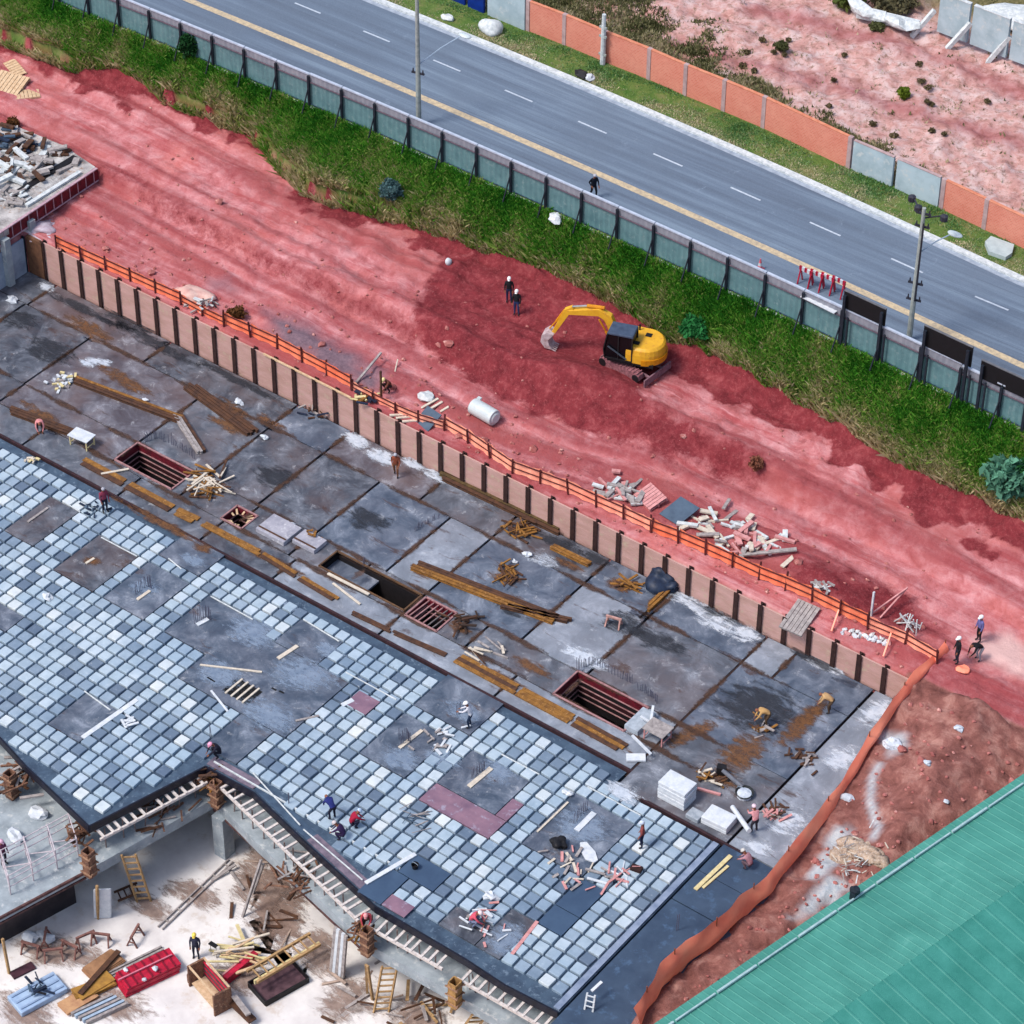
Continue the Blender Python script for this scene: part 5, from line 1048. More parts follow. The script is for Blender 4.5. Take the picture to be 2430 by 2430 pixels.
stains('rust_stains', 'rusty brown stains and sawdust spread over the plywood deck', [(640, 1000, 1.6, .5, -.1, D), (560, 975, 2.4, .6, -.15, D), (300, 905, 3.0, .7, -.1, D), (210, 780, 2.8, .9, -.1, D), (100, 985, 2.6, .6, -.1, D), (540, 1010, 2.0, .6, 0, D), (380, 1240, 4.5, .45, 0, D), (640, 1325, 3.5, .4, 0, D), (1180, 1600, 3.0, .4, 0, D), (1420, 1745, 2.6, .35, 0, D), (1110, 1150, 3.4, .5, -.02, D), (1240, 1215, 3.0, .5, -.02, D), (1010, 1360, 1.4, .5, 0, D), (1200, 1370, 1.3, .7, 0, D), (1350, 1340, 1.6, .4, 0, D), (1580, 1400, .4, 2.4, .0, D), (1090, 1490, 1.0, .6, 0, D), (1265, 1585, 1.8, .6, 0, D), (1640, 1740, 2.6, .7, 1.2, D), (1760, 1790, 1.4, 2.6, 0, D), (1900, 1720, .8, 3.2, 0, D), (1930, 1690, .5, 2.5, 0, D), (1710, 1850, 1.6, .6, .2, D), (500, 1150, 1.4, .9, .2, D), (870, 1000, 1.2, .5, 0, D), (1470, 1390, 1.2, .6, 0, D), (215, 1330, .8, .5, .2, -.03), (480, 1300, .9, .5, .2, -.03)], stainmat('rust stain', KS(132, 88, 48), KS(70, 46, 36), 1.5, .8))
jr = []
for (y0, y1, xs) in bands[:4]:
    for x in xs[1:-1]: px, py = proj((x, (y0+y1)/2, D)); jr.append((px, py, .28, (y1-y0)*.42, 0, D))
for y in (2.63, 5.0, 11.23):
    for x in range(-6, 54, 6): px, py = proj((x, y, D)); jr.append((px, py, 3.2, .3, 0, D))
stains('joint_rust', 'rust brown wetness along the joints of the plywood deck', jr, stainmat('joint rust', KS(96, 64, 44), KS(46, 32, 28), 1.1, .75))
strip('narrow brown board walkway in the middle of the dark gap side', [(830, 1452), (930, 1500), (1060, 1556)], .35, BRN)
stains('shade_and_grime', 'painted shade along the foot of the pile wall and dark wet grime across the deck sheets', [(200, 735, 4.5, .5, 0, D), (360, 812, 5, .7, 0, D), (560, 902, 4.5, .5, 0, D)]+[(1330, 1290, 2.6, .6, 0, D), (1420, 1330, 1.6, .6, 0, D), (1700, 1455, 2.4, .5, 0, D), (1940, 1570, 2.6, .5, 0, D), (1800, 1680, 3.4, 2.6, .3, D), (300, 760, 2.6, 1.2, 0, D), (120, 830, 2.2, 1.6, 0, D), (650, 1130, 1.8, 1.4, 0, D), (1480, 1480, 1.8, 1.2, 0, D), (1560, 1520, 2.4, 1.0, 0, D), (1215, 1440, 1.8, .8, 0, D), (50, 760, 1.6, 1.2, 0, D), (870, 1230, 2.0, 1.2, 0, D)], stainmat('shade and grime stain', KS(50, 54, 64), KS(28, 30, 38), 1.0, .7))  # long strips at the left wall foot paint in its shadow band
stains('chalk_marks', 'pale cloudy scuffs over the cover sheets between the waffle forms', [(600, 1500, 2.2, 1.6, 0, -.03), (720, 1600, 2.6, 1.8, .3, -.03), (640, 1700, 2.4, 1.5, 0, -.03), (520, 1600, 1.8, 1.4, 0, -.03), (780, 1545, 1.4, .8, 0, -.03), (1100, 1690, 1.6, .9, 0, -.03), (950, 1800, 1.6, 1.2, 0, -.03), (1180, 1830, 1.4, 1.2, 0, -.03), (1380, 1960, 2.0, 1.8, 0, -.03), (1200, 2230, 1.4, 1.6, 0, -.03), (1050, 1800, 1.6, 1.0, 0, -.03), (345, 1395, 1.2, 1.0, 0, -.03), (460, 1330, 1.2, .6, 0, -.03), (690, 1440, .9, .4, 0, -.03)], stainmat('chalk scuff', KS(164, 182, 204), KS(120, 142, 170), 2.2, .6))
stains('floor_dirt_and_shade', 'brown and grey dirt stains over the pale ground floor, with painted shade under the slab band', [(600, 2080, 1.4, 3.6, .5, FZ+.02), (640, 2120, 1.4, 4.5, .5, FZ+.03), (680, 2180, 1.4, 3.5, .5, FZ+.03), (660, 2160, 1.6, 3.0, .5, FZ+.02), (760, 2260, 2.6, 1.6, -.4, FZ+.02), (830, 2370, 2.2, 2.2, 0, FZ+.02), (150, 2260, 3.4, 1.4, .4, FZ+.02), (250, 2380, 3.0, 1.6, .4, FZ+.02), (560, 2320, 2.6, 1.6, .4, FZ+.02), (450, 2120, 2.4, 1.2, .2, FZ+.02), (60, 2400, 2.4, 1.6, 0, FZ+.02), (350, 2150, 2.0, 1.0, 0, FZ+.02), (1000, 2420, 2.4, 1.6, 0, FZ+.02)], stainmat('floor dirt and shade', KS(176, 150, 136), KS(112, 88, 78), .9, .75))  # brown strip under the slab band also paints in the shade there
# white foam blocks
def block(lab, px, py, L_, Wd, H_, rz, mat=WT, z=0., layers=3, name='block_stack', cat='block stack'):
    p = at(px, py, z); t_ = thing(name, lab, cat, p)
    for k in range(layers): MB().box((p.x+random.uniform(-.03, .03), p.y+random.uniform(-.03, .03), p.z+H_*(k+.5)/layers+.005*k), (L_, Wd, H_/layers-.012), rz).build('block', mat, t_, bevel=.03)
    return t_
block('taller white stack of foam blocks near the lower deck corner', 1606, 1893, 1.75, 1.2, 1.15, 0, layers=5); block('lower white stack of foam blocks beside the white hose', 1706, 1952, 1.6, 1.15, .5, .05, layers=2)
block('small grey block between the two white foam stacks', 1650, 1940, .8, .7, .3, 0, M('grey block', KS(176, 184, 192), KS(140, 150, 160)), layers=1)
a, c = at(1738, 1915, .3), at(1778, 1972, .7); tag(MB().tube(a, c, .14, 10).build('white_hose', WT), 'thick white hose held by the pink-shirted worker at the deck corner', 'hose')
for lab, px, py, s in (('white foam lump on the forms near the left edge', 112, 1418, .34), ('white foam lump on the forms near the lower right', 1163, 2128, .4), ('white sack by the joint at the left end of the deck', 30, 715, .45), ('white plastic scrap on the deck right of the middle beams', 1250, 1318, .3), ('small white scrap beside the larger scrap on the middle deck', 1222, 1336, .2), ('white rag on the forms left of the right cover sheet', 1345, 1885, .25), ('small white lump on the deck by the orange rail', 568, 956, .3), ('white lump on the second joint of the deck', 345, 952, .18), ('white crumpled sheet on the blue box by the small ragged opening', 688, 1248, .35), ('white lump at the third deck sheet joint', 630, 1040, .26)):
    p = at(px, py, 0); put('foam_scrap', lab, 'foam scrap', MB().blob((p.x, p.y, .12), (s, s*.75, s*.5), int(px), .5, 2), WT)
p = at(1398, 2022, -.05); b = MB(); b.prism([(p.x-.75, p.y+.2), (p.x-.5, p.y+.45), (p.x+.3, p.y+.15), (p.x+.75, p.y-.25), (p.x+.7, p.y-.5), (p.x+.2, p.y-.6), (p.x-.4, p.y-.25)], -.03, .05); put('white_board', 'bright white rounded board on the right cover sheet', 'board', b, WT)
# bags, buckets
def bucket(lab, px, py, r, h, mat, z=0., name='bucket'):
    p = at(px, py, z); t_ = thing(name, lab, 'bucket', p); MB().lathe(tuple(p), [(r*.75, 0.01), (r, h), (r*1.06, h), (r*1.06, h-.03), (r*.95, h-.03), (r*.72, .05)], 12).build('pail', mat, t_, smooth=False)
    b = MB(); 
    for k in range(6): a0, a1 = math.pi*k/6, math.pi*(k+1)/6; b.tube((p.x+r*math.cos(a0), p.y, p.z+h+r*.5*math.sin(a0)), (p.x+r*math.cos(a1), p.y, p.z+h+r*.5*math.sin(a1)), .012, 5)
    b.build('handle', GALV, t_); return t_
bucket('black bucket on the small cover sheet near the slab edge', 985, 2060, .2, .3, BLKM, -.05); bucket('dark tub with pale content near the netting end of the deck', 1766, 1888, .5, .3, M('dark tub', KS(50, 54, 56)), 0, 'tub')
tag(MB().lathe(tuple(at(1766, 1888, .02)), [(.42, 0), (.40, .22), (.1, .26)], 12).build('mortar', CEM), 'pale mortar filling the dark tub', 'mortar')
put('black_bag', 'black plastic bag beside the white board on the forms', 'bag', MB().blob(tuple(at(1328, 2000, .15)), (.42, .38, .28), 8, .4, 3), BLKM, smooth=True)
put('tarp_bundle', 'dark blue bundled tarp at the foot of the right piles', 'tarp', MB().blob(tuple(at(1572, 1368, .35)), (1.0, .8, .55), 11, .5, 3).blob(tuple(at(1590, 1380, .25)), (.7, .6, .4), 12, .5, 3), DKB, smooth=True)
t_ = block('dark brown tool crate on the forms right of the white board', 1510, 2064, .62, .38, .25, .2, M('dark crate', KS(60, 34, 30), KS(40, 24, 22), 4), -.02, 1, 'tool_crate', 'crate'); 
MB().bar(at(1500, 2056, .3), at(1520, 2056, .3), .04, .04).build('handle', PNK, t_)
for lab, px, py in (('dark clamp box at the yellow-black worker deck corner', 580, 980), ('dark hose coil by the fourth deck sheet', 560, 800)):
    pass
# saw horse, tables
def trestle(lab, px, py, L_, h, rz, mat, z=0., name='sawhorse', group=None):
    p = at(px, py, z); d = Vector((math.cos(rz), math.sin(rz), 0)); n_ = Vector((-d.y, d.x, 0)); t_ = thing(name, lab, 'trestle', p, group); u = Vector((0, 0, 1))
    MB().bar(p-d*L_/2+u*h, p+d*L_/2+u*h, .12, .12).build('beam', mat, t_)
    for s in (-1, 1):
        for k in (-1, 1): MB().bar(p+d*s*L_*.4+u*h, p+d*s*L_*.44+n_*k*.3, .08, .08).build('leg', mat, t_)
        MB().bar(p+d*s*L_*.42-n_*.18+u*h*.45, p+d*s*L_*.42+n_*.18+u*h*.45, .06, .06).build('brace', mat, t_)
    return t_
trestle('small timber sawhorse standing alone on the deck above the right opening', 1456, 1484, .95, .6, .25, M('pink timber', KS(206, 160, 150), KS(166, 122, 112), 4))
def table(lab, px, py, L_, w, h, rz, top, leg, z=0.):
    p = at(px, py, z); ca, sa = math.cos(rz), math.sin(rz); t_ = thing('work_table', lab, 'table', p); MB().box((p.x, p.y, z+h), (L_, w, .06), rz).build('table_top', top, t_)
    for sx in (-1, 1):
        for s in (-1, 1): x, y = sx*L_*.42, s*w*.4; MB().box((p.x+x*ca-y*sa, p.y+x*sa+y*ca, z+h/2), (.07, .07, h), rz).build('leg', leg, t_)
        MB().bar((p.x+sx*L_*.42*ca+w*.4*sa, p.y+sx*L_*.42*sa-w*.4*ca, z+.2), (p.x+sx*L_*.42*ca-w*.4*sa, p.y+sx*L_*.42*sa+w*.4*ca, z+.2), .05, .05).build('stretcher', leg, t_)
    return t_
table('table with a white top on yellowish legs by the left square opening', 196, 1055, 1.5, .95, .75, .1, WT, YPK); table('pale table with brown braces between right opening and beam channel', 1560, 1752, 1.4, 1.1, .8, .0, GRN, PNK)
t_ = thing('strut_rack', 'white frame of crossed struts beside the right opening', 'frame', at(1545, 1720, 0))
for a, c in (((1520, 1700), (1590, 1745)), ((1550, 1675), (1540, 1740)), ((1500, 1745), (1545, 1790))): MB().bar(at(*a, .7), at(*c, .35), .14, .1).build('strut', WT, t_)
MB().bx(at(1508, 1715).x-.2, at(1508, 1715).x+.7, at(1508, 1715).y-.8, at(1508, 1715).y+1.0, .01, .35).build('pad', M('pad grey', KS(180, 190, 200), KS(150, 160, 170)), t_)
t_ = thing('grinder_stand', 'dark grey tool on a long tube beside the dark tub', 'machine', at(1745, 1850)); MB().tube(at(1715, 1828, .5), at(1762, 1868, .2), .12, 8).build('tube', M('tool grey', KS(120, 124, 134), KS(90, 94, 104)), t_); MB().box(tuple(at(1712, 1826, .35)), (.5, .4, .5), .4).build('motor', BLKM, t_); MB().bar(at(1730, 1842, .3), at(1728, 1856, .0), .06, .06).build('foot', BLKM, t_)
# pale boxes near the ragged opening
for lab, px, py, L_, w in (('pale grey-pink formwork box right of the ragged opening', 662, 1262, 2.2, 1.7), ('blue-grey formwork box beside the brown rim of the trench', 735, 1290, 1.7, 1.2)):
    p = at(px, py, 0); t_ = thing('formwork_box', lab, 'formwork box', p); MB().box((p.x, p.y, .16), (L_, w, .3)).build('box', M('box pale', KS(178, 176, 186), KS(146, 146, 158), 1.5, .8, 0, KS(206, 206, 210)), t_, bevel=.02); MB().box((p.x, p.y-w*.35, .33), (L_*.96, .1, .05)).build('top_batten', BRN, t_)
# starter bars
SB = M('rebar', KS(104, 104, 124), KS(80, 76, 92), 8, .6)
def bars(lab, pts, n, h, z=-.1, sp_=.03, mat=SB):
    t_ = thing('starter_bars', lab, 'rebar', at(*pts[0], z)); rr = random.Random(int(pts[0][0])); ps = [at(*q, z) for q in pts]; b = MB()
    for i in range(n):
        k = i/(n-1)*(len(ps)-1) if n > 1 else 0; j = min(int(k), len(ps)-2); p = ps[j].lerp(ps[j+1], k-j); p = p+Vector((rr.gauss(0, sp_), rr.gauss(0, sp_), 0)); l = h*rr.uniform(.8, 1.1)
        MB().tube(p, p+Vector((rr.gauss(0, .03), rr.gauss(0, .03), l)), .018, 5).build('bar', mat, t_)
    return t_
for i, (lab, pts, n, h) in enumerate([('starter bars standing on the third cover sheet', [(322, 1410), (350, 1392), (362, 1400)], 14, 1.0), ('starter bars by the thick white plank on the large cover sheet', [(462, 1482), (488, 1466), (500, 1474)], 14, 1.0), ('dense bundle of starter bars beside the white plank in mid forms', [(950, 1772), (965, 1758), (975, 1765), (950, 1755)], 14, .9),
  ('row of starter bars behind the left square opening', [(345, 1052), (372, 1042), (420, 1062), (462, 1092)], 30, .8), ('starter bars standing left of the right opening', [(1370, 1592), (1376, 1596)], 3, 1.3), ('row of starter bars above the right opening', [(1380, 1588), (1412, 1580), (1470, 1612), (1500, 1625)], 26, .75), ('row of starter bars at the right end of the right opening', [(1515, 1640), (1545, 1656), (1560, 1672)], 14, .7),
  ('starter bars beside the standing worker in white', [(1082, 1700), (1100, 1690), (1108, 1694)], 10, .9), ('two starter bars near the inner slab corner', [(500, 1752), (502, 1750)], 2, 1.1), ('dark starter bars along the joint left of the middle beams', [(985, 1265), (1005, 1248), (1040, 1232)], 18, .5), ('starter bars by the plank on the cover sheet with the pink margin', [(1120, 1850), (1135, 1836), (1150, 1830)], 10, .8), ('starter bars on the right cover sheet', [(1362, 1955), (1380, 1935), (1392, 1925)], 12, .8), ('thin starter bars on the dark blue apron', [(1606, 2210), (1609, 2208)], 2, 1.2), ('single starter bar on the forms by the slab margin', [(685, 1910), (686, 1909)], 2, 1.0), ('starter bars near the mid deck trench corner', [(860, 1345), (866, 1342)], 3, .6)]): bars(lab, pts, n, h)
# slotted opening in the cover sheet
t_ = thing('slotted_opening', 'narrow black opening crossed by pale battens in the large cover sheet', 'opening', at(575, 1640, -.05)); p0 = at(575, 1640, -.04)
MB().box((p0.x, p0.y, -.045), (1.9, 1.3, .02)).build('void', M('void black', (.004, .004, .005), (.002, .002, .002)), t_)
for k in range(4): MB().box((p0.x-.62+.42*k, p0.y, -.01), (.12, 1.45, .08)).build('batten', PLW, t_)
for (x, y) in ((650, 1635), (668, 1642), (505, 1615), (497, 1610)): p = at(x, y, -.03); MB().box((p.x, p.y, -.03), (.34, .1, .02)).build('slot', M('void black', (0, 0, 0)), t_)
# props between the pale pink patches, small things on the forms
tag(MB().box(tuple(at(860, 1668, -.02)), (1.5, 1.3, .06)).build('pink_plywood', DM2[5]), 'square of pink plywood in the middle of the forms', 'plywood')
tag(MB().box(tuple(at(945, 2150, -.02)), (1.5, .9, .06)).build('pink_plywood', DM2[5]), 'pink plywood strip at the lower slab edge', 'plywood')
tag(MB().box(tuple(at(1850, 1690, -.1)), (.1, .1, .1)).build('wedge', BRN), 'small timber wedge beside the beam channel', 'wedge')
offcuts('white and pink tools strewn on the lower forms', (1150, 2188), 26, .9, (WT, PNK, GRN), -.02, 1.1, .12, .09, 31, 'tool_scatter'); offcuts('thin steel rods lying on the forms above the crouching workers', (990, 1940), 14, 1.6, (GRN, SLT), -.0, .9, .1, .05, 32, 'rod_bundle', .9); offcuts('pale offcuts and cement lumps on the forms right of the pink plywood', (1040, 1760), 20, .6, (WT, GRN), -.02, 1.2, .1, .12, 33)
offcuts('pale scraps strewn along the lower side of the right cover sheet', (1350, 2050), 22, .8, (PLW, GRN, PNK), -.02, 1.2, .1, .1, 34); offcuts('white scraps and hoses on the forms above the apron', (1460, 2085), 18, 1.1, (WT, PNK, GRN), -.0, .9, .1, .09, 35)
offcuts('timber scraps by the lower left cover sheet', (305, 1712), 9, .7, (WT, WT), -.0, .4, .15, .12, 36); offcuts('cream scraps on the forms by the left dark gap', (75, 1095), 10, .5, (PLW, YPK), -.0, .4, .1, .12, 37)
offcuts('black hooks and clips on the forms under the worker at the dark gap', (225, 1210), 18, .4, (DKB, SLT), -.0, .9, .1, .09, 38)
t_ = thing('step_ladder', 'short white step ladder leaning at the bottom corner of the slab', 'ladder', at(1395, 2400))
MB().bar(at(1385, 2408, -.4), at(1394, 2356, .9), .09, .09).build('rail', WT, t_); MB().bar(at(1405, 2414, -.4), at(1412, 2362, .9), .09, .09).build('rail', WT, t_); MB().bar(at(1404, 2352, .8), at(1428, 2330, .9), .16, .08).build('top_step', WT, t_)
for k in range(4): MB().bar(at(1387+2*k, 2398-12*k, -.1+.3*k), at(1407+2*k, 2404-12*k, -.1+.3*k), .06, .05).build('rung', WT, t_)
# ------------------------------------------------------------------ on the earth above the pile wall
def gplank(lab, a, c, w, h, mat, name='plank', lift=.05, lift2=None):
    p, q = gnd(*a), gnd(*c); p.z += lift; q.z += lift if lift2 is None else lift2; return put(name, lab, 'plank', MB().bar(p, q, w, h), mat)
p = gnd(1150, 990); b = MB(); a, c = p+Vector((-.85, -.05, .52)), p+Vector((.95, -.2, .5))
t_ = thing('steel_drum_tank', 'white cylindrical tank lying on the pink dirt behind the mesh fence', 'tank', p); TW = M('tank white', KS(214, 222, 222), KS(190, 200, 202), 2, .35, b=.03); MB().tube(a, c, .52, 24).build('shell', TW, t_, smooth=False, bevel=.05)
for e, s in ((a, -1), (c, 1)): MB().tube(e+Vector((.04*s, 0, 0)), e+Vector((.1*s, -.01*s, 0)), .4, 20, .3).build('end_cap', TW, t_)
MB().box((p.x-.6, p.y+.25, p.z+1.02), (.25, .2, .12)).build('fitting', TW, t_)
gplank('long grey plank leaning over the dark ash patch', (845, 912), (905, 858), .14, .1, GRN, lift=.1, lift2=.7); gplank('brown upright broken fence post by the crouching worker', (905, 950), (905, 948), .12, .1, BRN, lift=0, lift2=2.2)
gplank('thin pale stick leaning right of the broken fence post', (930, 915), (944, 862), .07, .07, PLW, lift=.0, lift2=.3)
put('slate_sheet', 'dark slate-coloured sheet leaning over the pile wall top', 'sheet', MB().obox(gnd(1018, 1000)+Vector((0, -.1, .25)), (.62, -.1, 0), (.1, .55, .35), (0, -.02, .03)), SLT)
for k, (a, c) in enumerate((((925, 1010), (975, 985)), ((940, 1018), (985, 990)), ((955, 1020), (1000, 998)), ((1000, 970), (1040, 948)), ((1010, 980), (1050, 955)), ((1045, 980), (1065, 968)))): gplank('pale plank in the row lying on the soil by the slate sheet' if k < 3 else 'pale plank in the group lying above the slate sheet', a, c, .16, .08, PLW)['group'] = 'pale planks by the slate sheet '+('lower' if k < 3 else 'upper')
put('wood_pallet_top', 'pale rock-like lump above the pale planks', 'rock', MB().blob(tuple(gnd(1012, 948)+Vector((0, 0, .15))), (.5, .4, .3), 3, .3, 2), KC)
offcuts('yellow and blue tool bags beside the broken post', (862, 948), 22, .8, (OCH, DKB, YPK), None, .8, .3, .14, 41)
# pallets
def pallet(lab, px, py, L_, w, rz, n, mat=PLK, z=None, tilt=0, stack=1, name='pallet'):
    p = gnd(px, py) if z is None else at(px, py, z); t_ = thing(name, lab, 'pallet', p); t_.rotation_euler = (tilt, 0, rz)
    def lb(c, s, nm): 
        me = bpy.data.meshes.new(nm); b = MB().box(c, s); me.from_pydata(b.v, [], b.f); me.materials.append(mat); o = bpy.data.objects.new(nm, me); COL.objects.link(o); o.parent = t_
    for s in range(stack):
        for k in (-1, 0, 1): lb((0, k*(w/2-.05), .06+.16*s), (L_, .1, .1), 'bearer')
        for k in range(n): lb((-L_/2+L_*(k+.5)/n, 0, .125+.16*s), (L_/n*.86, w, .03), 'slat')
    return t_
pallet('large pale pallet leaning against others at the left edge of the photo', 22, 205, 2.4, 2.0, .2, 8, tilt=.25, stack=2); pallet('pale pallet lying flat right of the large leaning pallet', 62, 228, 1.9, 1.1, .9, 7); pallet('narrow pale pallet behind the large leaning pallet', 36, 165, 2.2, .9, -.4, 7, tilt=.15)
pallet('pinkish pallet tilted among rubble beside the dark sheet', 1545, 1185, 1.7, 1.3, -.35, 7, PNK, tilt=.3, stack=2); pallet('grey pallet ramp laid over the top of the right pile wall', 1898, 1468, 1.5, 2.2, .05, 6, GRN, tilt=.25)
put('slate_sheet', 'dark slate-coloured sheet lying beside the tilted pallet', 'sheet', MB().obox(gnd(1612, 1222)+Vector((0, 0, .25)), (.75, -.1, 0), (.25, .75, .3), (0, -.02, .03)), SLT)
offcuts('white and grey rubble of planks behind the tilted pallet', (1478, 1165), 30, 1.3, (GRN, KC, PNK), None, 1.4, .3, .2, 42, 'plank_rubble'); offcuts('white rubble of boards right of the dark sheet', (1715, 1258), 34, 1.4, (GRN, KC, PLW), None, 1.8, .3, .2, 43, 'plank_rubble')
offcuts('white rubble of boards around the long pale poles', (1795, 1290), 30, 1.3, (KC, PLW, PNK), None, 1.5, .3, .2, 44, 'plank_rubble'); offcuts('small pale rubble by the mesh fence above the ramp', (1950, 1395), 16, .8, (KC, GRN), None, .6, .5, .12, 45, 'plank_rubble')
for k in range(3): gplank('long pale pole in the bundle lying right of the board rubble', (1762, 1318+5*k), (1890, 1305+5*k), .12, .1, GRN, 'pole', .1+.1*k)['group'] = 'long pale poles right of the board rubble'
gplank('short upright white stick behind the mesh fence', (2067, 1462), (2068, 1459), .12, .1, WT, 'pole', 0, 1.7)
for lab, a, c in (('pink pole leaning from the upright white stick', (2065, 1462), (2145, 1430)), ('second pink pole leaning towards the fence', (2088, 1470), (2150, 1425))): gplank(lab, a, c, .09, .08, PNK, 'pole', .1, 1.0)
b = MB(); p = gnd(2150, 1490)
for k in range(16): a = random.uniform(0, math.pi); b.bar(p+Vector((random.uniform(-.9, .9), random.uniform(-.5, .5), .1)), p+Vector((random.uniform(-.5, .9), random.uniform(-.4, .4), random.uniform(.3, 1.2))), .07, .05)
put('metal_tangle', 'tangle of white metal strips behind the right end of the fence', 'scrap metal', b, KC)
for k in range(26):
    px = 2000+k*4.3; p = gnd(px, 1497+k*1.1+random.uniform(-6, 8)); o = put('stone', 'pale stone in the row on the soil between fence and right piles', 'stone', MB().blob((p.x, p.y, p.z+.06), (random.uniform(.1, .24), random.uniform(.1, .2), .13), k, .4, 1), random.choice([KC, PNK, WT]), 'pale stones between fence and right piles')
for lab, a, c in (('short orange stick at the top of the right piles, left one', (1972, 1505), (1988, 1470)), ('short pink stick at the top of the right piles, right one', (2095, 1565), (2112, 1524))): gplank(lab, a, c, .08, .08, PKM, 'pole', .2, .7)
offcuts('white bags and hooks draped over the left mesh fence end', (475, 728), 22, .8, (KC, BLKM, GRN), None, .9, .6, .1, 46, 'draped_scraps')
tag(MB().blob(tuple(gnd(455, 700)+Vector((0, 0, .1))), (1.4, .7, .35), 5, .3, 3).build('sand_heap', M('cream sand', KS(236, 200, 186), KS(210, 160, 150), 2), smooth=True), 'cream sand heap behind the left mesh fence', 'heap')
tag(MB().blob(tuple(gnd(1064, 628)+Vector((0, 0, .2))), (.22, .22, .3), 5, .1, 2).build('white_bag', WT, smooth=True), 'small white bag alone on the dirt left of the dug soil', 'bag')
# loose clods
rr = np.random.default_rng(5)
bs = MB()
for k in range(900):
    if k < 500: px, py = rr.uniform(100, 2400), 0; x = rr.uniform(-14, 56); y = rr.uniform(14.8, 15+14*rr.random())
    else: y = rr.uniform(-14, 13); x = nx(y)+rr.uniform(.8, 9)
    if y > float(Y(L_toe, x))-.3: continue
    s = rr.uniform(.05, .16)*(1+1.2*(rr.random() < .06)); bs.blob((x, y, hz(x, y)+s*.2), (s, s*.8, s*.7), k % 50, .35, 1)
tag(bs.build('clods', M('soil clods', KS(186, 118, 112), KS(146, 80, 76), 1.0, .95, 0, KS(228, 176, 166))), 'small clods and stones scattered over the red earth', 'clods', kind='stuff')
# platform with debris at the upper left, red beam form
pf = thing('debris_platform', 'concrete platform edge strewn with white and grey debris at the left edge', 'platform', at(60, 400, 3.2)); PC = M('debris concrete', KS(206, 200, 196), KS(110, 104, 104), .9, .9, 0, KS(160, 130, 110), .5)
P0 = [at(-60, 285, 4.2), at(40, 300, 4.2), at(150, 345, 4.2), at(226, 396, 4.2), at(20, 540, 4.2), at(-90, 615, 4.2)]
MB().prism([(p.x, p.y) for p in P0], 3.7, 4.2).build('slab', PC, pf)
MB().bar(at(20, 470, 4.25), at(180, 372, 4.25), .5, .1).build('black_channel', BLKM, pf); MB().bar(at(62, 488, 4.3), at(190, 408, 4.3), .3, .16).build('white_beam', KC, pf)
rb = thing('red_beam_form', 'red steel beam form with pale flanges running up to the platform corner', 'beam form', at(115, 500, 3.8)); A_, B_ = at(-20, 580, 3.75), at(232, 412, 3.75)
dB = (B_-A_).normalized(); MB().bar(A_, B_, .08, .9).build('web', REDF, rb)
for z in (-.47, .47): MB().bar(A_+Vector((0, -.06, z)), B_+Vector((0, -.06, z)), .2, .07).build('flange', M('pale flange', KS(206, 172, 180), KS(160, 130, 144), 4), rb)
for k in range(13): p = A_+(B_-A_)*((k+.5)/13); MB().bar(p+Vector((.05, -.06, -.42)), p+Vector((.05, -.06, .42)), .07, .05, up=(0, 1, 0)).build('stiffener', M('pale flange', (0, 0, 0)), rb)
offcuts('white and grey debris heaped on the left platform', (60, 385), 70, 1.6, (KC, GRN, BRN, PC), 4.25, 2.6, .4, .28, 51, 'debris_pile'); offcuts('dark and blue scraps behind the debris heap', (40, 345), 26, 1.2, (DKB, SLT, BRN), 4.25, 1.6, .5, .22, 52, 'debris_pile'); offcuts('pale broken boards on the lower part of the platform', (30, 470), 22, 1.2, (GRN, KC), 4.25, 1.2, .2, .2, 53, 'debris_pile')
for q_ in ((70, 545), (10, 590), (190, 452)): c_ = at(*q_, 3.3); MB().box((c_.x-.3, c_.y+.4, 1.9), (.5, .5, 3.7)).build('support_column', M('beam concrete', (0, 0, 0)), pf)
stains('debris_dust', 'white dust and grit over the debris platform', [(60, 370, 3.2, 2.4, 0, 4.22), (140, 380, 2.0, 1.4, 0, 4.22), (20, 450, 2.4, 1.8, 0, 4.22), (100, 430, 2.0, 1.4, 0, 4.22)], stainmat('debris dust', KS(226, 224, 220), KS(150, 148, 150), 1.2))
p = at(100, 540, 2.9); put('plastic_sheet', 'pale plastic sheet hanging below the red beam form', 'sheet', MB().blob((p.x, p.y, 2.8), (1.5, 1.1, .35), 7, .4, 3), M('pale plastic', KS(206, 196, 208), KS(176, 150, 160), 2, .5), smooth=True)
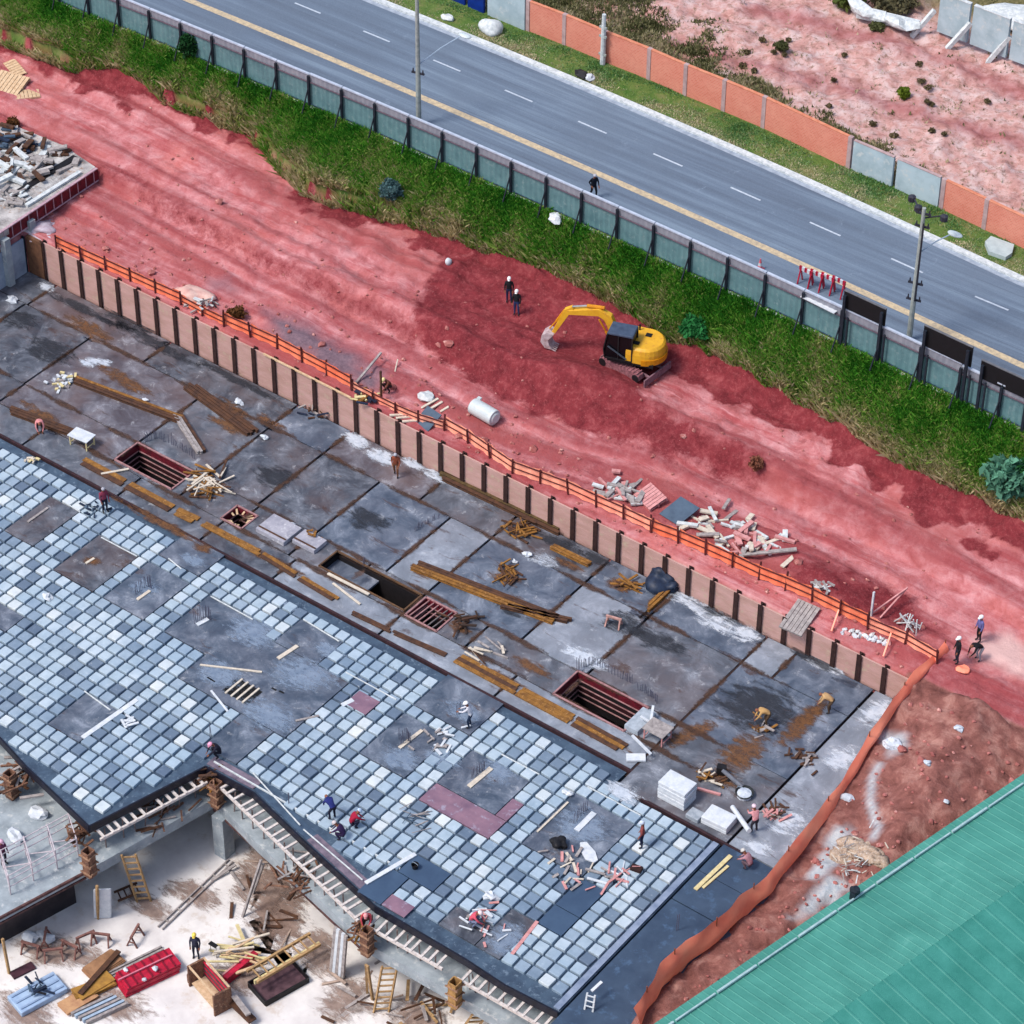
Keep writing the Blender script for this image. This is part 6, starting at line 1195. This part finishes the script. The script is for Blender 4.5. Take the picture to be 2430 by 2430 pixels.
# ------------------------------------------------------------------ bushes
def bush(name, lab, p, rx, rz_, col, n=900, leaf=.16, seed=1, cat='bush', trunk=True):
    r = np.random.default_rng(seed); t_ = thing(name, lab, cat, p); d = r.normal(0, 1, (n, 3)); d /= np.linalg.norm(d, axis=1)[:, None]; rad = r.uniform(.35, 1, n)**.5
    lobes = .75+.45*np.array([mn.noise(Vector(tuple(v*1.7+seed))) for v in d]); c = np.stack([d[:, 0]*rx*rad*lobes, d[:, 1]*rx*rad*lobes, rz_*(.95+d[:, 2]*rad*lobes*.95)], 1)
    a = r.normal(0, 1, (n, 3)); a /= np.linalg.norm(a, axis=1)[:, None]; b = np.cross(a, r.normal(0, 1, (n, 3))); b /= np.linalg.norm(b, axis=1)[:, None]; l = leaf*r.uniform(.6, 1.5, n)[:, None]
    V = np.stack([c-a*l, c+b*l*.5, c+a*l, c-b*l*.5], 1).reshape(-1, 3); i = np.arange(n)*4; F = np.stack([i, i+1, i+2, i+3], 1)
    m = MATS.get('leaf'+lab) or grassmat('leaf'+lab, [(0, tuple(x*.55 for x in col)), (.5, col), (1, tuple(min(1, x*1.7) for x in col))]); MATS['leaf'+lab] = m
    tone = np.clip(r.normal(.45, .22, n), 0, 1); npmesh('crown', V, F, m, dict(tone=np.repeat(tone, 4)), parent=t_)
    if trunk:
        b_ = MB()
        for k in range(6): aa = k*1.05+seed; b_.tube((p[0], p[1], p[2]-.1), (p[0]+math.cos(aa)*rx*.5, p[1]+math.sin(aa)*rx*.5, p[2]+rz_*1.2), .04, 5, .012)
        b_.build('trunk', M('bark', KS(92, 76, 60), KS(64, 52, 44), 5), t_)
    return t_
def gp(px, py): p = gnd(px, py); return (p.x, p.y, p.z)
bush('shrub', 'dark green conical shrub growing against the fence near the top left', gp(450, 138), .85, 1.1, KS(34, 80, 40), 1100, .14, 2); bush('shrub', 'bluish grey-green shrub at the lower edge of the grass bank', gp(930, 478), .95, .95, KS(84, 116, 118), 1100, .13, 3)
bush('shrub', 'round mid-green shrub on the bank above the excavator', gp(1648, 800), 1.15, .75, KS(48, 126, 66), 1300, .14, 4); bush('shrub', 'large leafy blue-green plant at the right edge of the grass bank', gp(2385, 1180), 1.6, 1.5, KS(96, 150, 124), 1100, .3, 5); bush('shrub', 'dark leafy shrub beside the larger plant cut by the right edge', gp(2440, 1150), 1.2, 1.1, KS(50, 110, 56), 900, .24, 6)
bush('shrub', 'brown dry bush behind the mesh fence above the middle piles', gp(560, 752), .8, .35, KS(112, 76, 44), 700, .12, 7); bush('shrub', 'small dry reddish bush on the dirt track right of the dug soil', gp(1795, 1118), .55, .6, KS(150, 96, 76), 500, .12, 8); bush('shrub', 'brown dry tuft by the debris platform', gp(32, 302), .6, .35, KS(110, 72, 40), 500, .12, 9)
bush('shrub', 'small olive green bush alone in the middle of the far lot', gp(2145, 235), .5, .5, KS(110, 130, 40), 420, .14, 10)
fb = [('low dark bush in the far lot nearest the top left of the earth', 1855, 118), ('dry bush near the far white rubble', 2080, 72)]
for k, (lab, a, b_) in enumerate(fb): bush('shrub', lab, gp(a, b_), .7, .3, KS(96, 100, 62), 380, .13, 20+k)
bush('shrub', 'green and olive bush at the top edge of the far lot', gp(2010, 14), 1.6, .8, KS(96, 110, 54), 900, .2, 23); bush('shrub', 'dark scrub behind the low broken wall', gp(2120, 20), 2.4, .6, KS(110, 104, 76), 1000, .2, 24)
for k in range(26):
    px, py = random.uniform(1700, 2420), random.uniform(60, 420)
    if py > (px-1254)*.435+60: continue
    bush('weed_clump', 'small dark dry weed clump dotted over the far lot', gp(px, py), random.uniform(.2, .4), .16, KS(112, 100, 72), 90, .1, 60+k, 'weed', False)['group'] = 'weed clumps dotted over the far lot'
# ------------------------------------------------------------------ verge and road things
put('boulder', 'pale round boulder on the verge below the grey wall section', 'boulder', MB().blob(tuple(at(1166, 66, ZR+.4)), (.95, .7, .6), 4, .15, 3), KC, smooth=True); put('concrete_block', 'grey trapezoid concrete slab on the verge at the right edge', 'slab', MB().prism([tuple(at(*q, ZR)[:2]) for q in ((2336, 585), (2350, 572), (2405, 592), (2400, 612), (2385, 622), (2345, 608))], ZR+.1, ZR+.4), M('lid grey', KS(190, 204, 204), KS(170, 184, 186), 2))
put('rubbish_bag', 'black and white rubbish bags on the verge by the kerb', 'bag', MB().blob(tuple(at(1380, 176, ZR+.3)), (.55, .4, .3), 6, .4, 2), BLKM); put('rubbish_bag', 'white rubbish bag beside the black one on the verge', 'bag', MB().blob(tuple(at(1398, 184, ZR+.25)), (.4, .35, .28), 9, .3, 2), WT)
put('white_sign_base', 'small white object on the verge near the first light pole', 'marker', MB().blob(tuple(at(1062, 42, ZR+.25)), (.45, .3, .25), 3, .3, 2), KC); put('foam_scrap', 'white scrap at the fence foot beside the middle of the bank', 'foam scrap', MB().blob(tuple(at(1320, 518, ZR+.1)), (.5, .4, .25), 14, .4, 2), WT)
q = at(1803, 640, ZR); cn = thing('traffic_cone', 'pink and white traffic cone on the road just behind the fence', 'traffic cone', q); CO = M('cone pink', KS(236, 120, 130), KS(214, 90, 100), 4, .5)
MB().box((q.x, q.y, ZR+.06), (.45, .45, .06)).build('base', CO, cn); MB().lathe((q.x, q.y, ZR+.09), [(.18, 0), (.13, .25)], 12).build('lower_cone', CO, cn); MB().lathe((q.x, q.y, ZR+.09), [(.09, .45), (.03, .75)], 12).build('upper_cone', CO, cn); MB().lathe((q.x, q.y, ZR+.09), [(.132, .25), (.088, .45)], 12).build('white_band', WT, cn)
for k in range(4):
    a, c = at(1895+26*k, 668+8*k, ZR), at(1925+26*k, 684+8*k, ZR); br_ = thing('road_barrier', ['red and white road barrier, leftmost of the stack behind the fence', 'second red and white road barrier from the left behind the fence', 'third red and white road barrier from the left behind the fence', 'red and white road barrier closest to the black board'][k], 'road barrier', a)
    d = (c-a); 
    for j in range(5): MB().bar(a+d*j/5+Vector((0, 0, 1.1)), a+d*(j+1)/5+Vector((0, 0, 1.1)), .1, .28).build('red_stripe' if j % 2 == 0 else 'white_stripe', RED if j % 2 == 0 else WT, br_)
    for f in (.1, .9):
        for s in (-.3, .3): MB().bar(a+d*f+Vector((0, 0, 1.1)), a+d*f+Vector((0, s, 0)), .07, .07).build('leg', RED, br_)
a, c = at(1905, 700, ZR+2.2), at(1985, 740, ZR+2.2); put('white_sheet', 'white folded sheet lying along the fence top under the barriers', 'sheet', MB().bar(a, c, .5, .05), WT)
# ------------------------------------------------------------------ GROUND FLOOR THINGS
def fl(px, py): return at(px, py, FZ)
def oriented(a, c): d = (fl(*c)-fl(*a)); L_ = d.length; return (fl(*a)+fl(*c))/2, math.atan2(d.y, d.x), L_
c_, rz, L_ = oriented((285, 2350), (412, 2290)); t_ = thing('red_form_stack', 'stack of crimson steel form panels on the pale floor', 'form panel stack', c_)
def ob(par, c, s, rz, mat, nm, off=(0, 0, 0), bevel=0):
    d = Vector((math.cos(rz), math.sin(rz), 0)); n_ = Vector((-d.y, d.x, 0)); p = Vector(c)+d*off[0]+n_*off[1]+Vector((0, 0, off[2])); return MB().box(tuple(p), s, rz).build(nm, mat, par, bevel=bevel)
for k in range(4): ob(t_, c_, (L_, 1.35, .13), rz, RED, 'panel', (.05*k, .03*(k % 2), .1+.16*k))
for k in range(7): ob(t_, c_, (.06, 1.3, .1), rz, M('dark crimson', KS(140, 18, 48)), 'rib', (-L_/2+.3+k*(L_-.5)/6, 0, .7))
ob(t_, c_, (L_, .08, .1), rz, M('pink edge', KS(226, 130, 150)), 'edge_bar', (0, .1, .72)); 
for k, (x, y) in enumerate(((.5, .2), (.4, -.6), (-.8, -.7))): put('foam_scrap', ['white foam scrap on top of the crimson panels', 'white foam scrap at the near side of the crimson panels', 'white foam scrap at the left foot of the crimson panels'][k], 'foam scrap', MB().blob(tuple(c_+Vector((x, y, .9 if k == 0 else .7))), (.16, .16, .12), k, .3, 1), WT)
for k in range(3): a, c = fl(262-4*k, 2326-6*k), fl(392-4*k, 2262-6*k); put('grey_rail', 'long grey rail lying behind the crimson panels', 'rail', MB().bar(a+Vector((0, 0, .1)), c+Vector((0, 0, .1)), .12, .16), GRN, 'long grey rails behind the crimson panels')
for k in range(5): a, c = fl(170+9*k, 2412+5*k), fl(268+9*k, 2366+5*k); put('grey_rail', 'long pale grey rail in the stack at the bottom edge', 'rail', MB().bar(a+Vector((0, 0, .15)), c+Vector((0, 0, .15)), .16, .24), GALV if k % 2 else GRN, 'pale grey rails stacked at the bottom edge')
c_, rz, L_ = oriented((35, 2395), (145, 2335)); t_ = thing('pale_blue_form', 'pale blue slab-like form lying at the bottom left', 'form', c_); ob(t_, c_, (L_, 1.5, .35), rz, M('pale blue form', KS(176, 200, 226), KS(146, 172, 206), 2, .5), 'body', (0, 0, .2), .05)
for k in range(-1, 2): ob(t_, c_, (L_*.9, .1, .06), rz, M('form rib blue', KS(150, 174, 206)), 'rib', (0, k*.5, .41))
offcuts('dark tools lying on the pale blue form', (92, 2345), 12, 1.0, (DKB, SLT, BLKM), FZ+.5, .6, .2, .1, 61, 'tool_scatter')
def sheetpile(lab, a, c, w, n, mat, seed):
    c_, rz, L_ = oriented(a, c); t_ = thing('plywood_stack', lab, 'plywood stack', c_); rr = random.Random(seed)
    for k in range(n): ob(t_, c_, (L_*rr.uniform(.85, 1), w*rr.uniform(.85, 1), .05), rz+rr.gauss(0, .05), mat, 'sheet', (rr.gauss(0, .06), rr.gauss(0, .06), .04+.06*k))
    return t_
sheetpile('stack of brown plywood sheets behind the crimson panels', (205, 2320), (285, 2270), 1.1, 5, M('brown ply', KS(176, 132, 96), KS(136, 98, 70), 2), 1); sheetpile('ochre plywood sheets left of the crimson panels', (180, 2372), (270, 2325), .9, 6, M('ochre ply', KS(184, 138, 62), KS(140, 100, 52), 2), 2); sheetpile('light tan plywood sheets near the pale blue form', (150, 2400), (225, 2355), 1.0, 4, M('tan ply', KS(206, 160, 116), KS(176, 128, 96), 2), 3)
plank('dark brown plank on the ochre plywood sheets', (190, 2360), (282, 2258), .3, .1, FZ+.4, BRN); plank('maroon plank on the floor above the pale blue form', (28, 2318), (80, 2292), .55, .12, FZ, M('maroon plank', KS(84, 50, 62), KS(60, 36, 46)))
# black-lined box with plywood lid
c_, rz, L_ = oriented((610, 2365), (712, 2308)); t_ = thing('mortar_box', 'dark maroon open box on the pale floor under the ladder platform', 'box', c_); MM = M('maroon ply', KS(104, 76, 84), KS(66, 46, 54), 2)
ob(t_, c_, (L_, 1.7, .05), rz, MM, 'bottom', (0, 0, .05))
for s in (-1, 1): ob(t_, c_, (L_, .06, .4), rz, BLKM, 'side', (0, s*.85, .2)); ob(t_, c_, (.06, 1.64, .4), rz, BLKM, 'end', (s*L_/2, 0, .2))
def ladder(lab, a, c, za, zc, w, n, mat, name='ladder', sw=.09, group=None):
    p, q = at(*a, za), at(*c, zc); d = (q-p).normalized(); s = d.cross(Vector((0, 0, 1))).normalized()*w/2
    if abs(d.z) > .8: s = Vector((.75, .66, 0)).normalized()*w/2
    t_ = thing(name, lab, 'ladder', p, group)
    for k in (-1, 1): MB().bar(p+s*k, q+s*k, sw, sw*1.3).build('rail', mat, t_)
    for i in range(n): o = p+(q-p)*((i+.6)/n); MB().bar(o-s*1.1, o+s*1.1, .07, .09).build('rung', mat, t_)
    return t_
ladder('dark timber ladder leaning on the slab band near the white sheet', (342, 2140), (305, 2028), FZ, -2.4, .75, 8, LY); ladder('yellow timber ladder standing under the slab near the middle', (905, 2402), (925, 2292), FZ, -3.0, .8, 8, LY); ladder('long thin ladder lying on the pale floor below the inner corner', (380, 2202), (548, 2042), FZ+.1, FZ+.1, .3, 6, GRN, sw=.07); ladder('yellow ladder at the bottom edge right of the column box', (1115, 2440), (1150, 2392), FZ+.5, -3.5, .8, 5, LY)
ladder('ladder-like joist frame with yellow side board lying over the maroon box', (598, 2318), (748, 2228), FZ+1.0, FZ+1.2, .95, 8, LY, 'joist_ladder', .14); plank('long yellow side board below the joist frame', (604, 2336), (758, 2244), .12, .3, FZ+.6, YPK)
ladder('dark ladder frame lying left of the leaning ladder', (275, 2128), (330, 2105), FZ+.3, FZ+.5, .7, 4, BRN, 'joist_ladder')
for k in range(5): a, c = at(785+7*k, 2310+3*k, FZ), at(797+6*k, 2200+5*k, -2.6); put('leaning_beam', 'long white beam in the bundle leaning against the slab band', 'beam', MB().bar(a, c, .14, .18), WT if k % 2 else GRN, 'white beams leaning against the slab band')
for lab, a, c, za, zc in (('steel prop leaning from the floor to the inner corner', (576, 2176), (620, 2040), FZ, -2.6), ('brown prop leaning below the inner corner, farther from the column', (600, 2120), (625, 2050), FZ, -3), ('timber prop standing by the column box at mid edge', (872, 2360), (868, 2290), FZ, -2.8), ('second timber prop leaning beside the column box at mid edge', (884, 2372), (872, 2292), FZ, -2.8), ('thin timber prop standing at the left opening under the slab', (233, 2180), (230, 2102), FZ, -3), ('yellow timber post at the bottom left edge', (22, 2310), (6, 2228), FZ, -3.2)): tag(MB().bar(at(*a, za), at(*c, zc), .13, .13).build('prop', LY if 'timber' in lab else GRN), lab, 'prop')
p = fl(248, 2182); put('white_sheet', 'white hanging sheet beside the timber prop at the left opening', 'sheet', MB().obox((p.x, p.y, FZ+1.3), (.35, .3, .0), (.0, .05, 0), (.12, 0, 1.25)), WT, bevel=.03)
for k, (px, py, rz) in enumerate(((75, 2262, .3), (128, 2275, .8), (168, 2262, .1), (205, 2240, 1.2), (240, 2238, .5), (322, 2232, 1.9), (110, 2240, 2.2))):
    trestle(['timber trestle nearest the left post on the floor', 'timber trestle second in the cluttered row', 'brown trestle in the middle of the cluttered row', 'tilted brown trestle fourth in the row', 'trestle at the right end of the cluttered row', 'lone trestle on the floor left of the long thin ladder', 'trestle partly hidden behind the cluttered row'][k], px, py, 1.1, .75, rz, M('brown trestle', KS(150, 106, 96), KS(104, 70, 66), 4), FZ, 'trestle')
for lab, px, py in (('white bundle on the floor left of the trestles', 72, 2225), ('white bundle on the floor behind the trestles', 105, 2222), ('white sack on the lower slab by the left column box', 92, 1930), ('white sheet crumpled at the edge of the lower slab', 38, 1985)): z = FZ if py > 2200 else -2.3; put('white_bundle', lab, 'bundle', MB().blob(tuple(at(px, py, z+.2)), (.55, .4, .3), px, .4, 2), WT)
offcuts('timber bundle lying over the crimson channel at the bottom', (560, 2270), 22, 2.2, (PLW, YPK, PLK), FZ+.3, 1.0, .5, .12, 62, 'timber_bundle', .55)
c_, rz, L_ = oriented((535, 2335), (608, 2275)); t_ = thing('crimson_channel', 'crimson steel channel beside the timber bundle', 'form panel', c_); ob(t_, c_, (L_, .35, .5), rz, RED, 'channel', (0, 0, .3)); ob(t_, c_, (L_, .1, .06), rz, PNK, 'flange', (0, .2, .56))
c_, rz, L_ = oriented((470, 2330), (530, 2400)); t_ = thing('form_crate', 'tall crate of maroon slats and brown frames at the bottom edge', 'crate', c_)
for k in range(7): ob(t_, c_, (L_*.95, .06, .14), rz, MM if k % 2 else RED, 'slat', (0, .42, .15+.2*k)); 
for s in (-1, 1): ob(t_, c_, (.12, 1.1, 1.6), rz, RT_, 'end_frame', (s*L_/2, 0, .8))
ob(t_, c_, (L_, .08, .12), rz, PLK, 'top_rail', (0, -.45, 1.55)); ob(t_, c_, (L_, .08, .12), rz, PLK, 'top_rail', (0, .48, 1.6)); ob(t_, c_, (L_*.9, .9, .06), rz, PLK, 'floor_board', (0, 0, .3))
plank('long brown plank right of the tall crate', (545, 2372), (600, 2425), .5, .12, FZ+.3, BRN); plank('grey plank lying from the tall crate to the bottom edge', (532, 2335), (590, 2410), .3, .12, FZ+.8, GRN); tag(MB().lathe(tuple(fl(454, 2328)), [(.22, 0), (.22, .5), (.2, .5)], 10).build('brown_drum', RT_), 'small brown drum left of the tall crate', 'drum')
t_ = thing('stool_table', 'small dark metal stand beside the worker in the yellow helmet', 'stand', fl(508, 2268)); p = fl(508, 2268); MB().box((p.x, p.y, FZ+.9), (.5, .25, .05)).build('top', BLKM, t_)
for s in (-1, 1): MB().tube((p.x+s*.2, p.y, FZ), (p.x+s*.2, p.y, FZ+.9), .02, 6).build('leg', GRN, t_)
# scaffold on the lower slab at the left
t_ = thing('tube_scaffold', 'low scaffold of white tubes on the lower slab at the left edge', 'scaffold', at(90, 2040, -2.3)); SC_ = M('scaffold tube', KS(216, 206, 210), KS(186, 170, 176), 4, .5); zs = -2.28
cs = [at(8, 2062, zs), at(62, 2030, zs), at(118, 2002, zs), at(168, 1975, zs)]; off = at(80, 2090, zs)-at(62, 2030, zs); u = Vector((0, 0, 1))
for i, c in enumerate(cs):
    for o in (Vector((0, 0, 0)), off): MB().tube(c+o, c+o+u*1.5, .04, 6).build('standard', SC_, t_)
    for h in (.6, 1.45): MB().tube(c+u*h, c+off+u*h, .035, 6).build('transom', SC_, t_)
for o in (Vector((0, 0, 0)), off):
    for h in (.6, 1.1, 1.45): MB().tube(cs[0]+o+u*h, cs[-1]+o+u*h, .035, 6).build('ledger', SC_, t_)
for i in range(3): MB().tube(cs[i]+u*.1, cs[i+1]+off+u*1.4, .03, 6).build('brace', SC_, t_)
# right side
for lab, px, py, s in (('pale concrete lump on the mound beside the netting', 2120, 1768, .5), ('pale concrete lump low by the netting', 2010, 1895, .4), ('pale stone on the mound near the right edge', 2275, 1732, .25), ('pale stone on the mound above the green roof', 2200, 1815, .22), ('pale stone among the brown earth near the roof', 2245, 1905, .15)): p = gnd(px, py); put('concrete_lump', lab, 'concrete lump', MB().blob((p.x, p.y, p.z+.1), (s, s*.8, s*.5), int(px), .35, 2), CEM)
heap('cement_heap', 'straw-coloured cement heap beside the green roof', 'heap', [(1995, 2035), (2035, 2015), (2085, 2040)], None, M('straw cement', KS(206, 182, 160), KS(150, 126, 108), 5, .95, 0, KS(226, 220, 214), .8), .5, .3, 60, 71)
offcuts('straw and white scraps on the cement heap by the green roof', (2050, 2050), 50, .7, (PLW, KC, GRN), None, 1.6, .5, .05, 91)
tag(MB().blob(tuple(gnd(2285, 1592)+Vector((0, 0, .1))), (.35, .3, .15), 3, .4, 2).build('orange_cloth', ON), 'scrap of orange netting on the soil at the feet of the group', 'netting scrap')
for lab, px in (('black square hole in the deck edge strip, topmost of the row', (2135, 1665)), ('black square hole second from the top in the row', (2122, 1680)), ('black square hole third from the top in the row', (2108, 1696)), ('black square hole lowest in the row', (2096, 1708))): p = at(*px, .015); tag(MB().box((p.x, p.y, .012), (.42, .3, .02)).build('slot_cover', BLKM), lab, 'slot cover')
for lab, a in (('dark blue rag by the netting below the black slots', (2100, 1732)), ('dark scrap by the netting at the slab corner', (2052, 1795))): put('rag', lab, 'rag', MB().blob(tuple(at(*a, .1)), (.3, .25, .12), int(a[0]), .5, 2), DKB)

# thin props and clutter under the joist platforms
def lerp2(a, b, f): return (a[0]+(b[0]-a[0])*f, a[1]+(b[1]-a[1])*f)
for (a, b, n) in (((250, 2012), (480, 1885), 8), ((545, 1915), (840, 2190), 12), ((880, 2215), (1050, 2310), 6), ((1100, 2340), (1210, 2405), 4)):
    for i in range(n):
        p = at(*lerp2(a, b, (i+random.random()*.6)/n), -2.24); tag(MB().tube(p, p+Vector((random.gauss(0, .08), random.gauss(0, .08), 1.5)), .04, 6).build('steel_prop', M('thin prop', KS(150, 132, 128), KS(96, 84, 84), 4)), 'thin steel prop standing on the slab band under the joist platforms', 'prop', 'thin steel props under the joist platforms')
offcuts('brown timber clutter on the slab band left of the inner corner', (380, 1925), 30, 1.4, (BRN, RT_, GRN), -2.2, 1.6, .3, .1, 81); offcuts('brown timber clutter around the column box at the inner corner', (505, 1858), 30, 1.2, (BRN, RT_, OCH), -1.0, .6, .9, .1, 82)
offcuts('brown timber clutter on the slab band below the long joist platform', (700, 2080), 34, 1.4, (BRN, GRN, RT_), -2.2, 1.4, .2, .09, 83); offcuts('rusty timber clutter by the middle column box', (858, 2215), 26, 1.2, (RT_, BRN, OCH), -1.4, .6, .8, .1, 84)
offcuts('dark timber clutter at the left edge beside the scaffold', (50, 1850), 40, 1.6, (BRN, RT_, GRN), -1.6, 1.3, .8, .12, 85); offcuts('timber clutter at the lower end of the left slab edge', (190, 1985), 26, 1.2, (RT_, BRN), -1.6, .7, .8, .1, 86)

offcuts('brown boards and earth scattered on the floor below the inner corner', (590, 2090), 8, 2.2, (BRN, GRN, M('dusty timber', KS(190, 168, 152), KS(150, 128, 116))), FZ+.02, 2.2, .25, .12, 92); offcuts('brown boards scattered on the floor under the long joist platform', (690, 2190), 7, 2.2, (BRN, GRN, M('dusty timber', KS(190, 168, 152), KS(150, 128, 116))), FZ+.02, 2.0, .25, .12, 93)
offcuts('brown boards scattered round the timber props at mid edge', (850, 2350), 9, 2.0, (BRN, GRN, M('dusty timber', KS(190, 168, 152), KS(150, 128, 116))), FZ+.02, 2.2, .25, .11, 94); offcuts('brown boards scattered on the floor at the bottom edge', (1000, 2405), 20, 2.0, (BRN, LY, GRN), FZ+.02, 2.2, .4, .12, 95)
